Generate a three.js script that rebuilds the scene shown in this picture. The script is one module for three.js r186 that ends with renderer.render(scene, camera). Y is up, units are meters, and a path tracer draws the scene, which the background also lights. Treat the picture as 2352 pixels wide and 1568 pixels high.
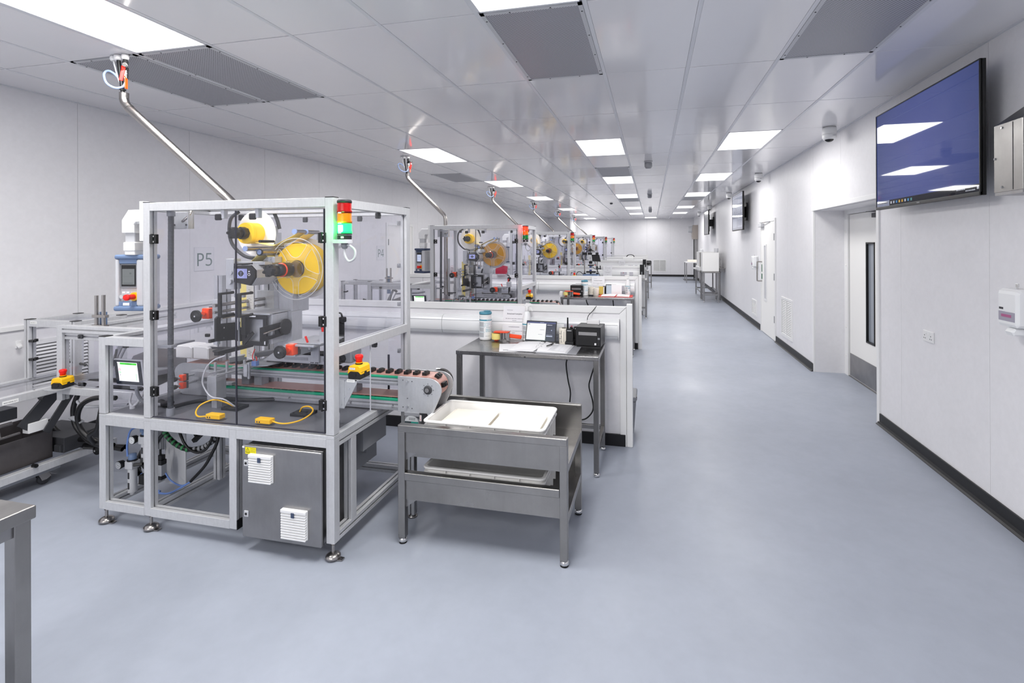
import * as THREE from 'three';
import { mergeGeometries, toCreasedNormals } from 'three/addons/utils/BufferGeometryUtils.js';
import { RoundedBoxGeometry } from 'three/addons/geometries/RoundedBoxGeometry.js';
import { RectAreaLightUniformsLib } from 'three/addons/lights/RectAreaLightUniformsLib.js';

// ---------------------------------------------------------------- camera, light, exposure
const scene = new THREE.Scene();
scene.background = new THREE.Color(0x000000);
const W = 2352, H = 1568;
const camera = new THREE.PerspectiveCamera(2 * Math.atan(784 / 1175) * 180 / Math.PI, W / H, 0.05, 80);
camera.position.set(0, 1.714, 0);
camera.rotation.order = 'YXZ';
camera.rotation.set(0, 0.2409, -0.004);
camera.setViewOffset(W, H, -32, 224, W, H);
scene.add(camera);
const renderer = new THREE.WebGLRenderer({ antialias: true });
renderer.toneMapping = THREE.LinearToneMapping;
renderer.toneMappingExposure = 1.0;
renderer.shadowMap.enabled = true;
RectAreaLightUniformsLib.init();
const LAMP_POWER = 13.6;          // radiance of a ceiling panel as a lamp
const LAMP_GLOW = 1.6;           // what the eye sees of its diffuser
const CEIL = 2.994, XR = 2.09, XL = -5.0, DFAR = 27.4, DNEAR = -7.2;
const ceilingLightSpots = [];    // [column x0, row D0, label]
function lampLight(x, y, z, w, d, power = LAMP_POWER) {
  const l = new THREE.RectAreaLight(0xfffdfa, power, w, d);
  l.position.set(x, y, z); l.rotation.x = -Math.PI / 2; l.castShadow = true;
  scene.add(l);
}

// ---------------------------------------------------------------- helpers
let seed = 12345;
const rnd = () => { seed = (seed * 1664525 + 1013904223) % 4294967296; return seed / 4294967296; };
const rr = (a, b) => a + (b - a) * rnd();
const usedNames = new Map();
function numbered(n) {
  const k = usedNames.get(n) || 0; usedNames.set(n, k + 1);
  return k ? `${n}_${String(k).padStart(3, '0')}` : n;
}
const V = (x, y, D) => new THREE.Vector3(x, y, -D);
function prep(g) {
  const keepUV = g.userData.uv || g.type === 'CircleGeometry';
  if (g.index) g = g.toNonIndexed();
  for (const k of Object.keys(g.attributes)) if (!['position', 'normal', 'uv'].includes(k)) g.deleteAttribute(k);
  g.morphAttributes = {};
  if (!g.attributes.normal) g.computeVertexNormals();
  if (!keepUV) {                       // uv in metres, by the facing of each triangle
    const p = g.attributes.position, uv = new Float32Array(p.count * 2);
    const a = new THREE.Vector3(), b = new THREE.Vector3(), c = new THREE.Vector3();
    for (let i = 0; i < p.count; i += 3) {
      a.fromBufferAttribute(p, i); b.fromBufferAttribute(p, i + 1).sub(a); c.fromBufferAttribute(p, i + 2).sub(a); b.cross(c);
      const ax = Math.abs(b.x), ay = Math.abs(b.y), az = Math.abs(b.z);
      for (let k = 0; k < 3; k++) {
        const x = p.getX(i + k), y = p.getY(i + k), z = p.getZ(i + k);
        const [u, v] = ax >= ay && ax >= az ? [z, y] : ay >= az ? [x, z] : [x, y];
        uv[(i + k) * 2] = u; uv[(i + k) * 2 + 1] = v;
      }
    }
    g.setAttribute('uv', new THREE.BufferAttribute(uv, 2));
  }
  return g;
}
function merged(gs) { gs = (Array.isArray(gs) ? gs.flat(9) : [gs]).map(prep); return gs.length > 1 ? mergeGeometries(gs) : gs[0]; }
function mesh(name, gs, mat, parent = scene, label) {
  const o = new THREE.Mesh(merged(gs), mat);
  o.name = parent === scene ? numbered(name) : name;
  o.castShadow = o.receiveShadow = true;
  if (label) o.userData.label = label;
  parent.add(o);
  return o;
}
function struct(name, gs, mat) { const o = mesh(name, gs, mat); o.userData.kind = 'structure'; return o; }
function structGroup(name) { const o = new THREE.Group(); o.name = numbered(name); o.userData.kind = 'structure'; scene.add(o); return o; }
function thing(name, label, category, group) {
  const o = new THREE.Group(); o.name = numbered(name); o.userData = { label, category };
  if (group) o.userData.group = group;
  scene.add(o); return o;
}
function single(name, gs, mat, label, category, group) {
  const o = mesh(name, gs, mat); o.userData = { label, category }; if (group) o.userData.group = group;
  const b = new THREE.Box3().setFromObject(o), c = new THREE.Vector3((b.min.x + b.max.x) / 2, b.min.y, (b.min.z + b.max.z) / 2);
  o.geometry.translate(-c.x, -c.y, -c.z); o.position.copy(c); return o;
}
function settle(o) {                           // move a thing's origin to the middle of its base
  const b = new THREE.Box3().setFromObject(o), c = new THREE.Vector3((b.min.x + b.max.x) / 2, b.min.y, (b.min.z + b.max.z) / 2);
  o.position.copy(c); for (const k of o.children) k.position.sub(c); return o;
}
function copy(o, dx, dy, dD, turn, label, group) {
  const c = o.clone(); c.name = numbered(o.name.replace(/_\d{3}$/, '')); scene.add(c);
  c.position.x += dx; c.position.y += dy; c.position.z -= dD; c.rotation.y += turn;
  c.userData = { ...o.userData, label }; if (group) c.userData.group = group;
  return c;
}
// boxes by extents: x, y, D (distance from the camera down the room)
function B(x0, x1, y0, y1, d0, d1, r = 0) {
  const w = Math.abs(x1 - x0), h = Math.abs(y1 - y0), d = Math.abs(d1 - d0);
  const g = r > 0 ? new RoundedBoxGeometry(w, h, d, 2, Math.min(r, w / 2.01, h / 2.01, d / 2.01)) : new THREE.BoxGeometry(w, h, d);
  return g.translate((x0 + x1) / 2, (y0 + y1) / 2, -(d0 + d1) / 2);
}
function along(g, a, b) {                      // turn a y-up shape onto the line a-b (Vector3), its middle at the middle
  const d = b.clone().sub(a);
  g.applyQuaternion(new THREE.Quaternion().setFromUnitVectors(new THREE.Vector3(0, 1, 0), d.clone().normalize()));
  return g.translate((a.x + b.x) / 2, (a.y + b.y) / 2, (a.z + b.z) / 2);
}
function C(a, b, r0, r1 = r0, seg = 20) {      // rod or disc from a to b, [x, y, D]
  a = V(...a); b = V(...b);
  return along(new THREE.CylinderGeometry(r1, r0, a.distanceTo(b), seg), a, b);
}
function bar(a, b, w, h, r = 0) {              // square bar from a to b
  a = V(...a); b = V(...b); const l = a.distanceTo(b);
  return along(r ? new RoundedBoxGeometry(w, l, h, 1, r) : new THREE.BoxGeometry(w, l, h), a, b);
}
function TB(pts, r, seg = 24, rs = 8, closed = false) {
  return new THREE.TubeGeometry(new THREE.CatmullRomCurve3(pts.map((p) => V(...p)), closed, 'catmullrom', 0.5), seg, r, rs, closed);
}
function L(profile, at, dir = 'y', seg = 28) { // lathe: [radius, height] pairs about an axis through at
  const g = new THREE.LatheGeometry(profile.map(([r, h]) => new THREE.Vector2(r, h)), seg);
  if (dir === 'D') g.rotateX(-Math.PI / 2);    // height runs away from the camera
  if (dir === '-D') g.rotateX(Math.PI / 2);
  if (dir === 'x') g.rotateZ(-Math.PI / 2);
  return g.translate(at[0], at[1], -at[2]);
}
function E(pts, axis, a0, a1, bevel = 0, holes = []) {
  const s = new THREE.Shape(pts.map((p) => new THREE.Vector2(...p)));
  for (const h of holes) s.holes.push(new THREE.Path(h.map((p) => new THREE.Vector2(...p))));
  const g = new THREE.ExtrudeGeometry(s, { depth: a1 - a0 - 2 * bevel, bevelEnabled: bevel > 0, bevelSize: bevel, bevelOffset: -bevel, bevelThickness: bevel, bevelSegments: 1, curveSegments: 8 });
  if (bevel) g.translate(0, 0, bevel);
  const m = new THREE.Matrix4();
  if (axis === 'D') m.makeTranslation(0, 0, -a1);
  if (axis === 'x') m.set(0, 0, 1, a0, 0, 1, 0, 0, -1, 0, 0, 0, 0, 0, 0, 1);
  if (axis === 'y') m.set(1, 0, 0, 0, 0, 0, 1, a0, 0, -1, 0, 0, 0, 0, 0, 1);
  return g.applyMatrix4(m);
}
function ring(cx, cy, r, n = 32, a0 = 0, a1 = Math.PI * 2) {
  const o = []; for (let i = 0; i < n + (a1 - a0 < 6.28 ? 1 : 0); i++) { const a = a0 + (a1 - a0) * i / n; o.push([cx + r * Math.cos(a), cy + r * Math.sin(a)]); } return o;
}
// aluminium profile with T-slots on the named sides: axis 'x' | 'y' | 'D'; sides out of 'x-','x+','y-','y+','D-','D+'
function prof(axis, a0, a1, [u0, u1], [v0, v1], slots = '') {
  const [nu, nv] = axis === 'x' ? ['D', 'y'] : axis === 'y' ? ['x', 'D'] : ['x', 'y'];
  const um = (u0 + u1) / 2, vm = (v0 + v1) / 2, s = 0.0048, b = 0.009, d = 0.004, e = 0.011, p = [];
  const has = (k) => slots.includes(k), c = 0.0015;
  p.push([u0 + c, v0]);
  if (has(nv + '-')) p.push([um - s, v0], [um - s, v0 + d], [um - b, v0 + d], [um - b, v0 + e], [um + b, v0 + e], [um + b, v0 + d], [um + s, v0 + d], [um + s, v0]);
  p.push([u1 - c, v0], [u1, v0 + c]);
  if (has(nu + '+')) p.push([u1, vm - s], [u1 - d, vm - s], [u1 - d, vm - b], [u1 - e, vm - b], [u1 - e, vm + b], [u1 - d, vm + b], [u1 - d, vm + s], [u1, vm + s]);
  p.push([u1, v1 - c], [u1 - c, v1]);
  if (has(nv + '+')) p.push([um + s, v1], [um + s, v1 - d], [um + b, v1 - d], [um + b, v1 - e], [um - b, v1 - e], [um - b, v1 - d], [um - s, v1 - d], [um - s, v1]);
  p.push([u0 + c, v1], [u0, v1 - c]);
  if (has(nu + '-')) p.push([u0, vm + s], [u0 + d, vm + s], [u0 + d, vm + b], [u0 + e, vm + b], [u0 + e, vm - b], [u0 + d, vm - b], [u0 + d, vm - s], [u0, vm - s]);
  p.push([u0, v0 + c]);
  return E(p, axis, a0, a1);
}
const turnAbout = (g, x, y, D, ang, ax = 'y') => { g.translate(-x, -y, D); g[{ x: 'rotateX', y: 'rotateY', z: 'rotateZ' }[ax]](ang); return g.translate(x, y, -D); };
function plate(x, y, D, w, h, n = 'D-') {      // a flat print, uv 0..1: facing the camera ('D-'), up ('y'), along +x or -x
  const g = new THREE.PlaneGeometry(w, h); g.userData.uv = 1;
  if (n === 'y') g.rotateX(-Math.PI / 2); if (n === 'x') g.rotateY(Math.PI / 2); if (n === '-x') g.rotateY(-Math.PI / 2);
  return g.translate(x, y, -D);
}

// ---------------------------------------------------------------- textures
function noise2(n) { const t = new Float32Array(n * n); for (let i = 0; i < n * n; i++) t[i] = rnd(); return t; }
function fbm(size, octs, sx = 1, sy = 1) {     // tiling value noise, 0..1
  const out = new Float32Array(size * size); let amp = 1, tot = 0;
  for (const o of octs) {
    const nx = Math.max(1, Math.round(o * sx)), ny = Math.max(1, Math.round(o * sy)), g = new Float32Array(nx * ny);
    for (let i = 0; i < g.length; i++) g[i] = rnd();
    for (let j = 0; j < size; j++) for (let i = 0; i < size; i++) {
      const x = i / size * nx, y = j / size * ny, x0 = Math.floor(x), y0 = Math.floor(y); let fx = x - x0, fy = y - y0; fx = fx * fx * (3 - 2 * fx); fy = fy * fy * (3 - 2 * fy);
      const a = g[(y0 % ny) * nx + x0 % nx], b = g[(y0 % ny) * nx + (x0 + 1) % nx], c = g[((y0 + 1) % ny) * nx + x0 % nx], d = g[((y0 + 1) % ny) * nx + (x0 + 1) % nx];
      out[j * size + i] += amp * (a + (b - a) * fx + (c - a) * fy + (a - b - c + d) * fx * fy);
    }
    tot += amp; amp *= 0.62;
  }
  for (let i = 0; i < out.length; i++) out[i] /= tot;
  return out;
}
function dataTex(f, size, map, srgb, rep = 1) {
  const d = new Uint8Array(size * size * 4);
  for (let i = 0; i < size * size; i++) { const c = map(f[i], i); d[i * 4] = c[0]; d[i * 4 + 1] = c[1]; d[i * 4 + 2] = c[2]; d[i * 4 + 3] = 255; }
  const t = new THREE.DataTexture(d, size, size); t.wrapS = t.wrapT = THREE.RepeatWrapping; t.magFilter = THREE.LinearFilter; t.minFilter = THREE.LinearFilter;
  if (srgb) t.colorSpace = THREE.SRGBColorSpace; t.repeat.set(rep, rep); t.needsUpdate = true; return t;
}
const again = (t, rx, ry = rx) => { const c = t.clone(); c.repeat.set(rx, ry); c.needsUpdate = true; return c; };
function canvasTex(w, h, draw) {
  const c = document.createElement('canvas'); c.width = w; c.height = h; draw(c.getContext('2d'), w, h);
  const t = new THREE.CanvasTexture(c); t.colorSpace = THREE.SRGBColorSpace; return t;
}
const g3 = (v) => [v, v, v];
const cl = (v) => Math.max(0, Math.min(255, Math.round(v)));
const nBlot = fbm(512, [3, 7, 15, 31, 90]);
const nFine = fbm(512, [40, 90, 180]);
const nStreak = fbm(512, [8, 20, 50], 4, 0.5);
const tFloor = dataTex(nBlot, 512, (v, i) => { const k = 246 + (v - 0.5) * 20 + (nFine[i] - 0.5) * 8; return [cl(k), cl(k), cl(k)]; }, true, 0.42);
const tFloorR = dataTex(nBlot, 512, (v, i) => g3(cl(178 + (v - 0.5) * 120 + (nFine[i] - 0.5) * 40)), false, 0.31);
const tSteelC = dataTex(nStreak, 512, (v, i) => g3(cl(238 + (v - 0.5) * 10 + (nBlot[i] - 0.5) * 46)), true, 1.1);
const tSteelR = dataTex(nBlot, 512, (v, i) => g3(cl(185 + (v - 0.5) * 90 + (nStreak[i] - 0.5) * 16)), false, 1.3);
const tAlu = dataTex(nStreak, 512, (v, i) => g3(cl(240 + (v - 0.5) * 14 + (nFine[i] - 0.5) * 10)), true, 3);
const tWave = dataTex(fbm(512, [4, 9, 17]), 512, (v) => g3(cl(v * 255)), false, 0.5);
const tWall = dataTex(nFine, 512, (v, i) => { const k = 246 + (v - 0.5) * 6 + (nBlot[i] - 0.5) * 7; return [cl(k), cl(k), cl(k)]; }, true, 0.8);

// ---------------------------------------------------------------- materials
const std = (color, roughness = 0.5, metalness = 0, more = {}) => new THREE.MeshStandardMaterial({ color, roughness, metalness, ...more });
const phy = (o) => new THREE.MeshPhysicalMaterial(o);
const M = {
  floor: phy({ color: 0xa8aebb, map: tFloor, roughness: 0.56, roughnessMap: tFloorR, specularIntensity: 0.55 }),
  wall: std(0xf3f2f5, 0.42, 0, { map: tWall }),
  wallBack: std(0xd5d6da, 0.6),
  joint: std(0x9a9ca2, 0.6),
  tile: phy({ color: 0xedecef, roughness: 0.1, bumpMap: tWave, bumpScale: 0.0016, ior: 1.55 }),
  bar: std(0xdfe0e5, 0.35),
  black: std(0x0d0d0f, 0.42),
  blackSoft: std(0x18181b, 0.7),
  blackMetal: std(0x1b1b1e, 0.36, 0.3),
  skirting: std(0x101013, 0.5),
  white: std(0xeeeeee, 0.35),
  whiteSoft: std(0xf1f0ee, 0.65),
  whiteGloss: std(0xf1f2f3, 0.22),
  paper: std(0xf2f1f3, 0.8),
  foam: std(0xf6f0e4, 0.8),
  greyPlastic: std(0x8c8e93, 0.5),
  lightGrey: std(0xc9cace, 0.45),
  darkGrey: std(0x3c3d41, 0.5),
  hose: std(0x45474c, 0.45),
  blueGrey: std(0x6d83a6, 0.42),
  navyGrey: std(0x3d4a66, 0.42),
  paleBlue: std(0x9fb4e0, 0.4),
  airBlue: std(0x6f8fd0, 0.3),
  alu: std(0xd8d9dc, 0.42, 0.25, { map: tAlu }),
  aluDark: std(0xa9abb0, 0.42, 0.45, { map: tAlu }),
  aluPlate: std(0xc8cace, 0.38, 0.4, { map: tAlu }),
  steel: std(0xa09e9c, 0.42, 1, { map: tSteelC, roughnessMap: tSteelR }),
  steelDark: std(0xa5a4a5, 0.5, 0.9, { map: tSteelC, roughnessMap: tSteelR }),
  steelTop: std(0xa8a7a8, 0.38, 1, { map: tSteelC, roughnessMap: tSteelR }),
  pipe: std(0xa9a5a2, 0.26, 1),
  chrome: std(0xd6d6d6, 0.12, 1),
  deck: std(0x77787d, 0.4, 0.1, { map: tAlu }),
  yellow: std(0xffc400, 0.4),
  yellowReel: std(0xffce12, 0.55),
  amberReel: std(0xd79a22, 0.55),
  brownReel: std(0xb78f62, 0.55),
  paleYellow: std(0xf4e186, 0.6),
  orange: std(0xff4a0c, 0.4),
  red: std(0xee1407, 0.38),
  tealBelt: std(0x0c9a74, 0.45),
  copperBelt: std(0xb98a80, 0.4),
  tubBlue: std(0x4f90a6, 0.5),
  navy: std(0x1e2430, 0.4),
  crimson: std(0xb8103c, 0.5),
  pane: phy({ color: 0xfdfdff, specularIntensity: 0.5, roughness: 0.02, transmission: 1, thickness: 0, ior: 1.5 }),
  clear: phy({ color: 0xfafbfd, roughness: 0.04, transmission: 1, thickness: 0, ior: 1.45 }),
  paneEdge: std(0x34343f, 0.3),
  frost: phy({ color: 0xf3f2f0, roughness: 0.35, transmission: 0.25, thickness: 0 }),
  blueBar: std(0x20497c, 0.4),
  glassDark: std(0x8b929c, 0.08),
  brass: std(0xc9a560, 0.3, 1),
};
M.lampGlow = std(0xffffff, 0.5, 0, { emissive: 0xffffff, emissiveIntensity: LAMP_GLOW });
const glow = (c, k, base = c) => std(base, 0.4, 0, { emissive: c, emissiveIntensity: k });
M.greenOn = glow(0x14ff5a, 3.2, 0x22ff66); M.greenCore = glow(0xd8ffe6, 6, 0xffffff);
M.redOff = std(0xb80808, 0.25); M.orangeOff = std(0xf08000, 0.25); M.greenOff = std(0x0a8a34, 0.25);
M.redOn = glow(0xff2a14, 3, 0xff2a14); M.redCore = glow(0xffe4e0, 6, 0xffffff);
const printed = (tex, rough = 0.6) => std(0xffffff, rough, 0, { map: tex });
const lit = (tex, k) => std(0x111111, 0.15, 0, { emissive: 0xffffff, emissiveMap: tex, emissiveIntensity: k });
// ---------------------------------------------------------------- the room
{ // floor
  struct('floor', B(XL - 0.15, 3.0, -0.12, 0, DNEAR - 0.1, DFAR + 0.1), M.floor);
}
const COLX = []; for (let i = -8; i <= 3; i++) COLX.push(-0.34 + 0.6 * i);
const rowD = (j) => 2.7 + 1.2 * j;
const lightAt = new Set(), ventAt = new Set(), key = (c, j) => c.toFixed(2) + ',' + j;
const A = -3.34, Bc = -0.94, Cc = 0.86;
const ORD = ['first', 'second', 'third', 'fourth', 'fifth', 'sixth', 'seventh', 'eighth'];
const lightList = [];
for (const [col, nm, rows] of [[A, 'above the machine row', [-1, 3, 6, 9, 13, 16, 19]], [Bc, 'above the bench ends', [-1, 3, 6, 9, 13, 16]], [Cc, 'above the aisle', [3, 6, 9, 13, 16]]])
  rows.forEach((j, i) => lightList.push([col, j, nm, i]));
lightList.push([-0.34, 19, '', 0]);
for (const [c, j] of lightList) lightAt.add(key(c, j));
const ventList = [[-3.34, 0, 'perforated metal ceiling grille directly ahead of the big light panel'], [-3.94, 0, 'perforated metal ceiling grille behind the pipe valves of the P5 machine'], [-0.94, 0, 'perforated metal ceiling grille above the bench with the laptop, under the cut-off light panel'],
  [0.86, 0, 'perforated metal ceiling grille above the aisle beside the large television'], [-3.94, 5, 'perforated ceiling grille above the wall side of the second machine'], [-0.94, 5, 'perforated ceiling grille before the third light panel of the bench row'],
  [-0.94, 10, 'perforated ceiling grille beyond the fourth light panel of the bench row'], [0.86, 10, 'perforated ceiling grille beyond the fourth light panel of the aisle row']];
for (const [c, j] of ventList) ventAt.add(key(c, j));
{ // ceiling: backing slab, bars, tiles
  const ceiling = structGroup('ceiling');
  mesh('slab', B(XL - 0.15, 3.0, CEIL + 0.05, CEIL + 0.15, DNEAR - 0.1, DFAR + 0.1), M.wallBack, ceiling);
  const tileG = [0, 1, 2].map(() => merged(new RoundedBoxGeometry(0.574, 0.02, 1.192, 1, 0.002)));
  for (const x of COLX) for (let j = -1; j <= 20; j++) {
    const k = key(x, j); if (lightAt.has(k) || ventAt.has(k)) continue;
    const wide = x > 1.4 ? 0.63 : x < -5 ? 0.46 : 0.6, xc = x > 1.4 ? 1.775 : x < -5 ? -4.77 : x + 0.3;
    const t = new THREE.Mesh(tileG[0], M.tile); t.name = 'tile'; t.castShadow = t.receiveShadow = true;
    t.scale.x = (wide - 0.026) / 0.574; t.position.set(xc, CEIL + 0.0105 + rr(-0.0006, 0.0006), -(rowD(j) + 0.6));
    t.rotation.set(rr(-0.0012, 0.0012), 0, rr(-0.002, 0.002)); ceiling.add(t);
  }
  // behind the camera and over the last strip the tiles are one sheet
  mesh('sheet', [B(XL, XR, CEIL, CEIL + 0.05, DNEAR, 1.5), B(XL, XR, CEIL, CEIL + 0.05, 27.9, DFAR + 0.55)], M.tile, ceiling);
  for (const x of COLX.slice(1)) mesh('grid_bar', B(x - 0.0125, x + 0.0125, CEIL - 0.001, CEIL + 0.03, 1.5, DFAR), M.bar, ceiling);
  mesh('edge_trim', [B(XL, XL + 0.02, CEIL - 0.004, CEIL + 0.02, DNEAR, DFAR), B(XR - 0.02, XR, CEIL - 0.004, CEIL + 0.02, DNEAR, DFAR)], M.bar, ceiling);
}
// lamps: every panel is a framed diffuser with a lamp just under it
lightList.forEach(([c, j, nm, i]) => {
  const lab = nm ? `recessed white ceiling light panel, ${ORD[i]} from the near end ${nm}` : 'last small light panel lying crosswise before the end wall';
  const o = thing('ceiling_light', lab, 'light', 'recessed ceiling light panels');
  const x0 = c + 0.013, x1 = c + 0.587, d0 = rowD(j) + 0.006, d1 = rowD(j) + 1.194;
  mesh('frame', [B(x0, x1, CEIL - 0.002, CEIL + 0.02, d0, d0 + 0.014), B(x0, x1, CEIL - 0.002, CEIL + 0.02, d1 - 0.014, d1), B(x0, x0 + 0.012, CEIL - 0.002, CEIL + 0.02, d0, d1), B(x1 - 0.012, x1, CEIL - 0.002, CEIL + 0.02, d0, d1)], M.bar, o);
  mesh('light_diffuser', B(x0 + 0.012, x1 - 0.012, CEIL, CEIL + 0.02, d0 + 0.014, d1 - 0.014), M.lampGlow, o);
  lampLight((x0 + x1) / 2, CEIL - 0.006, -(d0 + d1) / 2, 0.55, 1.16, j < 0 ? LAMP_POWER * 1.9 : LAMP_POWER);
  settle(o);
});
for (const [x, D, wd, k] of [[A, -2.1, 'over the wall side', 2.2], [-1.54, -2.1, 'over the middle', 1.8], [A, -5.7, 'last by the wall', 2.2], [-1.54, -5.7, 'last in the middle', 1.8]]) { // the same panels behind the camera
  const o = thing('ceiling_light', `recessed white ceiling light panel at the near end of the room, ${wd}`, 'light', 'recessed ceiling light panels at the near end');
  mesh('light_diffuser', B(x + 0.025, x + 0.575, CEIL - 0.003, CEIL + 0.01, D + 0.02, D + 1.18), M.lampGlow, o);
  lampLight(x + 0.3, CEIL - 0.01, -(D + 0.6), 0.55, 1.16, LAMP_POWER * k * 1.12);
  settle(o);
}
// perforated grilles
const tPerf = (() => { const n = 64, d = new Uint8Array(n * n * 4);
  for (let j = 0; j < n; j++) for (let i = 0; i < n; i++) {
    let m = 9; for (const [cx, cy] of [[16, 16], [48, 48], [48, -16], [-16, 48], [80, 16], [16, 80]]) m = Math.min(m, Math.hypot(i - cx, j - cy) / 13);
    const v = m < 1 ? 62 : m < 1.12 ? 130 : 200; d.set([v, v, v + 4, 255], (j * n + i) * 4);
  }
  const t = new THREE.DataTexture(d, n, n); t.wrapS = t.wrapT = THREE.RepeatWrapping; t.magFilter = t.minFilter = THREE.LinearFilter; t.colorSpace = THREE.SRGBColorSpace; t.repeat.set(1 / 0.0155, 1 / 0.0155); t.needsUpdate = true; return t; })();
M.perf = std(0xe8e9ee, 0.4, 0, { map: tPerf });
ventList.forEach(([c, j, lab]) => {
  const o = thing('ceiling_grille', lab, 'vent', 'perforated ceiling grilles');
  const x0 = c + 0.014, x1 = c + 0.586, d0 = rowD(j) + 0.006, d1 = rowD(j) + 1.194, y = CEIL;
  mesh('frame', [B(x0, x1, y - 0.004, y + 0.015, d0, d0 + 0.024), B(x0, x1, y - 0.004, y + 0.015, d1 - 0.024, d1), B(x0, x0 + 0.024, y - 0.004, y + 0.015, d0, d1), B(x1 - 0.024, x1, y - 0.004, y + 0.015, d0, d1)], M.lightGrey, o);
  mesh('perforated_plate', B(x0 + 0.02, x1 - 0.02, y - 0.001, y + 0.004, d0 + 0.02, d1 - 0.02), M.perf, o);
  if (j === 0) { for (const f of [0.08, 0.36, 0.64, 0.92]) for (const x of [x0 + 0.012, x1 - 0.012]) mesh('screw', C([x, y - 0.006, d0 + 1.188 * f], [x, y, d0 + 1.188 * f], 0.005, 0.005, 8), M.darkGrey, o);
    for (const d of [d0 + 0.012, d1 - 0.012]) for (const f of [0.3, 0.7]) mesh('screw', C([x0 + 0.57 * f, y - 0.006, d], [x0 + 0.57 * f, y, d], 0.005, 0.005, 8), M.darkGrey, o); }
  settle(o);
});
// walls of upright panels; joints are gaps before a darker sheet
function wallX(name, x, out, d0, d1, joints, openings = []) {
  const g = structGroup(name), cuts = [d0, ...joints.filter((j) => j > d0 && j < d1), d1];
  mesh('joint_sheet', B(x + out * 0.012, x + out * 0.1, 2.2, CEIL + 0.05, d0, d1), M.joint, g);
  const solid = (a, b, y0, y1) => { mesh('panel', B(Math.min(x, x + out * 0.05), Math.max(x, x + out * 0.05), y0, y1, a + 0.0015, b - 0.0015), M.wall, g); };
  for (let i = 0; i + 1 < cuts.length; i++) {
    const op = openings.find((o) => o[0] < cuts[i + 1] && o[1] > cuts[i]);
    if (!op) { solid(cuts[i], cuts[i + 1], 0, CEIL + 0.02); mesh('joint_sheet', B(x + out * 0.012, x + out * 0.1, 0, 2.2, cuts[i], cuts[i + 1]), M.joint, g); continue; }
    const [a, b, top] = op;
    if (a > cuts[i]) { solid(cuts[i], a, 0, CEIL + 0.02); mesh('joint_sheet', B(x + out * 0.012, x + out * 0.1, 0, 2.2, cuts[i], a), M.joint, g); }
    solid(Math.max(a, cuts[i]), Math.min(b, cuts[i + 1]), top, CEIL + 0.02);
    if (b < cuts[i + 1]) { solid(b, cuts[i + 1], 0, CEIL + 0.02); mesh('joint_sheet', B(x + out * 0.012, x + out * 0.1, 0, 2.2, b, cuts[i + 1]), M.joint, g); }
  }
  return g;
}
const seq = (a, s, n) => Array.from({ length: n }, (_, i) => a + s * i);
wallX('wall_left', XL, -1, DNEAR, DFAR, [-2.4, -1.25, -0.1, 1.05, 2.2, ...seq(3.5, 1.145, 20)]);
wallX('wall_right', XR, 1, DNEAR, DFAR, [-2.1, -0.9, 0.3, 1.5, 2.7, 3.87, 5.06, 6.5, ...seq(7.66, 1.2, 17)], [[5.52, 7.52, 2.14]]);
{ const g = structGroup('wall_far'), D = DFAR, cuts = [-3.9, -2.6, -1.42, -0.24, 0.945, XR];
  mesh('joint_sheet', B(-3.9, XR, 0, CEIL + 0.05, D + 0.012, D + 0.1), M.joint, g);
  for (let i = 0; i + 1 < cuts.length; i++) mesh('panel', B(cuts[i] + 0.0015, cuts[i + 1] - 0.0015, 0, CEIL + 0.02, D, D + 0.05), M.wall, g); }
{ const g = structGroup('wall_far_return'); // the boxed-in corner at the end of the machine row
  mesh('panel', B(XL, -3.9, 0, CEIL + 0.02, 25.0, 25.1), M.wall, g); mesh('panel', B(-4.0, -3.9, 0, CEIL + 0.02, 25.1, DFAR + 0.1), M.wall, g); }
struct('wall_near', B(XL, XR, 0, CEIL + 0.05, DNEAR - 0.1, DNEAR), M.wall);
{ // dark coved skirting along the walls
  const cove = [[0, 0], [0, 0.104], [0.012, 0.104], [0.012, 0.03], [0.02, 0.012], [0.034, 0.004], [0.034, 0]];
  const run = (name, parts) => struct(name, parts, M.skirting);
  const right = (a, b) => E(cove.map(([p, q]) => [XR - p, q]), 'D', a, b);
  run('baseboard_right', [right(DNEAR, 5.50), right(7.53, 9.64), right(10.9, DFAR)]);
  run('baseboard_left', [E(cove.map(([p, q]) => [XL + p, q]), 'D', DNEAR, 8.95), E(cove.map(([p, q]) => [XL + p, q]), 'D', 10.15, 25.0)]);
  run('baseboard_far', [E(cove.map(([p, q]) => [DFAR - p, q]), 'x', -3.9, XR), E(cove.map(([p, q]) => [25.0 - p, q]), 'x', XL, -3.9)]);
}
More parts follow.
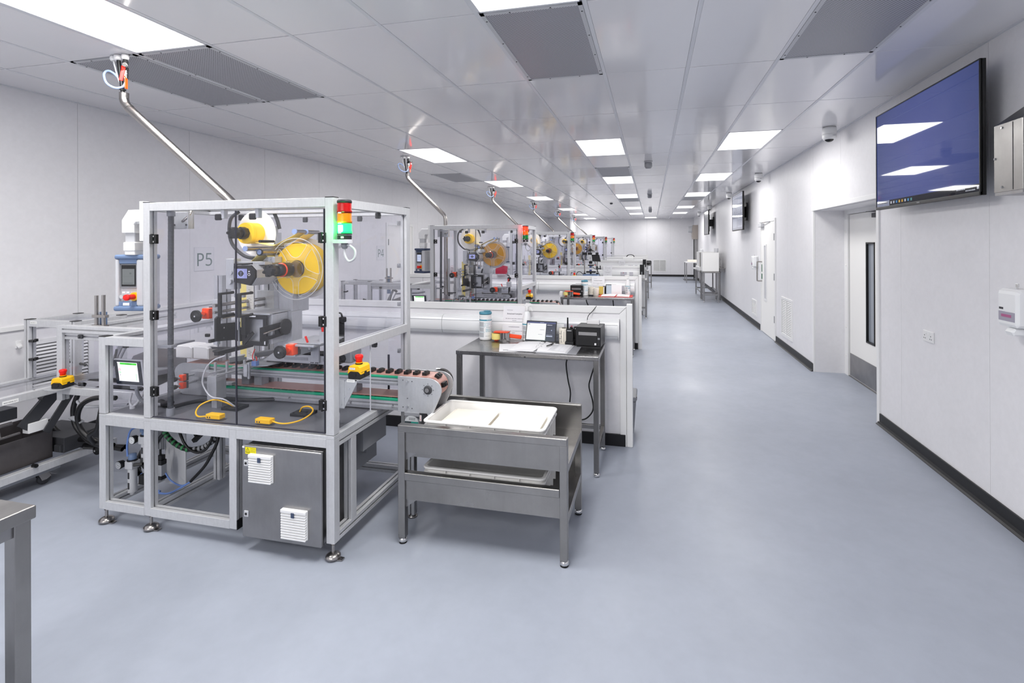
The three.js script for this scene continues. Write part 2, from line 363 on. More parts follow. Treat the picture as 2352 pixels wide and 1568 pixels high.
{ // recess with the first door
  const r = structGroup('door_recess');
  mesh('reveal', [B(XR + 0.003, 2.52, 0, 2.18, 7.514, 7.6), B(XR + 0.051, 2.52, 0, 2.18, 5.44, 5.526), B(XR + 0.051, 2.52, 2.134, 2.2, 5.526, 7.6)], M.wall, r);
  mesh('corner_trim', [B(XR - 0.014, XR + 0.02, 0, 2.19, 5.475, 5.53, 0.004), B(XR - 0.012, XR + 0.02, 2.135, 2.185, 5.5, 7.56, 0.004), B(XR - 0.006, XR + 0.02, 0, 2.18, 7.512, 7.55, 0.004)], M.white, r);
  const d = structGroup('door_1');
  mesh('door_frame', [B(2.455, 2.53, 0, 2.14, 7.40, 7.519), B(2.455, 2.53, 2.08, 2.14, 5.53, 7.4), B(2.455, 2.53, 0, 2.14, 5.53, 5.6)], M.white, d);
  for (const y of [0.25, 0.62, 1.02, 1.42, 1.85]) mesh('screw_cap', C([2.449, y, 7.455], [2.456, y, 7.455], 0.012, 0.012, 12), M.whiteSoft, d);
  const wd = [6.63, 6.85], wy = [0.54, 1.705];
  const leaf = mesh('door_leaf', E([[5.62, 0.008], [7.385, 0.008], [7.385, 2.075], [5.62, 2.075]], 'x', 2.475, 2.52, 0.002, [[[wd[0], wy[0]], [wd[1], wy[0]], [wd[1], wy[1]], [wd[0], wy[1]]]]), M.whiteSoft, d);
  mesh('vision_frame', [B(2.467, 2.522, wy[0] - 0.012, wy[0] + 0.008, wd[0] - 0.012, wd[1] + 0.012), B(2.467, 2.522, wy[1] - 0.008, wy[1] + 0.012, wd[0] - 0.012, wd[1] + 0.012), B(2.467, 2.522, wy[0], wy[1], wd[0] - 0.012, wd[0] + 0.008), B(2.467, 2.522, wy[0], wy[1], wd[1] - 0.008, wd[1] + 0.012)], M.black, leaf);
  mesh('vision_pane', B(2.49, 2.498, wy[0], wy[1], wd[0], wd[1]), M.glassDark, leaf);
  mesh('kick_plate', B(2.469, 2.476, 0.02, 0.3, 5.63, 7.37), M.steelDark, leaf);
  mesh('door_closer', [B(2.44, 2.48, 2.0, 2.05, 6.3, 6.62, 0.004), bar([2.45, 2.055, 6.35], [2.44, 2.075, 6.75], 0.02, 0.008)], M.darkGrey, d);
  mesh('threshold', B(2.46, 2.53, 0, 0.006, 5.6, 7.4), M.steelDark, d);
}
function flushDoor(name, x, s, d0, d1, h, win) {   // s: which way it faces into the room
  const g = structGroup(name), X = (a, b, ...r) => B(Math.min(x + s * a, x + s * b), Math.max(x + s * a, x + s * b), ...r);
  mesh('door_frame', [X(-0.01, 0.02, 0, h, d0, d0 + 0.05, 0.003), X(-0.01, 0.02, 0, h, d1 - 0.05, d1, 0.003), X(-0.01, 0.02, h - 0.05, h, d0 + 0.05, d1 - 0.05, 0.003)], M.white, g);
  const leaf = mesh('door_leaf', X(-0.008, 0.014, 0.008, h - 0.054, d0 + 0.054, d1 - 0.054, 0.002), M.whiteSoft, g);
  mesh('vision_frame', [X(0.012, 0.024, win[2] - 0.03, win[2], win[0] - 0.03, win[1] + 0.03), X(0.012, 0.024, win[3], win[3] + 0.03, win[0] - 0.03, win[1] + 0.03), X(0.012, 0.024, win[2], win[3], win[0] - 0.03, win[0]), X(0.012, 0.024, win[2], win[3], win[1], win[1] + 0.03)], M.white, leaf);
  mesh('vision_pane', X(0.012, 0.016, win[2], win[3], win[0], win[1]), M.lightGrey, leaf);
  return { g, X, leaf };
}
{ // second door, flush with the wall, with its closer, handle and hinges
  const { g, X, leaf } = flushDoor('door_2', XR, -1, 9.62, 10.86, 2.15, [10.32, 10.48, 0.66, 1.66]);
  for (const y of [0.38, 1.12, 1.82]) mesh('hinge', X(0.012, 0.026, y - 0.06, y + 0.06, 9.655, 9.69, 0.003), M.greyPlastic, g);
  const cz = mesh('door_closer', X(0.015, 0.075, 2.02, 2.085, 10.5, 10.78, 0.006), M.lightGrey, g);
  mesh('closer_arm', bar([XR - 0.07, 2.1, 10.62], [XR - 0.025, 2.1, 10.0], 0.018, 0.008), M.greyPlastic, cz);
  const hd = mesh('door_handle', TB([[XR - 0.014, 1.35, 10.72], [XR - 0.085, 1.35, 10.72], [XR - 0.1, 1.33, 10.72], [XR - 0.1, 1.0, 10.72], [XR - 0.085, 0.98, 10.72], [XR - 0.014, 0.98, 10.72]], 0.012, 40, 10), M.pipe, leaf);
  mesh('lock_plate', [X(0.013, 0.02, 1.02, 1.12, 10.69, 10.75), X(0.013, 0.02, 1.16, 1.3, 10.7, 10.74)], std(0x1d6a4a, 0.4), leaf);
}
{ const { leaf } = flushDoor('door_3', XL, 1, 8.98, 10.12, 2.14, [9.7, 9.86, 0.9, 1.8]);
  mesh('hinge', B(XL + 0.012, XL + 0.024, 1.7, 1.82, 9.03, 9.06), M.greyPlastic, leaf); }
{ // thin cable trunking along the machine-side wall
  struct('trim_1', B(XL, XL + 0.02, 1.03, 1.07, DNEAR, 6.9, 0.004), M.white);
}
// louvred wall vents
function wallVent(x, s, d0, d1, y0, y1, label, cols = 2, n = 18, axis = 'x') {
  const o = thing('wall_vent', label, 'vent', 'louvred wall vents');
  const P = (a, b, y2, y3, e0, e1) => axis === 'x' ? B(Math.min(x + s * a, x + s * b), Math.max(x + s * a, x + s * b), y2, y3, e0, e1) : B(e0, e1, y2, y3, x - Math.max(a, b), x - Math.min(a, b));
  mesh('frame', [P(0, 0.014, y0, y0 + 0.04, d0, d1), P(0, 0.014, y1 - 0.04, y1, d0, d1), P(0, 0.014, y0 + 0.04, y1 - 0.04, d0, d0 + 0.04), P(0, 0.014, y0 + 0.04, y1 - 0.04, d1 - 0.04, d1)], M.white, o);
  mesh('dark_back', P(-0.004, 0.002, y0 + 0.03, y1 - 0.03, d0 + 0.03, d1 - 0.03), M.darkGrey, o);
  if (cols > 1) mesh('mullion', P(0, 0.014, y0 + 0.04, y1 - 0.04, (d0 + d1) / 2 - 0.01, (d0 + d1) / 2 + 0.01), M.white, o);
  const step = (y1 - y0 - 0.08) / n;
  for (let c = 0; c < cols; c++) for (let i = 0; i < n; i++) {
    const a = d0 + 0.04 + (d1 - d0 - 0.08) * c / cols + 0.006, b = d0 + 0.04 + (d1 - d0 - 0.08) * (c + 1) / cols - 0.006, y = y0 + 0.04 + step * (i + 0.5);
    const sl = P(0.002, 0.005, y - step * 0.42, y + step * 0.42, a, b);
    if (axis === 'x') turnAbout(sl, x + s * 0.006, y, 0, s * 0.55, 'z'); else turnAbout(sl, 0, y, x - 0.006, -0.55, 'x');
    mesh('slat', sl, M.white, o);
  }
  settle(o);
}
wallVent(XR, -1, 8.56, 9.24, 0.2, 0.83, 'white louvred vent low on the wall between the recess and the flush door', 2, 20);
wallVent(XR, -1, 11.3, 11.8, 0.2, 0.53, 'smaller white louvred vent low on the wall just past the flush door', 2, 10);
wallVent(XL, 1, 3.1, 3.62, 0.5, 0.93, 'white louvred vent seen through the clear infeed tower of the P5 machine', 1, 12);
wallVent(DFAR, 1, 0.07, 0.73, 0.23, 0.87, 'white louvred vent low on the end wall', 2, 16, 'D');
// ---------------------------------------------------------------- printed faces
const txt = (c, s, x, y, font, col = '#222', al = 'left') => { c.font = font; c.fillStyle = col; c.textAlign = al; c.fillText(s, x, y); };
const scribble = (c, x, y, w, h, n, col) => { c.fillStyle = col; for (let i = 0; i < n; i++) { let cx = x; const yy = y + (h / n) * i; while (cx < x + w - 3) { const ww = 3 + rnd() * w * 0.12; c.fillRect(cx, yy, Math.min(ww, x + w - cx), (h / n) * 0.45); cx += ww + w * 0.025; } } };
const T = {};
T.sign = (s) => canvasTex(256, 300, (c, w, h) => { c.fillStyle = '#e6e6ea'; c.fillRect(0, 0, w, h); c.strokeStyle = '#c8c8d0'; c.lineWidth = 3; c.strokeRect(1, 1, w - 2, h - 2); c.save(); c.scale(0.86, 1); txt(c, s, 149, 238, '230px sans-serif', '#6d7f7e', 'center'); c.restore(); });
T.tablet = canvasTex(256, 224, (c, w, h) => { c.fillStyle = '#ffffff'; c.fillRect(0, 0, w, h); c.fillStyle = '#35d820'; c.fillRect(36, 6, w - 44, 22); txt(c, 'RUNNING', 146, 24, 'bold 17px sans-serif', '#0c8a10', 'center'); c.strokeStyle = '#ff5f78'; c.lineWidth = 4; c.beginPath(); c.arc(24, 86, 10, 0, 7); c.stroke(); c.strokeStyle = '#4fe06a'; c.beginPath(); c.arc(24, 122, 10, 0, 7); c.stroke(); c.fillStyle = '#333'; c.fillRect(0, 12, 5, h - 18); c.fillStyle = '#8fe8a8'; c.fillRect(w - 30, 130, 5, 80); c.fillStyle = '#556'; c.fillRect(18, 150, 12, 6); });
T.hmi = canvasTex(200, 256, (c, w, h) => { c.fillStyle = '#aeb4b8'; c.fillRect(0, 0, w, h); c.fillStyle = '#9ba3a6'; c.fillRect(0, 120, w, 3); c.fillStyle = '#8f999c'; c.fillRect(120, 60, 30, 26); c.fillRect(20, 228, 150, 14); });
T.hmiBlue = canvasTex(200, 256, (c, w, h) => { c.fillStyle = '#cfd8f4'; c.fillRect(0, 0, w, h); c.fillStyle = '#7f93cc'; c.fillRect(20, 120, 160, 5); c.fillRect(90, 70, 30, 30); c.fillRect(20, 180, 90, 6); });
T.head = canvasTex(256, 170, (c, w, h) => { c.fillStyle = '#aab0f0'; c.fillRect(0, 0, w, h); c.fillStyle = '#7f86cc'; c.fillRect(34, 0, 8, h); c.fillRect(w - 42, 0, 8, h); c.fillStyle = '#15151c'; c.beginPath(); c.arc(128, 85, 60, 0, 7); c.fill(); c.strokeStyle = '#b6bcf6'; c.lineWidth = 20; c.beginPath(); c.arc(128, 85, 62, 3.5, 5.92); c.stroke(); c.beginPath(); c.arc(128, 85, 62, 0.36, 2.78); c.stroke(); c.fillStyle = '#b6bcf6'; c.fillRect(108, 58, 40, 7); c.fillRect(120, 80, 16, 16); c.fillRect(122, 112, 12, 12); });
T.warn = canvasTex(256, 136, (c, w, h) => { c.fillStyle = '#f4e600'; c.fillRect(0, 0, w, h); c.strokeStyle = '#1c1a00'; c.lineWidth = 7; c.lineJoin = 'round'; c.beginPath(); c.moveTo(60, 14); c.lineTo(108, 98); c.lineTo(12, 98); c.closePath(); c.stroke(); c.fillStyle = '#1c1a00'; c.beginPath(); c.moveTo(64, 38); c.lineTo(48, 68); c.lineTo(60, 66); c.lineTo(54, 90); c.lineTo(72, 60); c.lineTo(60, 62); c.closePath(); c.fill(); scribble(c, 14, 108, 92, 18, 1, '#4a4600'); c.fillRect(121, 4, 3, h - 8); txt(c, 'WARNING', 190, 34, 'bold 24px sans-serif', '#3a3600', 'center'); scribble(c, 132, 52, 116, 60, 4, '#5a5500'); });
T.tag = (s) => canvasTex(256, 96, (c, w, h) => { c.fillStyle = '#f2f2f0'; c.fillRect(0, 0, w, h); txt(c, s, w / 2, 66, 'bold 34px sans-serif', '#222', 'center'); });
T.web = canvasTex(64, 512, (c, w, h) => { c.fillStyle = '#dedbd4'; c.fillRect(0, 0, w, h); for (let k = 0; k < 9; k++) { c.fillStyle = '#c9c6bf'; c.fillRect(0, k * 57, w, 2); c.fillStyle = '#9a978f'; for (let j = 0; j < 4; j++) c.fillRect(16 + (j % 2) * 10, k * 57 + 12 + j * 9, 20, 3); } });
T.gauge = canvasTex(128, 128, (c, w) => { c.fillStyle = '#eef0f2'; c.fillRect(0, 0, w, w); c.strokeStyle = '#333'; c.lineWidth = 4; c.beginPath(); c.arc(64, 64, 48, 2.4, 7.0); c.stroke(); c.lineWidth = 5; c.beginPath(); c.moveTo(40, 50); c.lineTo(90, 78); c.stroke(); txt(c, 'bar', 64, 104, '18px sans-serif', '#444', 'center'); });
T.counter = canvasTex(128, 64, (c, w, h) => { c.fillStyle = '#f0efe8'; c.fillRect(0, 0, w, h); txt(c, '0127', 64, 50, 'bold 48px monospace', '#111', 'center'); });
T.motor = canvasTex(128, 128, (c, w) => { c.fillStyle = '#b9bcbe'; c.fillRect(0, 0, w, w); c.fillStyle = '#1c2a30'; c.fillRect(0, 50, 60, 34); c.fillStyle = '#0f7f72'; c.fillRect(60, 50, 68, 34); scribble(c, 40, 20, 60, 22, 2, '#444'); scribble(c, 24, 92, 80, 24, 3, '#555'); });
T.redArrow = canvasTex(48, 128, (c, w, h) => { c.fillStyle = '#f4f0f0'; c.fillRect(0, 0, w, h); c.fillStyle = '#c01028'; for (let k = 0; k < 3; k++) c.fillRect(17, 16 + k * 26, 14, 14); c.beginPath(); c.moveTo(8, 92); c.lineTo(40, 92); c.lineTo(24, 116); c.fill(); });
const P = Object.fromEntries(['web', 'warn', 'gauge', 'counter', 'motor', 'redArrow'].map((k) => [k, printed(T[k])]));
P.estop = printed(canvasTex(256, 96, (c, w, h) => { c.fillStyle = '#f2f2f0'; c.fillRect(0, 0, w, h); scribble(c, 20, 34, 210, 40, 1, '#555'); })); P.tagRail = printed(T.tag('MACHINE # 1'));
const S = { tablet: lit(T.tablet, 1.15), hmi: lit(T.hmi, 0.42), hmiBlue: lit(T.hmiBlue, 0.85), head: lit(T.head, 0.75) };

// ---------------------------------------------------------------- shared small builders
function footG(x, D, top) {                     // levelling foot: bell, spindle, nut, fixing lug
  return [L([[0, 0], [0.036, 0], [0.041, 0.008], [0.04, 0.017], [0.03, 0.026], [0.014, 0.033], [0, 0.034]], [x, 0.004, D]), C([x, 0.03, D], [x, top, D], 0.0085), L([[0, 0], [0.014, 0], [0.014, 0.012], [0, 0.012]], [x, top - 0.016, D], 'y', 6),
    E([[x + 0.02, D - 0.018], [x + 0.062, D - 0.014], [x + 0.062, D + 0.014], [x + 0.02, D + 0.018]], 'y', 0.003, 0.009, 0, [ring(x + 0.05, D, 0.006, 10)])];
}
function emergencyStop(parent, x, y, D, turn = 0) {       // yellow box with a black base and a red mushroom
  const at = (gs) => gs.map((g) => turnAbout(g, x, y, D, turn));
  const box = mesh('stop_box', at([E([[x - 0.04, y + 0.026], [x - 0.036, y + 0.062], [x - 0.026, y + 0.072], [x + 0.026, y + 0.072], [x + 0.036, y + 0.062], [x + 0.04, y + 0.026], [x + 0.024, y + 0.04], [x, y + 0.046], [x - 0.024, y + 0.04]], 'D', D - 0.05, D + 0.05, 0.002), B(x - 0.036, x + 0.036, y + 0.03, y + 0.06, D - 0.046, D + 0.046)]), M.yellow, parent);
  mesh('box_base', at([B(x - 0.039, x + 0.039, y, y + 0.04, D - 0.049, D + 0.049, 0.004), C([x, y + 0.024, D - 0.052], [x, y + 0.024, D - 0.045], 0.013), C([x + 0.041, y + 0.024, D], [x + 0.034, y + 0.024, D], 0.013)]), M.blackSoft, box);
  mesh('collar', at([C([x, y + 0.07, D], [x, y + 0.079, D], 0.02)]), M.black, box);
  mesh('collar_ring', at([C([x, y + 0.078, D], [x, y + 0.083, D], 0.0185)]), M.yellow, box);
  mesh('mushroom_button', at([L([[0, 0], [0.017, 0], [0.018, 0.018], [0.0225, 0.026], [0.0225, 0.036], [0.019, 0.042], [0, 0.044]], [x, y + 0.082, D])]), M.red, box);
  return box;
}
function knobWheel(parent, x, y, D, r = 0.038) {          // dished black handwheel facing the aisle end, on a steel shaft
  const w = mesh('handwheel', [L([[0, 0], [r * 0.3, 0], [r * 0.34, 0.006], [r * 0.84, 0.009], [r, 0.003], [r, 0.018], [r * 0.7, 0.024], [0.01, 0.03], [0, 0.03]], [x, y, D], 'D', 32), C([x + r * 0.72, y - r * 0.1, D - 0.004], [x + r * 0.72, y - r * 0.1, D + 0.004], 0.004, 0.004, 8)], M.black, parent);
  mesh('shaft', [C([x, y, D + 0.028], [x, y, D + 0.09], 0.008), C([x, y, D - 0.002], [x, y, D + 0.002], 0.005, 0.005, 10)], M.chrome, w);
}
function counterBlock(parent, x, y, D, k = 1) {           // orange position counter
  const Bk = (x0, x1, y0, y1, d0, d1, r) => B(x + (x0 - x) * k, x + (x1 - x) * k, y + (y0 - y) * k, y + (y1 - y) * k, D + (d0 - D) * k, D + (d1 - D) * k, (r || 0) * k);
  const b = mesh('position_counter', [Bk(x - 0.026, x + 0.026, y - 0.036, y + 0.03, D, D + 0.05, 0.007), C([x, y, D - 0.014 * k], [x, y, D + 0.002], 0.014 * k)], M.orange, parent);
  mesh('counter_window', turnAbout(plate(x, y + 0.0302 * k, D + 0.025 * k, 0.03 * k, 0.018 * k, 'y'), x, y, D, 0), P.counter, b);
  mesh('counter_seat', Bk(x - 0.024, x + 0.028, y - 0.04, y + 0.034, D + 0.05, D + 0.072, 0.004), M.darkGrey, b);
}

// ---------------------------------------------------------------- labelling machine (built where the nearest one stands)
function makeMachine(label) {
  const o = thing('labelling_machine', label, 'machine', 'labelling machines in a row');
  const XB = -3.315, XA = -2.967, XC = -1.67, w = 0.05, F = 2.435, K = 3.34, yb = 0.095, yd = 0.66, yu = 0.682, yt = 1.97, yl = 1.152;
  const post = (x, y0, y1, D, s) => mesh('frame_post', prof('y', y0, y1, [x, x + w], [D, D + w], s), M.alu, o);
  const railX = (x0, x1, y, D, s, h = w) => mesh('frame_rail', prof('x', x0, x1, [D, D + w], [y, y + h], s), M.alu, o);
  const railD = (x, d0, d1, y, s, h = w) => mesh('frame_rail', prof('D', d0, d1, [x, x + w], [y, y + h], s), M.alu, o);
  // lower frame
  post(XB, yb, yd, F, 'x+D+'); post(XA, yb, yd, F, 'x+x-D+'); post(-2.352, yb, yd, F, 'x+x-D+'); post(XC - w, yb, yd, F, 'x-D+');
  post(XB, yb, yd, K - w, 'x+D-'); post(XA, yb, yd, K - w, 'x+x-D-'); post(XC - w, yb, yd, K - w, 'x-D-'); post(XC - w, yb + w, yd - w, 2.60, 'D-D+x-');
  post(-2.86, yb + w, yd - w, 2.83, 'x+x-D-D+');
  for (const [x0, x1] of [[XB + w, XA], [XA + w, -2.352]]) { railX(x0, x1, yb - 0.004, F, 'y+D+'); railX(x0, x1, yd - w, F, 'y-D+'); }
  railX(-2.302, XC - w, yd - w, F, 'y-D+');
  for (const [x0, x1] of [[XB + w, XA], [XA + w, XC - w]]) { railX(x0, x1, yb, K - w, 'y+D-'); railX(x0, x1, yd - w, K - w, 'y-D-'); }
  for (const x of [XB, XA, -2.352, XC - w]) { railD(x, F + w, K - w, yb, 'x+y+x-'); railD(x, F + w, K - w, yd - w, 'x+x-y-'); }
  mesh('end_cap', B(-2.304, -2.298, yb - 0.004, yb + 0.05, F + 0.001, F + w), M.black, o);
  for (const [x, D] of [[XB + 0.025, F + 0.025], [XA + 0.025, F + 0.025], [XC - 0.025, F + 0.025], [XB + 0.025, K - 0.025], [XC - 0.025, K - 0.025], [XA + 0.025, K - 0.025]]) mesh('levelling_foot', footG(x, D, yb), M.pipe, o);
  mesh('deck_plate', [B(XB, XC, yd, yu - 0.004, F, K, 0.002)], M.alu, o);
  mesh('deck_surface', B(XB + 0.048, XC - 0.048, yu - 0.006, yu, F + 0.04, K - 0.04), M.deck, o);
  // upper frame
  post(XA, yu, yt, F, 'x+x-D+'); post(XC - w, yu, yt, F, 'x-D+'); post(XA, yu, yt, K - w, 'x+D-'); post(XC - w, yu, yt, K - w, 'x-D-');
  railX(XA + w, XC - w, yt - w, F, 'y-D+'); railX(XA + w, XC - w, yt - w, K - w, 'y-D-');
  railD(XA, F + w, K - w, yt - w, 'x+y-'); railD(XC - w, F + w, K - w, yt - w, 'x-y-'); railD(XC - w, F + w, K - w, 1.10, 'x-y+y-', 0.055);
  railX(XA + w, XC - w, yt - w, 2.86, 'y-D-D+');
  for (const [x, D] of [[XA, F], [XC - w, F], [XA, K - w], [XC - w, K - w]]) mesh('post_cap', B(x - 0.001, x + w + 0.001, yt, yt + 0.005, D - 0.001, D + w + 0.001, 0.002), M.black, o);
  // low bay beside it
  post(XB, yu, yl, F, 'x+D+'); post(XB, yu, yl, K - w, 'x+D-'); railX(XB + w, XA, yl - w, F, 'y-D+'); railX(XB + w, XA, yl - w, K - w, 'y-D-'); railD(XB, F + w, K - w, yl - w, 'x+y-');
  for (const D of [F, K - w]) mesh('post_cap', B(XB - 0.001, XB + w + 0.001, yl, yl + 0.005, D - 0.001, D + w + 0.001, 0.002), M.black, o);
  // clear panels
  const pane = (g) => mesh('clear_panel', g, M.pane, o);
  const doorPane = (x0, x1, edge) => { const p = mesh('clear_door', B(x0, x1, yu + 0.008, yt - 0.06, F + 0.006, F + 0.011), M.pane, o); mesh('door_edge', [B(edge - 0.003, edge + 0.003, yu + 0.008, yt - 0.06, F + 0.004, F + 0.013), B(x0, x1, yu + 0.004, yu + 0.01, F + 0.004, F + 0.013)], M.paneEdge, p); return p; };
  const dl = doorPane(XA + 0.062, -2.306, -2.307), dr = doorPane(-2.300, XC - w - 0.008, XC - w - 0.011);
  for (const [x, p] of [[XA + 0.052, dl], [XC - w - 0.042, dr]]) for (const y of [0.842, 1.297, 1.752]) {
    const h = mesh('hinge', [B(x, x + 0.048, y - 0.028, y + 0.028, F - 0.004, F + 0.016, 0.002), C([x + 0.024, y - 0.03, F - 0.006], [x + 0.024, y + 0.03, F - 0.006], 0.007)], M.black, o);
    mesh('hinge_bolt', [C([x + 0.034, y - 0.016, F - 0.008], [x + 0.034, y - 0.016, F], 0.005, 0.005, 10), C([x + 0.034, y + 0.016, F - 0.008], [x + 0.034, y + 0.016, F], 0.005, 0.005, 10)], M.chrome, h);
  }
  pane(B(XC - 0.028, XC - 0.023, 1.156, yt - w - 0.005, F + w + 0.005, K - w - 0.005));
  const lowPane = mesh('clear_panel', B(XC - 0.028, XC - 0.023, yu + 0.002, 1.098, F + w + 0.003, 2.847), M.pane, o); mesh('panel_edge', B(XC - 0.029, XC - 0.022, yu + 0.002, 1.098, 2.846, 2.849), M.lightGrey, lowPane);
  const farPane = mesh('clear_panel', B(XC - 0.028, XC - 0.023, yu + 0.002, 1.098, 3.075, K - w - 0.003), M.pane, o); mesh('panel_edge', B(XC - 0.032, XC - 0.019, yu + 0.002, 0.985, 3.072, 3.078), M.paneEdge, farPane);
  pane(B(XA + w + 0.005, XC - w - 0.005, yu + 0.004, yt - w - 0.005, K - 0.028, K - 0.023));
  pane(B(XA + 0.023, XA + 0.028, yl + 0.01, yt - w - 0.005, F + w + 0.005, K - w - 0.005));
  pane(B(XB + w + 0.004, XA - 0.004, yu + 0.004, yl - w - 0.004, F + 0.024, F + 0.029)); pane(B(XB + 0.023, XB + 0.028, yu + 0.004, yl - w - 0.004, F + w + 0.004, K - w - 0.004));
  pane(B(XB + w + 0.004, XA - 0.004, yl - 0.028, yl - 0.023, F + w + 0.004, K - w - 0.004));
  for (const [x, D] of [[-3.18, F + 0.04], [-3.0, 2.9]]) mesh('panel_clip', [B(x, x + 0.03, yl - w - 0.022, yl - w, D, D + 0.02, 0.004)], M.blackSoft, o);
  for (const [y, D] of [[1.85, K - 0.06], [1.55, K - 0.06], [1.28, K - 0.06], [0.95, K - 0.06]]) mesh('panel_clip', [B(XC - w - 0.022, XC - w, y, y + 0.03, D, D + 0.022, 0.004), C([XC - w - 0.01, y + 0.015, D - 0.006], [XC - w - 0.01, y + 0.015, D], 0.006, 0.006, 8)], M.aluDark, o);
  for (const [x, y, D] of [[-2.72, 1.9, 2.9], [-2.05, 1.9, 3.27], [XC - 0.05, 1.9, 2.95], [XC - 0.05, 1.085, 2.9], [-2.5, 1.9, 3.27]]) mesh('panel_clip', [B(x, x + 0.032, y - 0.02, y + 0.018, D, D + 0.022, 0.005), C([x + 0.036, y, D + 0.01], [x + 0.03, y, D + 0.01], 0.006, 0.006, 8)], M.darkGrey, o);
  for (const x of [-2.44, -2.205]) { const m = mesh('door_magnet', [B(x - 0.023, x + 0.023, 1.858, 1.895, F + 0.014, F + 0.03, 0.012)], M.black, o); mesh('magnet_bracket', B(x + 0.016, x + 0.04, 1.868, 1.925, F + 0.02, F + 0.05, 0.002), M.lightGrey, m); }
  // hose column in the near corner and its bracket plate
  const hose = mesh('hose_pipe', [C([-2.84, 0.72, 2.50], [-2.83, 1.92, 2.50], 0.0155), ...seq(0.74, 0.024, 48).map((y) => new THREE.TorusGeometry(0.0158, 0.0016, 4, 14).rotateX(Math.PI / 2).translate(-2.84 + (y - 0.72) * 0.008, y, -2.50))], M.hose, o);
  mesh('hose_gland', [C([-2.84, yu, 2.5], [-2.84, yu + 0.045, 2.5], 0.023, 0.023, 8), C([-2.83, 1.89, 2.5], [-2.83, 1.92, 2.5], 0.022, 0.022, 8)], M.greyPlastic, hose);
  mesh('hose_clamp', [B(-2.9, -2.81, 1.095, 1.112, 2.48, 2.52, 0.003)], M.greyPlastic, hose);
  const bp = mesh('bracket_plate', [B(-2.91, -2.735, 1.815, 1.92, 2.56, 2.572, 0.003), B(-2.742, -2.735, 1.815, 1.92, 2.53, 2.572)], M.aluPlate, o);
  mesh('plate_screw', [C([-2.87, 1.84, 2.556], [-2.87, 1.84, 2.562], 0.006, 0.006, 8), C([-2.78, 1.84, 2.556], [-2.78, 1.84, 2.562], 0.006, 0.006, 8)], M.darkGrey, bp);
  mesh('earth_cable', TB([[-2.80, 1.86, 2.55], [-2.77, 1.865, 2.53], [-2.745, 1.89, 2.54], [-2.74, 1.93, 2.56]], 0.008), M.pipe, bp);
  // signal tower on the right post
  const st = mesh('signal_tower', [C([-1.617, 1.722, 2.46], [-1.617, 1.742, 2.46], 0.041), B(-1.672, -1.64, 1.722, 1.742, 2.43, 2.49)], M.lightGrey, o);
  mesh('tower_base', [C([-1.617, 1.742, 2.46], [-1.617, 1.765, 2.46], 0.037), C([-1.617, 1.768, 2.46], [-1.617, 1.778, 2.46], 0.0385)], M.blackSoft, st);
  const lens = (y0, y1) => L([[0, 0], [0.0395, 0], [0.0395, 0.012], [0.037, 0.014], [0.037, y1 - y0 - 0.004], [0.036, y1 - y0], [0, y1 - y0]], [-1.617, y0, 2.46], 'y', 32);
  mesh('green_signal_light', lens(1.775, 1.828), M.greenOff, st); mesh('orange_signal_light', lens(1.83, 1.884), M.orangeOff, st); mesh('red_signal_light', lens(1.886, 1.94), M.redOff, st);
  mesh('tower_cap', L([[0, 0], [0.039, 0], [0.039, 0.012], [0.034, 0.017], [0, 0.018]], [-1.617, 1.94, 2.46]), M.darkGrey, st);
  mesh('tower_label', [B(-1.63, -1.612, 1.882, 1.888, 2.4195, 2.424), B(-1.63, -1.612, 1.827, 1.832, 2.4195, 2.424), B(-1.63, -1.612, 1.774, 1.779, 2.4195, 2.424), B(-1.615, -1.6, 1.748, 1.758, 2.4215, 2.426)], M.paper, st);
  mesh('tower_gland', L([[0, 0], [0.012, 0], [0.018, 0.012], [0.018, 0.03], [0, 0.03]], [-1.617, 1.692, 2.46]), M.greyPlastic, st);
  mesh('tower_cable', TB([[-1.617, 1.7, 2.46], [-1.613, 1.66, 2.455], [-1.585, 1.625, 2.45], [-1.552, 1.64, 2.45], [-1.548, 1.68, 2.452], [-1.575, 1.705, 2.455], [-1.61, 1.712, 2.462], [-1.66, 1.7, 2.47]], 0.0065, 48), M.lightGrey, st);
  // emergency stop on its bracket at the outlet
  const br = mesh('stop_bracket', [E([[-1.682, 0.815], [-1.643, 0.815], [-1.565, 0.955], [-1.565, 0.975], [-1.63, 0.975], [-1.682, 0.885]], 'D', 2.488, 2.493), B(-1.63, -1.553, 0.97, 0.975, 2.488, 2.60), B(-1.672, -1.64, 0.82, 0.97, 2.485, 2.489)], M.aluPlate, o);
  mesh('bracket_screw', [[-1.655, 0.835], [-1.635, 0.88], [-1.61, 0.925]].map(([x, y]) => C([x, y, 2.484], [x, y, 2.489], 0.004, 0.004, 8)), M.chrome, br);
  mesh('bracket_label', turnAbout(plate(-1.6, 0.969, 2.4865, 0.05, 0.014), 0, 0, 0, 0), P.estop, br);
  const es = emergencyStop(o, -1.588, 0.976, 2.55); mesh('stop_label', plate(-1.598, 1.033, 2.4985, 0.034, 0.011), P.estop, es);
  // swing-arm operator panel
  const arm = mesh('panel_arm', [B(XA - 0.03, XA, 1.74, 1.98, F + 0.002, F + 0.06, 0.003), B(-3.06, XA - 0.028, 1.845, 1.915, 2.455, 2.53, 0.006), E([[-3.145, 1.79], [-3.05, 1.79], [-3.05, 1.84], [-3.035, 1.855], [-3.0, 1.855], [-3.0, 1.93], [-3.095, 1.93], [-3.145, 1.87]], 'D', 2.445, 2.54, 0.004), B(-3.14, -3.052, 1.68, 1.735, 2.45, 2.535, 0.006), B(-3.135, -3.056, 1.655, 1.69, 2.455, 2.53, 0.006)], M.white, o);
  mesh('arm_tube', [B(-3.135, -3.06, 1.72, 1.80, 2.458, 2.528, 0.008)], M.lightGrey, arm);
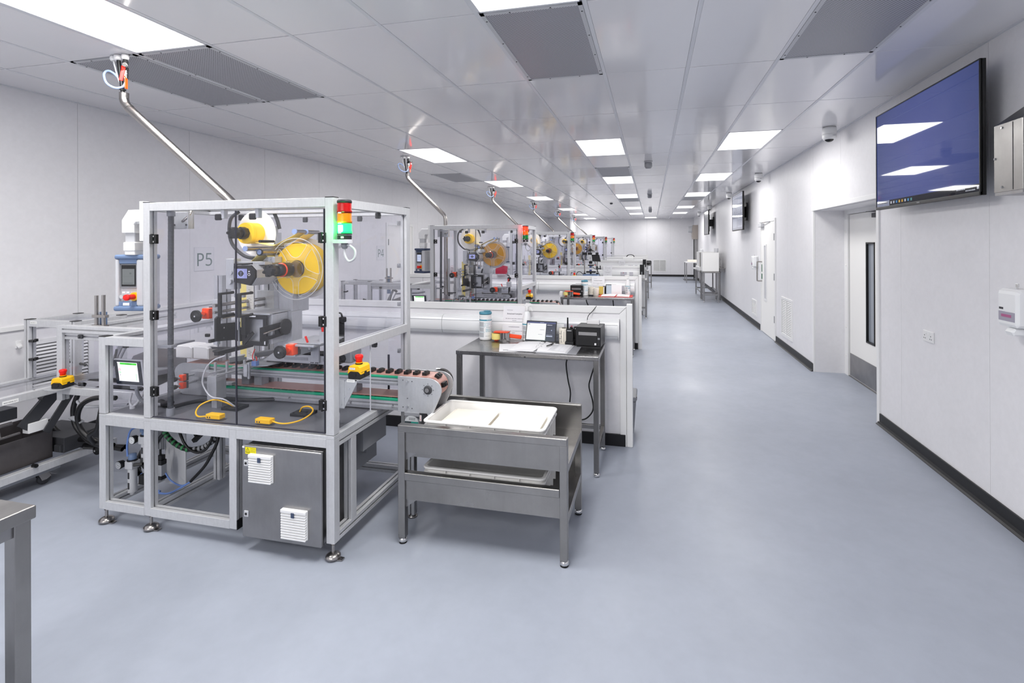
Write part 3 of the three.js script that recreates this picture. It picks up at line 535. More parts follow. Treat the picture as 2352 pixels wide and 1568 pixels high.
  const hx = -3.13, hD = 2.52, tw = (gs) => (Array.isArray(gs) ? gs : [gs]).map((g) => turnAbout(g, hx, 0, hD, 0.2));
  const hp = mesh('operator_panel', tw([B(hx - 0.085, hx + 0.1, 1.34, 1.63, hD - 0.035, hD + 0.075, 0.006), B(hx - 0.085, hx - 0.062, 1.34, 1.63, hD - 0.058, hD + 0.06, 0.01), B(hx + 0.048, hx + 0.1, 1.34, 1.63, hD - 0.058, hD + 0.06, 0.014)]), M.lightGrey, o);
  mesh('panel_cap', tw([B(hx - 0.088, hx + 0.104, 1.629, 1.658, hD - 0.062, hD + 0.08, 0.012), B(hx - 0.064, hx + 0.05, 1.602, 1.631, hD - 0.05, hD, 0.004), B(hx - 0.092, hx + 0.104, 1.312, 1.342, hD - 0.066, hD + 0.08, 0.012), B(hx - 0.068, hx + 0.05, 1.34, 1.37, hD - 0.052, hD, 0.004)]), M.blueGrey, hp);
  mesh('screen_bezel', tw([B(hx - 0.057, hx + 0.045, 1.45, 1.6, hD - 0.045, hD - 0.03, 0.003)]), M.greyPlastic, hp);
  mesh('screen_glass', tw([B(hx - 0.051, hx + 0.04, 1.463, 1.594, hD - 0.047, hD - 0.04)]), M.black, hp);
  mesh('operator_screen', tw(plate(hx - 0.0065, 1.522, hD - 0.0475, 0.078, 0.096)), S.hmi, hp);
  mesh('panel_stop', tw([C([hx + 0.03, 1.40, hD - 0.105], [hx + 0.03, 1.40, hD - 0.05], 0.0155), L([[0, 0], [0.017, 0], [0.019, 0.006], [0.019, 0.014], [0, 0.014]], [hx + 0.03, 1.40, hD - 0.112], 'D')]), M.red, hp);
  mesh('stop_ring', tw([C([hx + 0.03, 1.40, hD - 0.052], [hx + 0.03, 1.40, hD - 0.035], 0.026)]), M.yellow, hp);
  mesh('push_button', tw([C([hx - 0.044, 1.40, hD - 0.058], [hx - 0.044, 1.40, hD - 0.035], 0.012), C([hx - 0.016, 1.40, hD - 0.058], [hx - 0.016, 1.40, hD - 0.035], 0.012)]), M.chrome, hp);
  mesh('button_label', tw([B(hx - 0.053, hx - 0.035, 1.42, 1.429, hD - 0.038, hD - 0.033), B(hx - 0.026, hx - 0.008, 1.42, 1.429, hD - 0.038, hD - 0.033)]), M.paper, hp);
  const nb = mesh('name_badge', tw([B(hx - 0.035, hx + 0.005, 1.346, 1.362, hD - 0.055, hD - 0.051)]), M.paper, hp);
  // touch tablet in the low bay
  const tl = (gs) => (Array.isArray(gs) ? gs : [gs]).map((g) => turnAbout(g, 0, 0.93, 2.52, 0.12, 'x'));
  const tb = mesh('touch_tablet', tl([B(-3.275, -3.05, 0.84, 1.01, 2.50, 2.515, 0.014)]), M.lightGrey, o);
  mesh('tablet_glass', tl([B(-3.267, -3.058, 0.848, 1.004, 2.496, 2.503, 0.008)]), M.navy, tb);
  mesh('tablet_screen', tl(plate(-3.162, 0.932, 2.4955, 0.158, 0.122)), S.tablet, tb);
  mesh('tablet_case', tl([B(-3.25, -3.07, 0.86, 0.99, 2.513, 2.55, 0.012), B(-3.19, -3.13, 0.81, 0.845, 2.515, 2.55, 0.004)]), M.greyPlastic, tb);
  mesh('tablet_cable', TB([[-3.15, 0.82, 2.54], [-3.15, 0.77, 2.55], [-3.13, 0.715, 2.58], [-3.05, 0.695, 2.62]], 0.011), M.greyPlastic, tb);
  mesh('cable_clip', [TB([[-3.24, 0.77, 2.58], [-3.23, 0.72, 2.56], [-3.2, 0.69, 2.55]], 0.007), TB([[-3.19, 0.77, 2.62], [-3.185, 0.72, 2.58], [-3.2, 0.69, 2.56]], 0.009), C([-3.2, yu, 2.555], [-3.2, yu + 0.018, 2.555], 0.017)], M.lightGrey, tb);
  // ---- label head and its reels; every axle points along the room
  const col = mesh('mount_column', [prof('y', yu, 1.80, [-2.62, -2.54], [3.02, 3.10], 'x-x+D-'), prof('y', yu, 1.5, [-3.0, -2.93], [2.98, 3.06], 'x+D-'), B(-2.65, -2.12, 1.50, 1.56, 2.96, 3.02, 0.003), B(-2.63, -2.45, 1.56, 1.84, 2.93, 2.96, 0.003), B(-2.25, -2.12, 1.5, 1.62, 2.93, 2.97, 0.003)], M.aluPlate, o);
  mesh('column_foot', [B(-2.66, -2.50, yu, yu + 0.016, 2.98, 3.14), B(-3.02, -2.9, yu, yu + 0.016, 2.96, 3.08)], M.aluDark, col);
  const rw = [-2.529, 1.79];
  const wr = mesh('rewind_disc', [L([[0, 0], [0.148, 0], [0.15, 0.002], [0.148, 0.005], [0, 0.005]], [rw[0], rw[1], 2.85], 'D', 64)], M.whiteSoft, o);
  mesh('backing_paper_roll', [L([[0.035, 0], [0.066, 0], [0.0675, 0.004], [0.0675, 0.098], [0.035, 0.098]], [rw[0], rw[1], 2.752], 'D', 48), L([[0.067, 0], [0.069, 0], [0.069, 0.006], [0.067, 0.006]], [rw[0], rw[1], 2.776], 'D', 48)], M.yellowReel, wr);
  mesh('rewind_spindle', [L([[0, 0], [0.038, 0], [0.04, 0.003], [0.04, 0.05], [0, 0.05]], [rw[0], rw[1], 2.71], 'D', 8), L([[0, 0], [0.026, 0], [0.034, 0.006], [0.036, 0.02], [0.032, 0.03], [0.032, 0.06], [0, 0.06]], [rw[0], rw[1], 2.645], 'D', 24), ...seq(0, Math.PI / 3, 6).map((a) => C([rw[0] + 0.03 * Math.cos(a), rw[1] + 0.03 * Math.sin(a), 2.643], [rw[0] + 0.03 * Math.cos(a), rw[1] + 0.03 * Math.sin(a), 2.668], 0.009, 0.011, 8))], M.black, wr);
  mesh('rewind_hose', [TB([[-2.62, 1.93, 2.80], [-2.68, 1.89, 2.80], [-2.705, 1.81, 2.81], [-2.69, 1.72, 2.82], [-2.62, 1.645, 2.84], [-2.55, 1.62, 2.88]], 0.011, 40), TB([[-2.44, 1.94, 2.90], [-2.41, 1.88, 2.90], [-2.40, 1.82, 2.91]], 0.012)], M.hose, wr);
  const sr = [-2.17, 1.563];
  const rl = mesh('label_roll', [L([[0.055, 0], [0.1585, 0], [0.16, 0.003], [0.16, 0.108], [0.055, 0.108]], [sr[0], sr[1], 2.785], 'D', 72)], M.yellowReel, o);
  const lob = (a, r0, r1, half) => { const p = []; for (let i = 0; i <= 6; i++) { const t = a - half + (2 * half * i) / 6; p.push([sr[0] + r1 * Math.cos(t), sr[1] + r1 * Math.sin(t)]); } const q = half * 0.52; p.push([sr[0] + (r0 + 0.02) * Math.cos(a + q * 1.5), sr[1] + (r0 + 0.02) * Math.sin(a + q * 1.5)], [sr[0] + r0 * Math.cos(a + q * 0.5), sr[1] + r0 * Math.sin(a + q * 0.5)], [sr[0] + r0 * Math.cos(a - q * 0.5), sr[1] + r0 * Math.sin(a - q * 0.5)], [sr[0] + (r0 + 0.02) * Math.cos(a - q * 1.5), sr[1] + (r0 + 0.02) * Math.sin(a - q * 1.5)]); return p; };
  const fl = mesh('clear_flange', [E(ring(sr[0], sr[1], 0.192, 64), 'D', 2.772, 2.775, 0, [0, 1, 2, 3, 4].map((k) => lob(0.32 + k * Math.PI * 0.4, 0.072, 0.168, 0.5)))], M.clear, o);
  mesh('flange_rim', [new THREE.TorusGeometry(0.192, 0.0022, 6, 80).translate(sr[0], sr[1], -2.774), ...[0, 1, 2, 3, 4].map((k) => TB(lob(0.32 + k * Math.PI * 0.4, 0.072, 0.168, 0.5).map(([x, y]) => [x, y, 2.7725]), 0.0014, 60, 4, true))], M.frost, fl);
  mesh('rear_flange', [L([[0, 0], [0.19, 0], [0.192, 0.002], [0.19, 0.004], [0, 0.004]], [sr[0], sr[1], 2.897], 'D', 64)], M.lightGrey, fl);
  const hub = mesh('reel_spindle', [L([[0, 0], [0.022, 0], [0.031, 0.006], [0.034, 0.02], [0.030, 0.034], [0.030, 0.075], [0, 0.075]], [sr[0], sr[1], 2.53], 'D', 24), ...seq(0.3, Math.PI / 3, 6).map((a) => C([sr[0] + 0.027 * Math.cos(a), sr[1] + 0.027 * Math.sin(a), 2.528], [sr[0] + 0.027 * Math.cos(a), sr[1] + 0.027 * Math.sin(a), 2.555], 0.009, 0.011, 8)), L([[0, 0], [0.041, 0], [0.043, 0.004], [0.043, 0.06], [0, 0.06]], [sr[0], sr[1], 2.648], 'D', 28), L([[0, 0], [0.037, 0], [0.038, 0.05], [0, 0.05]], [sr[0], sr[1], 2.6], 'D', 24)], M.black, o);
  mesh('spindle_band', L([[0.03, 0], [0.042, 0], [0.042, 0.012], [0.03, 0.012]], [sr[0], sr[1], 2.642], 'D', 28), M.orange, hub);
  mesh('clear_hub', [L([[0.044, 0], [0.053, 0.002], [0.053, 0.08], [0.044, 0.08]], [sr[0], sr[1], 2.695], 'D', 36), ...seq(0, Math.PI / 14, 28).map((a) => bar([sr[0] + 0.053 * Math.cos(a), sr[1] + 0.053 * Math.sin(a), 2.70], [sr[0] + 0.053 * Math.cos(a), sr[1] + 0.053 * Math.sin(a), 2.772], 0.003, 0.003))], M.clear, hub);
  // guide rollers and the yellow web between them
  const rol = mesh('guide_roller', [C([-2.35, 1.692, 2.56], [-2.35, 1.692, 2.93], 0.0155), C([-2.335, 1.682 - 0.012, 2.66], [-2.335, 1.682 - 0.012, 2.93], 0.0215), C([-2.12, 1.795, 2.70], [-2.12, 1.795, 2.93], 0.0125)], M.pipe, o);
  mesh('roller_cap', [C([-2.35, 1.692, 2.556], [-2.35, 1.692, 2.562], 0.0158), C([-2.12, 1.795, 2.696], [-2.12, 1.795, 2.704], 0.0165), C([-2.12, 1.795, 2.80], [-2.12, 1.795, 2.81], 0.017), C([-2.335, 1.67, 2.652], [-2.335, 1.67, 2.661], 0.015)], M.paleBlue, rol);
  mesh('roller_ring', L([[0.015, 0], [0.0225, 0], [0.0225, 0.006], [0.015, 0.006]], [-2.335, 1.67, 2.655], 'D'), M.black, rol);
  mesh('black_rod', [C([-2.32, 1.736, 2.64], [-2.32, 1.736, 2.76], 0.0085)], M.black, rol);
  mesh('roller_arm', [bar([-2.12, 1.795, 2.93], [-2.16, 1.56, 2.95], 0.03, 0.012), bar([-2.35, 1.69, 2.93], [-2.35, 1.5, 2.95], 0.06, 0.012)], M.aluPlate, rol);
  const web = (a, b, d0, d1, t = 0.0012) => { const dx = b[0] - a[0], dy = b[1] - a[1], l = Math.hypot(dx, dy), nx = -dy / l * t, ny = dx / l * t; return E([[a[0], a[1]], [b[0], b[1]], [b[0] + nx, b[1] + ny], [a[0] + nx, a[1] + ny]], 'D', d0, d1); };
  mesh('yellow_web', [web([-2.355, 1.708], [-2.13, 1.808], 2.80, 2.9), web([-2.335, 1.648], [-2.125, 1.782], 2.80, 2.9), web([-2.36, 1.676], [-2.47, 1.585], 2.70, 2.80), web([-2.34, 1.648], [-2.29, 1.6], 2.72, 2.80), web([-2.335, 1.69], [-2.29, 1.5], 2.80, 2.9), web([-2.47, 1.73], [-2.36, 1.71], 2.77, 2.86)], M.paleYellow, o);
  mesh('label_tape', [B(-2.667, -2.61, 0.97, 1.46, 2.86, 2.862)], M.paleYellow, o);
  const lt = mesh('label_backing', [B(-2.61, -2.552, 0.96, 1.5, 2.851, 2.853)], M.paper, o); mesh('label_print', plate(-2.581, 1.23, 2.8505, 0.056, 0.52), P.web, lt);
  // head body: faceted grey housing with a black face and a round-dial screen
  const hy = 1.535, oct = (x0, x1, y0, y1, c) => [[x0, y0], [x1 - c, y0 - 0.02], [x1, y0 + c * 0.8], [x1, y1 - c * 0.8], [x1 - c, y1 + 0.004], [x0, y1]];
  const hd = mesh('label_head', [E(oct(-2.475, -2.315, 1.487, 1.592, 0.035), 'D', 2.61, 2.95, 0.003), B(-2.52, -2.3, 1.592, 1.612, 2.66, 2.95, 0.003)], M.aluPlate, o);
  mesh('head_face', E(oct(-2.466, -2.312, 1.49, 1.59, 0.036), 'D', 2.59, 2.612, 0.004), M.blackMetal, hd);
  mesh('head_screen', plate(-2.41, 1.542, 2.5895, 0.088, 0.058), S.head, hd);
  mesh('head_icon', [L([[0.006, 0], [0.0085, 0], [0.0085, 0.001], [0.006, 0.001]], [-2.352, 1.537, 2.589], 'D', 16), B(-2.356, -2.346, 1.552, 1.558, 2.589, 2.59)], M.paper, hd);
  mesh('head_side_plate', [B(-2.56, -2.50, 1.44, 1.63, 2.63, 2.69, 0.004), C([-2.52, 1.545, 2.622], [-2.52, 1.545, 2.632], 0.014), C([-2.52, 1.49, 2.612], [-2.52, 1.49, 2.632], 0.017)], M.aluPlate, hd);
  mesh('head_lever', [C([-2.455, 1.598, 2.60], [-2.355, 1.602, 2.62], 0.006), C([-2.462, 1.598, 2.598], [-2.45, 1.598, 2.601], 0.010)], M.black, hd);
  mesh('sensor_block', [B(-2.33, -2.28, 1.602, 1.64, 2.72, 2.8, 0.003), C([-2.31, 1.63, 2.71], [-2.31, 1.63, 2.722], 0.008)], M.aluPlate, hd);
  // ---- applicator: slides run along the room on two rods
  const sl = mesh('slide_rod', [C([-2.6, 1.344, 2.58], [-2.6, 1.344, 3.06], 0.0115), C([-2.6, 1.302, 2.58], [-2.6, 1.302, 3.0], 0.0085), C([-2.66, 1.252, 2.62], [-2.66, 1.252, 3.0], 0.009), C([-2.6, 1.262, 2.62], [-2.6, 1.262, 3.02], 0.006)], M.pipe, o);
  mesh('slide_bracket', [B(-2.632, -2.592, 1.245, 1.38, 2.60, 2.64, 0.003), B(-2.66, -2.52, 1.225, 1.4, 3.0, 3.04, 0.003), B(-2.63, -2.60, 1.10, 1.25, 2.605, 2.63, 0.003), B(-2.33, -2.23, 1.28, 1.47, 2.82, 2.98, 0.003)], M.aluPlate, sl);
  knobWheel(o, -2.69, 1.283, 2.53, 0.036); counterBlock(o, -2.687, 1.293, 2.60);
  const ab = mesh('applicator_body', [B(-2.455, -2.25, 1.108, 1.297, 2.66, 2.80, 0.003), B(-2.52, -2.25, 1.288, 1.298, 2.64, 2.88, 0.002), B(-2.33, -2.22, 1.07, 1.29, 2.80, 2.9, 0.003)], M.aluPlate, o);
  mesh('applicator_frame', [E([[-2.445, 1.10], [-2.27, 1.10], [-2.27, 1.283], [-2.445, 1.283]], 'D', 2.635, 2.648, 0.001, [[[-2.42, 1.125], [-2.295, 1.125], [-2.295, 1.262], [-2.42, 1.262]]]), B(-2.42, -2.39, 1.17, 1.285, 2.60, 2.64, 0.003), bar([-2.43, 1.11, 2.63], [-2.36, 1.18, 2.63], 0.02, 0.012)], M.blackMetal, ab);
  mesh('frame_tag', [B(-2.395, -2.345, 1.275, 1.283, 2.632, 2.634), B(-2.283, -2.275, 1.11, 1.16, 2.632, 2.634), B(-2.45, -2.437, 1.2, 1.265, 2.592, 2.594)], M.paper, ab);
  const bl = mesh('guide_plate', [E([[2.495, 1.145], [2.68, 1.125], [2.68, 1.235], [2.53, 1.245], [2.53, 1.278], [2.70, 1.278], [2.70, 1.292], [2.51, 1.292], [2.495, 1.28]], 'x', -2.512, -2.498, 0.001), E([[2.55, 1.139], [2.88, 1.16], [2.88, 1.241], [2.55, 1.227]], 'x', -2.244, -2.234, 0.001, [[[2.59, 1.165], [2.68, 1.168], [2.68, 1.20], [2.59, 1.198]]]), B(-2.53, -2.49, 1.15, 1.2, 2.64, 2.69, 0.004), B(-2.53, -2.515, 1.14, 1.16, 2.47, 2.51, 0.002), B(-2.52, -2.49, 1.06, 1.085, 2.50, 2.78, 0.003)], M.blackMetal, o);
  mesh('guide_wheel', [L([[0, 0], [0.046, 0], [0.05, 0.004], [0.05, 0.014], [0.046, 0.018], [0, 0.018]], [-2.236, 1.202, 2.75], 'x', 40), L([[0, 0], [0.034, 0], [0.034, 0.03], [0, 0.03]], [-2.51, 1.15, 2.67], 'x', 28)], M.black, bl);
  mesh('guide_bolt', [[2.54, 1.16], [2.54, 1.22], [2.66, 1.15], [2.66, 1.215]].map(([D, y]) => C([-2.494, y, D], [-2.486, y, D], 0.0055, 0.0055, 8)), M.chrome, bl);
  mesh('guide_shaft', [C([-2.225, 1.19, 2.56], [-2.225, 1.205, 2.72], 0.0045), C([-2.225, 1.21, 2.75], [-2.225, 1.225, 2.86], 0.003)], M.pipe, bl);
  for (const x of [-2.49, -2.352]) {           // two loop handles
    mesh('loop_handle', [bar([x, 1.287, 2.515], [x, 1.43, 2.515], 0.022, 0.014, 0.003), bar([x, 1.425, 2.512], [x + 0.004, 1.425, 2.60], 0.022, 0.013, 0.003), bar([x, 1.294, 2.512], [x + 0.004, 1.294, 2.60], 0.026, 0.013, 0.003), C([x, 1.425, 2.60], [x, 1.425, 2.615], 0.009), C([x, 1.294, 2.60], [x, 1.294, 2.615], 0.009)], M.black, o);
  }
  mesh('slide_stem', [C([-2.45, 1.1, 2.615], [-2.45, 1.46, 2.615], 0.005), C([-2.45, 1.455, 2.615], [-2.45, 1.485, 2.615], 0.011, 0.011, 8), B(-2.475, -2.405, 1.395, 1.42, 2.605, 2.625, 0.003)], M.greyPlastic, o);
  // pressing station over the belt
  const ps = mesh('press_plate', [E([[-2.505, 0.95], [-2.40, 1.02], [-2.375, 1.02], [-2.365, 1.0], [-1.98, 1.0], [-1.955, 0.99], [-1.945, 0.97], [-1.955, 0.952], [-1.98, 0.944]], 'D', 2.875, 2.882, 0.001), E([[-2.505, 0.95], [-2.40, 1.02], [-2.365, 1.0], [-1.98, 1.0], [-1.945, 0.97], [-1.98, 0.944]], 'D', 2.995, 3.0, 0.001), B(-2.13, -2.07, 0.955, 1.125, 2.86, 2.875, 0.003)], M.aluPlate, o);
  mesh('press_belt', E([[-2.49, 0.946], [-2.40, 1.016], [-2.365, 1.006], [-1.98, 1.006], [-1.944, 0.99], [-1.938, 0.968], [-1.95, 0.945], [-1.98, 0.936], [-2.49, 0.94]], 'D', 2.89, 2.99, 0.001), M.blackSoft, ps);
  mesh('press_slot', [B(-2.34, -2.16, 0.965, 0.985, 2.8735, 2.876), B(-2.05, -2.0, 0.965, 0.985, 2.8735, 2.876)], M.aluDark, ps);
  mesh('press_hole', [[-2.125, 0.958], [-2.112, 0.958], [-2.09, 0.958], [-2.078, 0.958]].map(([x, y]) => C([x, y, 2.857], [x, y, 2.861], 0.004, 0.004, 8)), M.darkGrey, ps);
  const stg = mesh('press_stage', [B(-2.13, -1.93, 1.11, 1.122, 2.62, 2.9, 0.002), B(-2.13, -2.118, 1.03, 1.12, 2.70, 2.9, 0.002), B(-1.95, -1.90, 1.12, 1.19, 2.70, 2.78, 0.002), B(-2.12, -1.9, 1.125, 1.13, 2.64, 2.88), C([-2.05, 1.095, 2.66], [-2.05, 1.095, 2.86], 0.008), C([-1.99, 1.095, 2.66], [-1.99, 1.095, 2.86], 0.008)], M.aluPlate, o);
  mesh('stage_lever', [bar([-2.0, 1.13, 2.66], [-2.012, 1.168, 2.655], 0.012, 0.01, 0.003), bar([-1.925, 1.19, 2.70], [-1.925, 1.225, 2.695], 0.013, 0.012, 0.004), C([-1.925, 1.226, 2.694], [-1.915, 1.226, 2.70], 0.008)], M.red, stg);
  knobWheel(o, -2.108, 1.088, 2.545, 0.038); counterBlock(o, -2.083, 1.095, 2.60);
  mesh('press_motor', [C([-1.985, 1.0, 3.02], [-1.895, 1.0, 3.02], 0.05), B(-1.99, -1.9, 0.94, 1.02, 2.96, 3.06, 0.01), B(-1.96, -1.92, 0.95, 1.05, 2.97, 3.05, 0.01)], M.greyPlastic, o);
  mesh('drive_column', [B(-2.005, -1.98, 1.0, 1.2, 2.98, 3.01, 0.004), B(-2.015, -1.97, 1.2, 1.235, 2.97, 3.02, 0.008), TB([[-1.992, 1.235, 3.0], [-1.996, 1.26, 2.99], [-2.02, 1.265, 2.98]], 0.006)], M.blackSoft, o);
  mesh('crank_wheel', [new THREE.TorusGeometry(0.06, 0.012, 8, 28).rotateY(1.2).translate(-2.37, 1.30, -3.0), C([-2.34, 1.352, 2.98], [-2.26, 1.368, 2.98], 0.011)], M.hose, o);
  // small things on the deck
  const sen = (x, D, px, pD, pts) => {
    const s = mesh('sensor_box', [B(x - 0.05, x + 0.05, yu + 0.01, yu + 0.036, D - 0.022, D + 0.022, 0.004)], M.yellow, o);
    mesh('sensor_foot', B(x - 0.056, x + 0.058, yu, yu + 0.01, D - 0.012, D + 0.03, 0.002), M.clear, s);
    mesh('sensor_screw', [-0.034, -0.018].map((k) => C([x + k, yu + 0.02, D - 0.024], [x + k, yu + 0.02, D - 0.02], 0.005, 0.005, 8)), M.chrome, s);
    mesh('cable_entry_plate', [B(px - 0.06, px + 0.06, yu, yu + 0.018, pD - 0.05, pD + 0.05, 0.003), ...[-0.045, 0.045].flatMap((a) => [-0.036, 0.036].map((b) => C([px + a, yu + 0.017, pD + b], [px + a, yu + 0.02, pD + b], 0.006, 0.006, 8))), ...[-0.02, 0, 0.02].map((a) => C([px + a, yu + 0.016, pD], [px + a, yu + 0.021, pD], 0.009, 0.009, 12))], M.black, o);
    const cb = mesh('yellow_cable', TB(pts, 0.0045, 40), M.yellow, s); return cb;
  };
  sen(-2.51, 2.50, -2.56, 2.70, [[-2.56, yu + 0.02, 2.49], [-2.625, yu + 0.014, 2.49], [-2.672, yu + 0.03, 2.52], [-2.686, yu + 0.055, 2.57], [-2.646, yu + 0.072, 2.62], [-2.604, yu + 0.05, 2.66], [-2.562, yu + 0.018, 2.69]]);
  sen(-2.165, 2.50, -2.06, 2.70, [[-2.115, yu + 0.022, 2.50], [-2.065, yu + 0.016, 2.495], [-2.018, yu + 0.014, 2.51], [-1.968, yu + 0.022, 2.55], [-1.942, yu + 0.04, 2.60], [-1.951, yu + 0.055, 2.64], [-2.0, yu + 0.062, 2.67], [-2.053, yu + 0.05, 2.68], [-2.08, yu + 0.018, 2.69]]);
  mesh('white_cable', [TB([[-2.563, 1.031, 2.63], [-2.638, 1.003, 2.62], [-2.697, 0.951, 2.62], [-2.728, 0.871, 2.62], [-2.708, 0.815, 2.62], [-2.659, 0.772, 2.62], [-2.584, 0.755, 2.64], [-2.55, yu + 0.015, 2.69]], 0.0045, 48), TB([[-1.78, yu, 2.60], [-1.765, 0.74, 2.60], [-1.74, 0.745, 2.58], [-1.72, 0.72, 2.55]], 0.009), TB([[-1.755, yu, 2.56], [-1.75, 0.73, 2.56], [-1.73, 0.735, 2.54], [-1.72, 0.72, 2.52]], 0.009)], M.lightGrey, o);
  mesh('black_cable', [TB([[-2.92, yu + 0.02, 2.56], [-2.86, yu + 0.02, 2.72], [-2.7, yu + 0.016, 2.80], [-2.5, yu + 0.014, 2.85], [-2.3, yu + 0.014, 2.95]], 0.013, 40), TB([[-3.1, yu + 0.015, 2.66], [-3.02, yu + 0.02, 2.62], [-2.95, yu + 0.04, 2.6]], 0.02)], M.black, o);
  // low guides where the packs come in
  const gd = mesh('infeed_guide', [B(-2.735, -2.665, 0.735, 0.885, 2.66, 2.74, 0.002), B(-2.72, -2.68, yu, 0.74, 2.68, 2.72), ...[[-2.71, 2.70], [-2.66, 2.74], [-2.58, 2.80], [-2.50, 2.75]].map(([x, D]) => bar([x, 0.86, D], [x, 0.965, D], 0.014, 0.012, 0.002)), C([-2.72, 0.905, 2.66], [-2.60, 0.912, 3.02], 0.006), C([-2.665, 0.895, 2.66], [-2.545, 0.902, 3.02], 0.006), B(-2.495, -2.47, 0.885, 0.965, 2.70, 2.712, 0.002), bar([-2.70, 0.962, 2.8], [-2.46, 0.985, 3.1], 0.012, 0.05), E([[-2.6, 2.72], [-2.40, 2.80], [-2.36, 3.0], [-2.58, 3.0]], 'y', 0.935, 0.94)], M.aluPlate, o);
  mesh('guide_disc', [L([[0, 0], [0.06, 0], [0.06, 0.006], [0, 0.008]], [-2.9, 0.98, 2.95], 'y', 32), C([-2.9, 0.95, 2.95], [-2.9, 1.0, 2.95], 0.012), bar([-3.0, 1.0, 2.93], [-2.8, 1.0, 2.97], 0.014, 0.01)], M.darkGrey, gd);
  mesh('blue_sensor', [B(-2.475, -2.44, 0.945, 0.975, 2.74, 2.77, 0.003)], M.airBlue, gd);
  mesh('red_cable', TB([[-2.50, 1.04, 2.8], [-2.51, 0.99, 2.79], [-2.47, 0.965, 2.77], [-2.45, 0.985, 2.76], [-2.465, 1.0, 2.77]], 0.003), M.red, gd);
  mesh('cross_slide', [B(-3.02, -2.80, 0.835, 0.87, 2.80, 2.86, 0.002), B(-3.03, -2.70, 0.785, 0.803, 2.82, 2.86, 0.002), C([-2.985, 0.85, 2.74], [-2.985, 0.85, 2.82], 0.006), C([-2.985, 0.8, 2.74], [-2.985, 0.8, 2.84], 0.006)], M.aluPlate, o);
  for (const y of [0.85, 0.80]) { knobWheel(o, -2.985, y - 0.0, 2.645, 0.015); counterBlock(o, -2.985, y, 2.70, 0.62); }
  // ---- below the deck: air preparation, valve, cables, cable tray, control cabinet
  const reg = (x, y, D) => { const r = mesh('air_regulator', [C([x, y - 0.15, D], [x, y, D], 0.026), B(x - 0.03, x + 0.03, y, y + 0.05, D - 0.03, D + 0.03, 0.006), C([x, y - 0.165, D], [x, y - 0.15, D], 0.014)], M.lightGrey, o);
    mesh('regulator_knob', L([[0, 0], [0.022, 0], [0.024, 0.004], [0.022, 0.036], [0, 0.038]], [x, y + 0.056, D], 'y', 14), M.blueGrey, r); mesh('knob_ring', C([x, y + 0.049, D], [x, y + 0.057, D], 0.03), M.black, r);
    mesh('sight_slot', [B(x - 0.006, x + 0.006, y - 0.06, y - 0.02, D - 0.0275, D - 0.02), B(x - 0.006, x + 0.006, y - 0.125, y - 0.085, D - 0.0275, D - 0.02)], M.darkGrey, r);
    const ga = mesh('gauge_body', L([[0, 0], [0.024, 0], [0.026, 0.004], [0.024, 0.03], [0.012, 0.042], [0, 0.042]], [x - 0.06, y + 0.028, D - 0.045], 'D'), M.black, r); mesh('gauge_face', new THREE.CircleGeometry(0.0225, 28).translate(x - 0.06, y + 0.028, -(D - 0.0456)), P.gauge, r); };
  reg(-3.175, 0.44, 2.62); reg(-3.235, 0.29, 2.58);
  mesh('air_tube', [TB([[-3.25, 0.37, 2.56], [-3.265, 0.44, 2.57], [-3.255, 0.52, 2.58], [-3.22, 0.545, 2.59], [-3.18, 0.54, 2.6]], 0.006, 32), TB([[-3.19, 0.25, 2.6], [-3.16, 0.19, 2.62], [-3.11, 0.15, 2.62], [-3.06, 0.14, 2.62]], 0.006), TB([[-3.04, 0.25, 2.64], [-2.99, 0.215, 2.63], [-2.92, 0.19, 2.63], [-2.87, 0.2, 2.63], [-2.83, 0.225, 2.63]], 0.005), TB([[-3.07, 0.141, 2.6], [-2.98, 0.145, 2.6], [-2.915, 0.173, 2.62], [-2.832, 0.222, 2.63]], 0.006)], M.airBlue, o);
  mesh('pressure_switch', [B(-3.165, -3.135, 0.525, 0.60, 2.57, 2.62, 0.004)], M.blueGrey, o);
  mesh('solenoid_block', [B(-3.165, -3.12, 0.20, 0.26, 2.56, 2.62, 0.005), bar([-3.2, 0.32, 2.56], [-3.15, 0.325, 2.58], 0.02, 0.02, 0.004), C([-3.155, 0.32, 2.58], [-3.14, 0.28, 2.6], 0.012)], M.black, o);
  const sv = mesh('solenoid_valve', [B(-3.097, -3.052, 0.235, 0.305, 2.62, 2.66, 0.003), ...[0.25, 0.27, 0.29].map((y) => C([-3.112, y, 2.64], [-3.097, y, 2.64], 0.009))], M.aluPlate, o);
  mesh('valve_coil', [B(-3.099, -3.052, 0.305, 0.335, 2.62, 2.66, 0.003), B(-3.092, -3.057, 0.335, 0.365, 2.625, 2.655, 0.003), B(-3.097, -3.052, 0.21, 0.236, 2.62, 2.66, 0.003), C([-3.082, 0.365, 2.64], [-3.082, 0.40, 2.64], 0.007)], M.black, sv); mesh('valve_lead', TB([[-3.082, 0.4, 2.64], [-3.087, 0.5, 2.65], [-3.067, 0.6, 2.66]], 0.0035), M.greyPlastic, sv);
  mesh('mounting_panel', B(-3.29, -3.15, 0.36, 0.60, 2.72, 2.728), M.greyPlastic, o); mesh('mounting_panel', B(-3.16, -2.99, 0.13, 0.6, 2.74, 2.746), M.lightGrey, o);
  const loomPts = [[-3.03, 0.56, 2.62], [-3.01, 0.507, 2.62], [-2.942, 0.458, 2.62], [-2.858, 0.425, 2.63], [-2.778, 0.43, 2.65], [-2.731, 0.455, 2.67], [-2.68, 0.50, 2.68], [-2.64, 0.6, 2.69]];
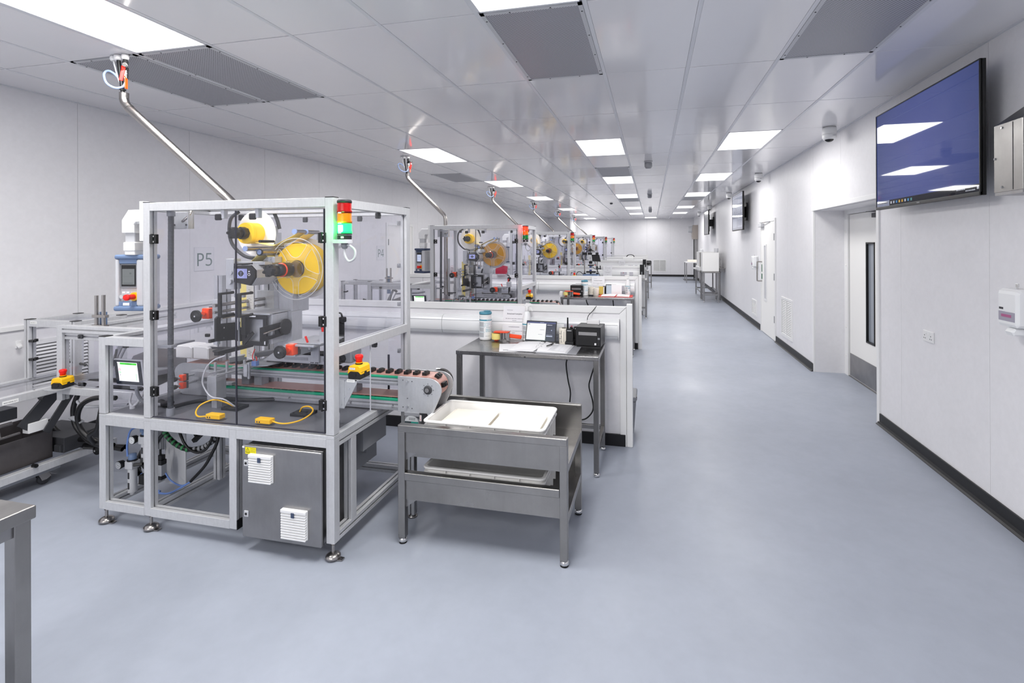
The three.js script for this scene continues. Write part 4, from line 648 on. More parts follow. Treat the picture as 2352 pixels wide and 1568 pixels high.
  mesh('cable_loom', [TB(loomPts, 0.015, 48), TB([[-2.64, 0.6, 2.67], [-2.654, 0.49, 2.66], [-2.678, 0.423, 2.65], [-2.734, 0.326, 2.64], [-2.832, 0.224, 2.63]], 0.0095, 40), TB([[-2.92, 0.56, 2.62], [-2.864, 0.459, 2.62], [-2.796, 0.419, 2.62], [-2.74, 0.42, 2.63], [-2.694, 0.472, 2.64], [-2.66, 0.6, 2.66]], 0.008, 32), TB([[-3.13, 0.40, 2.64], [-3.08, 0.47, 2.63], [-3.03, 0.52, 2.63], [-2.98, 0.6, 2.63]], 0.012), bar([-2.9, 0.44, 2.72], [-2.72, 0.62, 2.76], 0.025, 0.03), bar([-2.94, 0.6, 2.7], [-2.86, 0.48, 2.7], 0.014, 0.014), bar([-2.78, 0.6, 2.7], [-2.84, 0.5, 2.72], 0.01, 0.01), B(-2.98, -2.92, 0.52, 0.62, 2.68, 2.74, 0.004), TB([[-3.29, 0.36, 2.7], [-3.28, 0.28, 2.64], [-3.24, 0.24, 2.62]], 0.016), TB([[-3.29, 0.31, 2.7], [-3.285, 0.25, 2.66], [-3.25, 0.22, 2.64]], 0.016)], M.black, o);
  const loomCurve = new THREE.CatmullRomCurve3(loomPts.map((q) => V(...q)), false, 'catmullrom', 0.5);
  mesh('loom_wrap', seq(0.04, 0.055, 8).map((t) => along(new THREE.CylinderGeometry(0.0165, 0.0165, 0.014, 12), loomCurve.getPoint(t), loomCurve.getPoint(t + 0.02))), std(0x2f7f4a, 0.5), o);
  mesh('loom_sleeve', seq(0.5, 0.055, 7).map((t) => along(new THREE.CylinderGeometry(0.0165, 0.0165, 0.014, 12), loomCurve.getPoint(t), loomCurve.getPoint(t + 0.02))), M.greyPlastic, o);
  mesh('cable_tray', [B(-1.80, -1.73, 0.44, 0.60, 2.82, 3.1, 0.002), B(-1.98, -1.80, 0.3, 0.47, 2.86, 3.1, 0.003), C([-1.80, 0.40, 2.94], [-1.77, 0.40, 2.94], 0.022)], M.greyPlastic, o);
  mesh('tray_cables', [TB([[-2.0, 0.6, 2.8], [-1.9, 0.52, 2.82], [-1.82, 0.5, 2.84], [-1.8, 0.58, 2.9]], 0.012), TB([[-2.0, 0.58, 2.86], [-1.92, 0.49, 2.86], [-1.84, 0.48, 2.88], [-1.8, 0.54, 2.92]], 0.011), TB([[-2.02, 0.55, 2.9], [-1.92, 0.47, 2.9], [-1.82, 0.49, 2.92]], 0.012)], M.black, o);
  const cab = mesh('control_cabinet', [B(-2.232, -1.738, 0.085, 0.59, 2.435, 2.70, 0.006)], M.steelDark, o);
  const cd = mesh('cabinet_door', [B(-2.24, -1.732, 0.078, 0.592, 2.408, 2.432, 0.008)], M.steelDark, o);
  mesh('door_gasket', B(-2.235, -1.735, 0.083, 0.588, 2.43, 2.437), M.black, cd);
  mesh('warning_label', plate(-2.18, 0.565, 2.4074, 0.072, 0.038), P.warn, cd);
  mesh('number_tag', B(-2.236, -2.222, 0.578, 0.586, 2.407, 2.4085), M.paper, cd);
  for (const y of [0.495, 0.212]) { const lk = mesh('cabinet_lock', B(-2.222, -2.194, y - 0.017, y + 0.017, 2.402, 2.409, 0.003), M.lightGrey, cd); mesh('key_slot', C([-2.208, y, 2.4005], [-2.208, y, 2.403], 0.007), M.black, lk); }
  const filt = (x0, x1, y0, y1) => { const f = mesh('filter_fan', [B(x0, x1, y0, y1, 2.398, 2.409, 0.004)], M.white, o); const n = 10, s = (y1 - y0 - 0.02) / n;
    mesh('filter_back', B(x0 + 0.008, x1 - 0.008, y0 + 0.01, y1 - 0.02, 2.3955, 2.399), M.greyPlastic, f);
    for (let i = 0; i < n; i++) { const y = y0 + 0.004 + s * i, g = B(x0 + 0.002, x1 - 0.002, y, y + s * 0.68, 2.385, 2.400, 0.003), p = g.attributes.position; for (let k = 0; k < p.count; k++) { const u = (p.getX(k) - (x0 + x1) / 2) / ((x1 - x0) / 2); p.setY(k, p.getY(k) - 0.008 * (1 - u * u)); if (p.getZ(k) > -2.39) p.setY(k, p.getY(k) - 0.004); } g.computeVertexNormals(); mesh('louvre_slat', g, M.white, f); }
    mesh('filter_top', B(x0, x1, y1 - 0.02, y1, 2.384, 2.40, 0.005), M.white, f); mesh('filter_badge', B((x0 + x1) / 2 - 0.009, (x0 + x1) / 2 + 0.009, y1 - 0.038, y1 - 0.012, 2.381, 2.386), M.navyGrey, f); };
  filt(-2.181, -2.03, 0.40, 0.553); filt(-1.972, -1.812, 0.115, 0.275);
  return o;
}
// ---------------------------------------------------------------- conveyor through the machine
function makeConveyor(label) {
  const o = thing('belt_conveyor', label, 'conveyor', 'belt conveyors through the labelling machines');
  const x0 = -3.19, x1 = -1.325, f = 2.88, k = 3.05, yt = 0.898;
  mesh('side_rail', [f, k - 0.035].flatMap((D) => [prof('x', -3.0, -1.5, [D, D + 0.035], [0.852, 0.886], 'D-'), prof('x', -3.0, -1.5, [D, D + 0.035], [0.705, 0.745], 'D-')]), M.aluPlate, o);
  mesh('rail_strip', [B(-3.0, -1.5, 0.842, 0.852, f - 0.004, f + 0.02), B(-3.0, -1.5, 0.69, 0.705, f - 0.004, f + 0.02)], M.aluDark, o);
  mesh('green_guide', [B(-2.98, -1.512, 0.886, 0.898, f - 0.002, f + 0.018, 0.003), B(-2.98, -1.512, 0.745, 0.76, f - 0.002, f + 0.018, 0.003)], M.tealBelt, o);
  const r = 0.068, cy = 0.832, sh = (rr2) => [...ring(x1, cy, rr2, 18, -Math.PI / 2, Math.PI / 2), ...ring(x0 + 0.06, cy, rr2, 18, Math.PI / 2, Math.PI * 1.5)];
  mesh('conveyor_belt', E(sh(r), 'D', f + 0.016, k - 0.016, 0, [sh(r - 0.004).reverse()]), M.copperBelt, o);
  mesh('end_roller', [C([x1, cy, f + 0.012], [x1, cy, k - 0.012], r - 0.004, r - 0.004, 32), C([x0 + 0.06, cy, f + 0.012], [x0 + 0.06, cy, k - 0.012], r - 0.004, r - 0.004, 32)], M.blackSoft, o);
  const slat = merged([new RoundedBoxGeometry(0.03, 0.022, 0.058, 1, 0.003).translate(0, 0.009, 0), new RoundedBoxGeometry(0.02, 0.01, 0.03, 1, 0.003).translate(0.003, 0.021, 0)]);
  const carry = (x, y, a) => { const m = new THREE.Mesh(slat, M.black); m.name = 'carrier_block'; m.castShadow = m.receiveShadow = true; m.position.set(x, y, -(f + k) / 2 + 0.01); m.rotation.z = a; o.add(m); };
  for (let i = 0; i < 24; i++) carry(-1.372 - i * 0.0625, cy + r, 0);
  for (const a of [0.5, 1.35]) carry(x1 + r * Math.sin(a), cy + r * Math.cos(a), -a);
  for (let i = 0; i < 24; i++) carry(-1.39 - i * 0.0625, cy - r, Math.PI);
  const dPlate = (s, xc) => { const p = [[-0.19, -0.145], [0.03, -0.145], [0.045, -0.135], [0.092, -0.03], ...ring(0.008, 0.0, 0.09, 10, -0.12, Math.PI / 2 - 0.05).map(([a, b]) => [a, b * 0.78]), [-0.19, 0.072]]; const q = p.map(([a, b]) => [xc + s * a, cy + b]); return s < 0 ? q.reverse() : q; };
  for (const [s, xc] of [[1, x1 - 0.005], [-1, x0 + 0.065]]) for (const D of [f - 0.012, k + 0.004]) mesh('end_plate', E(dPlate(s, xc), 'D', D, D + 0.008, 0.001), M.aluPlate, o);
  const pl = o.children.find((c) => c.name === 'end_plate');
  mesh('bearing', [L([[0, 0], [0.02, 0], [0.027, 0.003], [0.027, 0.008], [0, 0.008]], [x1 + 0.005, cy, f - 0.019], 'D')], M.darkGrey, pl);
  mesh('axle', C([x1 + 0.005, cy, f - 0.028], [x1 + 0.005, cy, f - 0.01], 0.0135), M.pipe, pl);
  mesh('plate_hole', [...ring(x1 + 0.005, cy, 0.036, 8).map(([x, y]) => C([x, y, f - 0.0135], [x, y, f - 0.011], 0.0024, 0.0024, 8)), ...[[-0.16, 0.05], [-0.10, 0.045], [-0.13, -0.06], [-0.16, -0.115], [-0.1, -0.12]].map(([x, y]) => C([x1 + x, cy + y, f - 0.0135], [x1 + x, cy + y, f - 0.011], 0.0032, 0.0032, 8))], M.darkGrey, pl);
  mesh('plate_bolt', [[-0.13, 0.045], [-0.13, -0.11]].map(([x, y]) => C([x1 + x, cy + y, f - 0.024], [x1 + x, cy + y, f - 0.011], 0.0065, 0.0065, 10)), M.chrome, pl);
  const pu = mesh('drive_pulley', [L([[0, 0], [0.076, 0], [0.078, 0.004], [0.078, 0.03], [0, 0.03]], [x1 + 0.002, cy, k + 0.014], 'D', 36)], M.black, o); mesh('pulley_label', turnAbout(plate(x1 - 0.02, cy + 0.0785, k + 0.03, 0.03, 0.022, 'y'), x1, cy, 0, -0.0, 'z'), M.paper, pu);
  mesh('belt_guard', [E([[x1 - 0.1, cy - 0.01], [x1 + 0.05, cy - 0.08], [x1 + 0.075, cy - 0.04], [x1 + 0.07, cy - 0.08], [x1 - 0.03, 0.64], [x1 - 0.1, 0.63]], 'D', k + 0.012, k + 0.04, 0.002)], M.greyPlastic, o);
  for (const x of [-2.72, -2.0]) mesh('support_post', [B(x, x + 0.06, 0.688, 0.86, 2.925, 2.995, 0.003), B(x + 0.1, x + 0.16, 0.688, 0.86, 2.925, 2.995, 0.003)], M.aluDark, o);
  mesh('support_leg', prof('y', 0.02, 0.70, [-1.495, -1.45], [2.94, 2.985], 'x-x+D-'), M.aluDark, o);
  mesh('leg_foot', [L([[0, 0], [0.03, 0], [0.03, 0.01], [0.012, 0.022], [0, 0.022]], [-1.472, 0, 2.962])], M.pipe, o);
  mesh('cross_bolt', [-2.3, -1.85, -1.56].map((x) => C([x, 0.716, f - 0.01], [x, 0.716, f + 0.002], 0.006, 0.006, 8)), M.chrome, o);
  const mo = mesh('drive_motor', [C([-1.425, 0.625, 2.86], [-1.425, 0.625, 2.99], 0.048, 0.048, 28), B(-1.475, -1.375, 0.665, 0.69, 2.86, 2.99, 0.004)], M.greyPlastic, o);
  mesh('motor_face', new THREE.CircleGeometry(0.046, 28).translate(-1.425, 0.625, -2.8595), P.motor, mo); mesh('arrow_label', plate(-1.365, 0.66, 2.8595, 0.012, 0.036), P.redArrow, mo);
  return o;
}
// ---------------------------------------------------------------- infeed machine on castors with its clear tower
function makeInfeed(label) {
  const o = thing('infeed_machine', label, 'machine', 'castor-mounted infeed machines');
  const xs = -4.17, yl = 0.705;
  const railD = (x, d0, d1, y, s = '', h = 0.05) => mesh('frame_rail', prof('D', d0, d1, [x - 0.05, x], [y, y + h], s), M.alu, o);
  const railX = (x0, x1, D, y, s = '') => mesh('frame_rail', prof('x', x0, x1, [D, D + 0.05], [y, y + 0.05], s), M.alu, o);
  // long table toward the near end: clear lid over the trough
  railD(xs, 0.9, 2.86, yl - 0.05, 'x-y-'); railD(xs, 0.9, 3.2, 0.125, 'x-y+'); railD(xs - 0.45, 0.9, 3.2, yl - 0.05, 'x+'); railD(xs - 0.45, 0.9, 3.2, 0.125, 'x+'); railX(xs - 0.45, xs - 0.05, 3.15, 0.125, 'y+');
  mesh('clear_lid', B(xs - 0.46, xs - 0.04, yl - 0.012, yl - 0.006, 0.95, 2.86), M.pane, o);
  mesh('lid_screw', [2.0, 2.35, 2.65].map((D) => C([xs - 0.025, yl, D], [xs - 0.025, yl + 0.006, D], 0.006, 0.006, 8)), M.chrome, o);
  mesh('rail_label', plate(xs + 0.0008, 0.672, 2.50, 0.09, 0.026, 'x'), P.tagRail, o);
  mesh('base_board', B(xs - 0.12, xs - 0.06, 0.085, 0.128, 1.0, 2.84, 0.002), M.aluDark, o);
  const tr = mesh('waste_trough', [B(xs - 0.1, xs - 0.096, 0.17, 0.37, 1.2, 2.81), B(xs - 0.4, xs - 0.396, 0.2, 0.42, 1.2, 2.81), B(xs - 0.4, xs - 0.096, 0.17, 0.174, 1.2, 2.81), E([[xs - 0.4, 0.17], [xs - 0.096, 0.17], [xs - 0.096, 0.37], [xs - 0.28, 0.42], [xs - 0.4, 0.42]], 'D', 2.806, 2.81)], std(0x6a6667, 0.42, 0.6, { map: tSteelC }), o);
  mesh('panel_knob', [1.95, 2.42, 2.64].map((D) => [C([xs - 0.02, 0.185, D], [xs + 0.012, 0.185, D], 0.013), C([xs + 0.012, 0.185, D], [xs + 0.02, 0.185, D], 0.008)]), M.black, o);
  mesh('inner_mechanism', [B(xs - 0.3, xs - 0.1, 0.52, 0.6, 1.6, 2.6, 0.004), B(xs - 0.2, xs - 0.06, 0.58, 0.63, 2.15, 2.35, 0.004), B(xs - 0.16, xs - 0.08, 0.44, 0.52, 1.9, 2.3, 0.004), C([xs - 0.08, 0.6, 2.44], [xs - 0.03, 0.6, 2.44], 0.016), C([xs - 0.08, 0.63, 2.72], [xs - 0.03, 0.63, 2.72], 0.014), bar([xs - 0.08, 0.44, 2.62], [xs - 0.06, 0.67, 2.82], 0.02, 0.09), bar([xs - 0.05, 0.38, 2.74], [xs - 0.05, 0.67, 2.94], 0.012, 0.05)], M.darkGrey, o);
  mesh('white_block', [B(xs - 0.12, xs - 0.06, 0.40, 0.47, 2.64, 2.76, 0.003), E([[2.30, 0.40], [2.40, 0.40], [2.38, 0.47], [2.33, 0.45]], 'x', xs - 0.10, xs - 0.06)], M.white, o);
  mesh('shaft', [C([xs - 0.09, 0.50, 1.6], [xs - 0.09, 0.50, 2.56], 0.012), C([xs - 0.05, 0.415, 1.8], [xs - 0.05, 0.43, 2.58], 0.008), TB([[xs - 0.06, 0.45, 2.28], [xs - 0.05, 0.51, 2.36], [xs - 0.05, 0.52, 2.45], [xs - 0.06, 0.43, 2.48]], 0.005)], M.pipe, o);
  mesh('lower_box', [B(xs - 0.5, xs - 0.03, 0.19, 0.3, 2.84, 3.14, 0.004), B(xs - 0.1, xs - 0.04, 0.2, 0.25, 2.82, 3.0, 0.004)], M.darkGrey, o);
  for (const D of [1.3, 2.735]) { const c = mesh('castor_fork', [E([[D - 0.03, 0.085], [D + 0.028, 0.085], [D + 0.05, 0.05], [D + 0.02, 0.035], [D - 0.01, 0.035]], 'x', xs - 0.115, xs - 0.111), E([[D - 0.03, 0.085], [D + 0.028, 0.085], [D + 0.05, 0.05], [D + 0.02, 0.035], [D - 0.01, 0.035]], 'x', xs - 0.073, xs - 0.069), B(xs - 0.12, xs - 0.06, 0.078, 0.086, D - 0.035, D + 0.035), bar([xs - 0.09, 0.07, D + 0.04], [xs - 0.09, 0.045, D + 0.085], 0.03, 0.004)], M.pipe, o); mesh('castor_wheel', L([[0, 0], [0.036, 0], [0.042, 0.006], [0.042, 0.022], [0.036, 0.028], [0, 0.028]], [xs - 0.106, 0.042, D + 0.015], 'x', 28), M.darkGrey, c); }
  const hw = mesh('crank_wheel', [L([[0, 0], [0.03, 0], [0.034, 0.004], [0.034, 0.018], [0, 0.02]], [-4.02, 0.19, 2.93], 'D', 28), C([-3.95, 0.19, 3.0], [-4.02, 0.19, 2.95], 0.008), C([-4.04, 0.205, 2.93], [-4.1, 0.215, 2.9], 0.008)], M.black, o); mesh('wheel_nut', C([-4.02, 0.19, 2.92], [-4.02, 0.19, 2.935], 0.007), M.chrome, hw);
  // hose loops
  const hs = mesh('hose_loop', [TB([[-3.948, 0.73, 2.80], [-3.984, 0.642, 2.78], [-4.008, 0.545, 2.77], [-3.99, 0.442, 2.77], [-3.912, 0.368, 2.77], [-3.807, 0.321, 2.77], [-3.6, 0.29, 2.8]], 0.0165, 48), TB([[-3.5, 0.69, 2.68], [-3.618, 0.69, 2.66], [-3.706, 0.669, 2.66], [-3.793, 0.619, 2.67], [-3.839, 0.535, 2.68], [-3.823, 0.452, 2.69], [-3.763, 0.393, 2.70], [-3.712, 0.363, 2.72], [-3.6, 0.34, 2.74]], 0.0165, 48), TB([[-3.56, 0.68, 2.64], [-3.564, 0.57, 2.62], [-3.6, 0.491, 2.63], [-3.679, 0.437, 2.64], [-3.72, 0.36, 2.7]], 0.014, 32), TB([[-4.5, 0.38, 2.95], [-4.455, 0.308, 2.95], [-4.349, 0.267, 2.95], [-4.218, 0.252, 2.95], [-4.069, 0.258, 2.95], [-3.9, 0.27, 2.95]], 0.02, 32), TB([[-4.45, 0.2, 2.98], [-4.3, 0.19, 2.98], [-4.1, 0.2, 2.98], [-3.8, 0.22, 2.98]], 0.018), TB([[-3.95, 0.66, 2.82], [-3.8, 0.70, 2.84], [-3.5, 0.70, 2.86]], 0.016)], M.black, o);
  mesh('hose_tie', bar([-4.01, 0.497, 2.755], [-3.815, 0.5, 2.69], 0.012, 0.03, 0.003), M.greyPlastic, hs);
  mesh('hose_knob', [C([-3.72, 0.57, 2.78], [-3.69, 0.58, 2.74], 0.028, 0.028, 6), C([-3.8, 0.53, 2.82], [-3.77, 0.535, 2.79], 0.026, 0.026, 6), C([-3.8, 0.62, 2.82], [-3.72, 0.58, 2.76], 0.008)], M.black, o);
  mesh('white_cable', TB([[-4.0, 0.71, 2.8], [-3.99, 0.62, 2.78], [-3.93, 0.575, 2.78], [-3.8, 0.575, 2.8], [-3.6, 0.59, 2.84]], 0.010, 40), M.lightGrey, o);
  // clear tower
  const x0 = -4.66, x1 = -4.20, d0 = 2.88, d1 = 3.22, yt = 1.15;
  for (const [x, D] of [[x0, d0], [x1, d0], [x0, d1], [x1, d1]]) { mesh('frame_post', prof('y', yl, yt, [x, x + 0.05], [D, D + 0.05], x === x0 ? 'x+D+D-' : 'x-D+D-'), M.alu, o); mesh('post_cap', B(x - 0.001, x + 0.051, yt, yt + 0.005, D - 0.001, D + 0.051, 0.002), M.black, o); }
  for (const D of [d0, d1]) railX(x0 + 0.05, x1, D, yt - 0.05, 'y-'); for (const x of [x0, x1]) railD(x + 0.05, d0 + 0.05, d1, yt - 0.05, 'y-');
  mesh('clear_panel', [B(x0 + 0.05, x1, yl, yt - 0.05, d0 + 0.022, d0 + 0.027)], M.pane, o); mesh('clear_panel', B(x0 + 0.05, x1, yt - 0.026, yt - 0.021, d0 + 0.05, d1), M.pane, o); mesh('clear_panel', B(x1 + 0.02, x1 + 0.025, yl, yt - 0.05, d0 + 0.05, d1), M.pane, o);
  mesh('panel_catch', [[x0 + 0.05, 0.98], [x0 + 0.05, 0.84]].map(([x, y]) => [B(x, x + 0.05, y, y + 0.018, d0 - 0.004, d0 + 0.02, 0.003), B(x + 0.052, x + 0.07, y + 0.006, y + 0.028, d0, d0 + 0.02, 0.003)]), M.black, o);
  mesh('tower_label', plate(x0 + 0.1, yt - 0.018, d0 - 0.0008, 0.07, 0.02), P.tagRail, o);
  mesh('knob_arm', [C([x1 - 0.02, 0.86, 2.87], [x1 + 0.08, 0.82, 2.94], 0.009), C([x1 - 0.06, 0.875, 2.845], [x1 - 0.02, 0.86, 2.87], 0.024, 0.024, 7)], M.black, o);
  // chute section between tower and machine
  const a0 = -4.105, a1 = -3.33, F = 2.73;
  mesh('frame_post', prof('y', 0.62, yt, [a0, a0 + 0.05], [F, F + 0.05], 'x+D+x-'), M.alu, o);
  railX(a0 + 0.05, a1, F, 0.665, 'y+'); railX(a0 + 0.05, a1, F, yt - 0.05, 'y-D-'); railX(a0 + 0.05, a1, F + 0.02, yt - 0.1, 'y-D-'); railD(a0 + 0.2, F + 0.05, 3.5, yt - 0.05, 'x+y+'); railD(a1, F + 0.05, 3.3, yt - 0.05, 'x-'); railX(a0 + 0.05, a1, 3.3, 0.665, 'D-');
  mesh('clear_panel', B(a0 + 0.055, a1, 0.717, yt - 0.052, F + 0.022, F + 0.027), M.pane, o);
  [[-3.92, 0.74], [-3.92, 1.075]].forEach(([x, y]) => mesh('panel_screw', [B(x, x + 0.04, y - 0.014, y + 0.014, F + 0.006, F + 0.02, 0.006), C([x + 0.02, y, F], [x + 0.02, y, F + 0.01], 0.007, 0.007, 8)], M.darkGrey, o));
  mesh('chute_bed', [bar([-4.1, 0.74, 3.0], [-3.4, 0.8, 3.05], 0.03, 0.34), bar([-3.95, 0.78, 2.98], [-3.8, 1.08, 3.0], 0.035, 0.012), bar([-3.86, 0.8, 2.95], [-3.76, 1.0, 2.97], 0.012, 0.012), bar([-3.8, 0.96, 3.1], [-3.4, 0.98, 3.1], 0.02, 0.2)], M.greyPlastic, o);
  mesh('chute_tray', [E([[-3.98, 0.74], [-3.4, 0.79], [-3.4, 0.93], [-3.7, 0.93], [-3.9, 0.86]], 'D', 3.12, 3.13), E([[2.86, 0.73], [3.2, 0.78], [3.2, 0.785], [2.86, 0.735]], 'x', -4.0, -3.36)], M.steelDark, o);
  mesh('chute_clamp', [bar([-3.845, 1.055, 2.98], [-3.74, 1.0, 2.94], 0.028, 0.03, 0.006), C([-3.86, 0.83, 2.94], [-3.83, 0.95, 2.94], 0.008)], M.black, o);
  mesh('blue_plate', [B(-3.845, -3.785, 0.98, 1.24, 2.83, 2.842, 0.002)], M.blueGrey, o);
  mesh('guide_post', [C([-3.83, 1.1, 2.8], [-3.83, 1.36, 2.8], 0.012), C([-3.765, 1.1, 2.8], [-3.765, 1.365, 2.8], 0.012), B(-3.855, -3.735, 1.205, 1.225, 2.785, 2.815, 0.002), B(-3.85, -3.74, 1.10, 1.155, 2.78, 2.82, 0.003)], M.pipe, o);
  emergencyStop(o, -4.03, 0.72, 2.72, 0.25);
  mesh('stop_shelf', B(-4.10, -3.97, 0.713, 0.719, 2.64, 2.79, 0.002), M.aluPlate, o);
  return o;
}
// ---------------------------------------------------------------- steel service pipe from the ceiling
function makeService(label, elbow, yEnd) {
  const o = thing('service_pipe', label, 'pipe', 'steel service pipes between ceiling and machines');
  const D = 2.69, pts = elbow
    ? [[-3.432, 2.735, D], [-3.432, 2.69, D], [-3.42, 2.662, D], [-3.39, 2.63, D], [-2.89, 2.155, D], [-2.858, 2.12, D], [-2.845, 2.08, D], [-2.842, 1.98, D], [-2.842, yEnd, D]]
    : [[-3.432, 2.735, D], [-3.432, 2.69, D], [-3.42, 2.662, D], [-3.39, 2.63, D], [-2.60, 2.01, D], [-2.56, 1.975, D]];
  const path = new THREE.CurvePath(); for (let i = 0; i + 1 < pts.length; i++) path.add(new THREE.LineCurve3(V(...pts[i]), V(...pts[i + 1])));
  const curve = new THREE.CatmullRomCurve3(path.getSpacedPoints(60).map((p) => p.clone()), false);
  const p = mesh('steel_pipe', [new THREE.TubeGeometry(curve, 90, 0.0275, 20), L([[0.022, 0], [0.0285, 0], [0.0285, 0.003], [0.022, 0.003]], [-3.432, 2.733, D])], M.pipe, o);
  mesh('weld_collar', along(new THREE.CylinderGeometry(0.0285, 0.0285, 0.004, 24), V(-3.388, 2.632, D), V(-3.384, 2.628, D)), M.steel, p);
  const cab = mesh('black_cable', [TB([[-3.478, CEIL - 0.03, D], [-3.47, 2.90, D], [-3.452, 2.80, D], [-3.438, 2.70, D]], 0.012), C([-3.445, 2.755, D], [-3.443, 2.765, D], 0.019)], M.black, o);
  mesh('ceiling_gland', [[-3.523, 0.02], [-3.478, 0.028], [-3.42, 0.022]].map(([x, r]) => L([[0, 0], [r * 0.8, 0], [r, 0.01], [r, 0.028], [r * 0.85, 0.036], [0, 0.036]], [x, CEIL - 0.036, D])), M.white, o);
  mesh('white_cable', TB([[-3.523, CEIL - 0.03, D], [-3.51, 2.92, D], [-3.478, 2.83, D], [-3.45, 2.78, D], [-3.44, 2.72, D]], 0.0055), M.lightGrey, o);
  mesh('blue_air_hose', TB([[-3.42, 2.805, D], [-3.43, 2.775, D - 0.01], [-3.47, 2.765, D - 0.03], [-3.53, 2.80, D - 0.04], [-3.565, 2.865, D - 0.03], [-3.545, 2.89, D - 0.015], [-3.50, 2.86, D], [-3.465, 2.80, D + 0.012], [-3.446, 2.72, D + 0.012]], 0.0075, 60), M.paleBlue, o);
  mesh('push_fitting', [C([-3.42, CEIL - 0.03, D], [-3.42, 2.885, D], 0.013), C([-3.42, 2.945, D], [-3.42, 2.93, D], 0.017), C([-3.42, 2.905, D], [-3.42, 2.885, D], 0.018), C([-3.415, 2.91, D - 0.005], [-3.37, 2.90, D - 0.04], 0.014)], M.blackSoft, o);
  const v1 = mesh('ball_valve', [C([-3.42, 2.885, D], [-3.42, 2.83, D], 0.017, 0.017, 8), C([-3.42, 2.83, D], [-3.42, 2.812, D], 0.011), C([-3.42, 2.86, D], [-3.395, 2.858, D - 0.02], 0.008)], M.pipe, o);
  mesh('orange_lever', [bar([-3.40, 2.838, D - 0.02], [-3.375, 2.815, D - 0.03], 0.014, 0.006), bar([-3.376, 2.82, D - 0.03], [-3.37, 2.75, D - 0.035], 0.022, 0.007, 0.003)], M.orange, v1);
  const v2 = mesh('ball_valve', [C([-3.37, 2.90, D - 0.04], [-3.335, 2.893, D - 0.07], 0.015, 0.015, 8), C([-3.335, 2.893, D - 0.07], [-3.32, 2.888, D - 0.085], 0.012)], M.pipe, o);
  mesh('red_lever', [bar([-3.335, 2.88, D - 0.08], [-3.33, 2.85, D - 0.085], 0.02, 0.007), bar([-3.33, 2.855, D - 0.085], [-3.345, 2.785, D - 0.09], 0.022, 0.007, 0.003)], M.red, v2);
  return settle(o);
}
// ---------------------------------------------------------------- low white partition with its half-round trunking
function makePartition(label) {
  const o = thing('low_partition', label, 'partition', 'low white partitions between the stations');
  const F = 4.39, x0 = -4.35, x1 = -0.21;
  mesh('partition_panel', B(x0, x1, 0.02, 1.165, F + 0.012, F + 0.05), M.wall, o);
  for (const x of [-4.0]) mesh('joint_strip', B(x - 0.002, x + 0.002, 0.12, 1.12, F + 0.0105, F + 0.0125), M.joint, o);
  mesh('top_trim', [E([[x0, 1.122], [x1 - 0.055, 1.122], [x1, 1.177], [x0, 1.177]], 'D', F, F + 0.062, 0.002)], M.white, o);
  mesh('side_trim', E([[x1 - 0.053, 0.0], [x1, 0.0], [x1, 1.174], [x1 - 0.053, 1.121]], 'D', F, F + 0.062, 0.002), M.white, o);
  mesh('end_post', B(x1 + 0.002, -0.16, 0, 1.2, F - 0.006, F + 0.07, 0.004), M.white, o);
  mesh('skirting', B(x0, x1 - 0.01, 0, 0.1, F - 0.006, F + 0.014, 0.003), M.skirting, o);
  const prof2 = (a, b, d) => { const p = []; for (let i = 0; i <= 20; i++) { const t = -Math.PI / 2 + Math.PI * i / 20; p.push([F + 0.012 - d * Math.pow(Math.cos(t), 0.75), (a + b) / 2 + (b - a) / 2 * Math.sin(t)]); } return p; };
  const bu = mesh('round_trunking', [E([...prof2(0.9, 1.072, 0.07), [F + 0.012, 1.072]], 'x', -3.4, -1.86), E([...prof2(0.9, 1.072, 0.07), [F + 0.012, 1.072]], 'x', -1.856, -0.275)], M.whiteGloss, o);
  mesh('trunking_cap', [E([...prof2(0.895, 1.077, 0.074), [F + 0.012, 1.077]], 'x', -0.279, -0.266, 0.002)], M.white, bu);
  mesh('trunking_line', [B(-3.4, -0.28, 1.028, 1.031, F - 0.0525, F - 0.04), B(-3.4, -0.28, 0.935, 0.938, F - 0.0495, F - 0.04)], M.joint, bu);
  const sk = mesh('power_socket', [B(-0.73, -0.58, 0.943, 1.03, F - 0.068, F - 0.05, 0.003), B(-0.52, -0.435, 0.943, 1.03, F - 0.068, F - 0.05, 0.003)], std(0xc6c5ce, 0.4), bu);
  mesh('socket_switch', [B(-0.672, -0.656, 1.0, 1.018, F - 0.071, F - 0.067)], std(0xc06070, 0.4), sk);
  return o;
}
function makeBench(label) {
  const o = thing('steel_bench', label, 'table', 'stainless steel benches against the partitions');
  const x0 = -1.492, x1 = -0.378, d0 = 3.755, d1 = 4.315;
  mesh('bench_top', [B(x0, x1, 0.853, 0.885, d0, d1, 0.004)], M.steelTop, o);
  mesh('drain_notch', C([-0.935, 0.858, d0 - 0.001], [-0.935, 0.858, d0 + 0.002], 0.007), M.darkGrey, o);
  for (const [x, D] of [[x0 + 0.003, d0 + 0.006], [x1 - 0.041, d0 + 0.006], [x0 + 0.02, d1 - 0.05], [x1 - 0.041, d1 - 0.05]]) { const l = mesh('bench_leg', B(x, x + 0.038, 0.03, 0.854, D, D + 0.038, 0.003), M.steel, o); mesh('leg_foot', L([[0, 0], [0.022, 0.002], [0.025, 0.01], [0.022, 0.022], [0.012, 0.03], [0, 0.032]], [x + 0.019, 0, D + 0.019]), M.chrome, l); }
  mesh('stretcher', [B(x1 - 0.036, x1 - 0.008, 0.17, 0.205, d0 + 0.04, d1 - 0.05, 0.003), B(x0 + 0.03, x1 - 0.04, 0.17, 0.205, d1 - 0.046, d1 - 0.014, 0.003)], M.steel, o);
  return o;
}
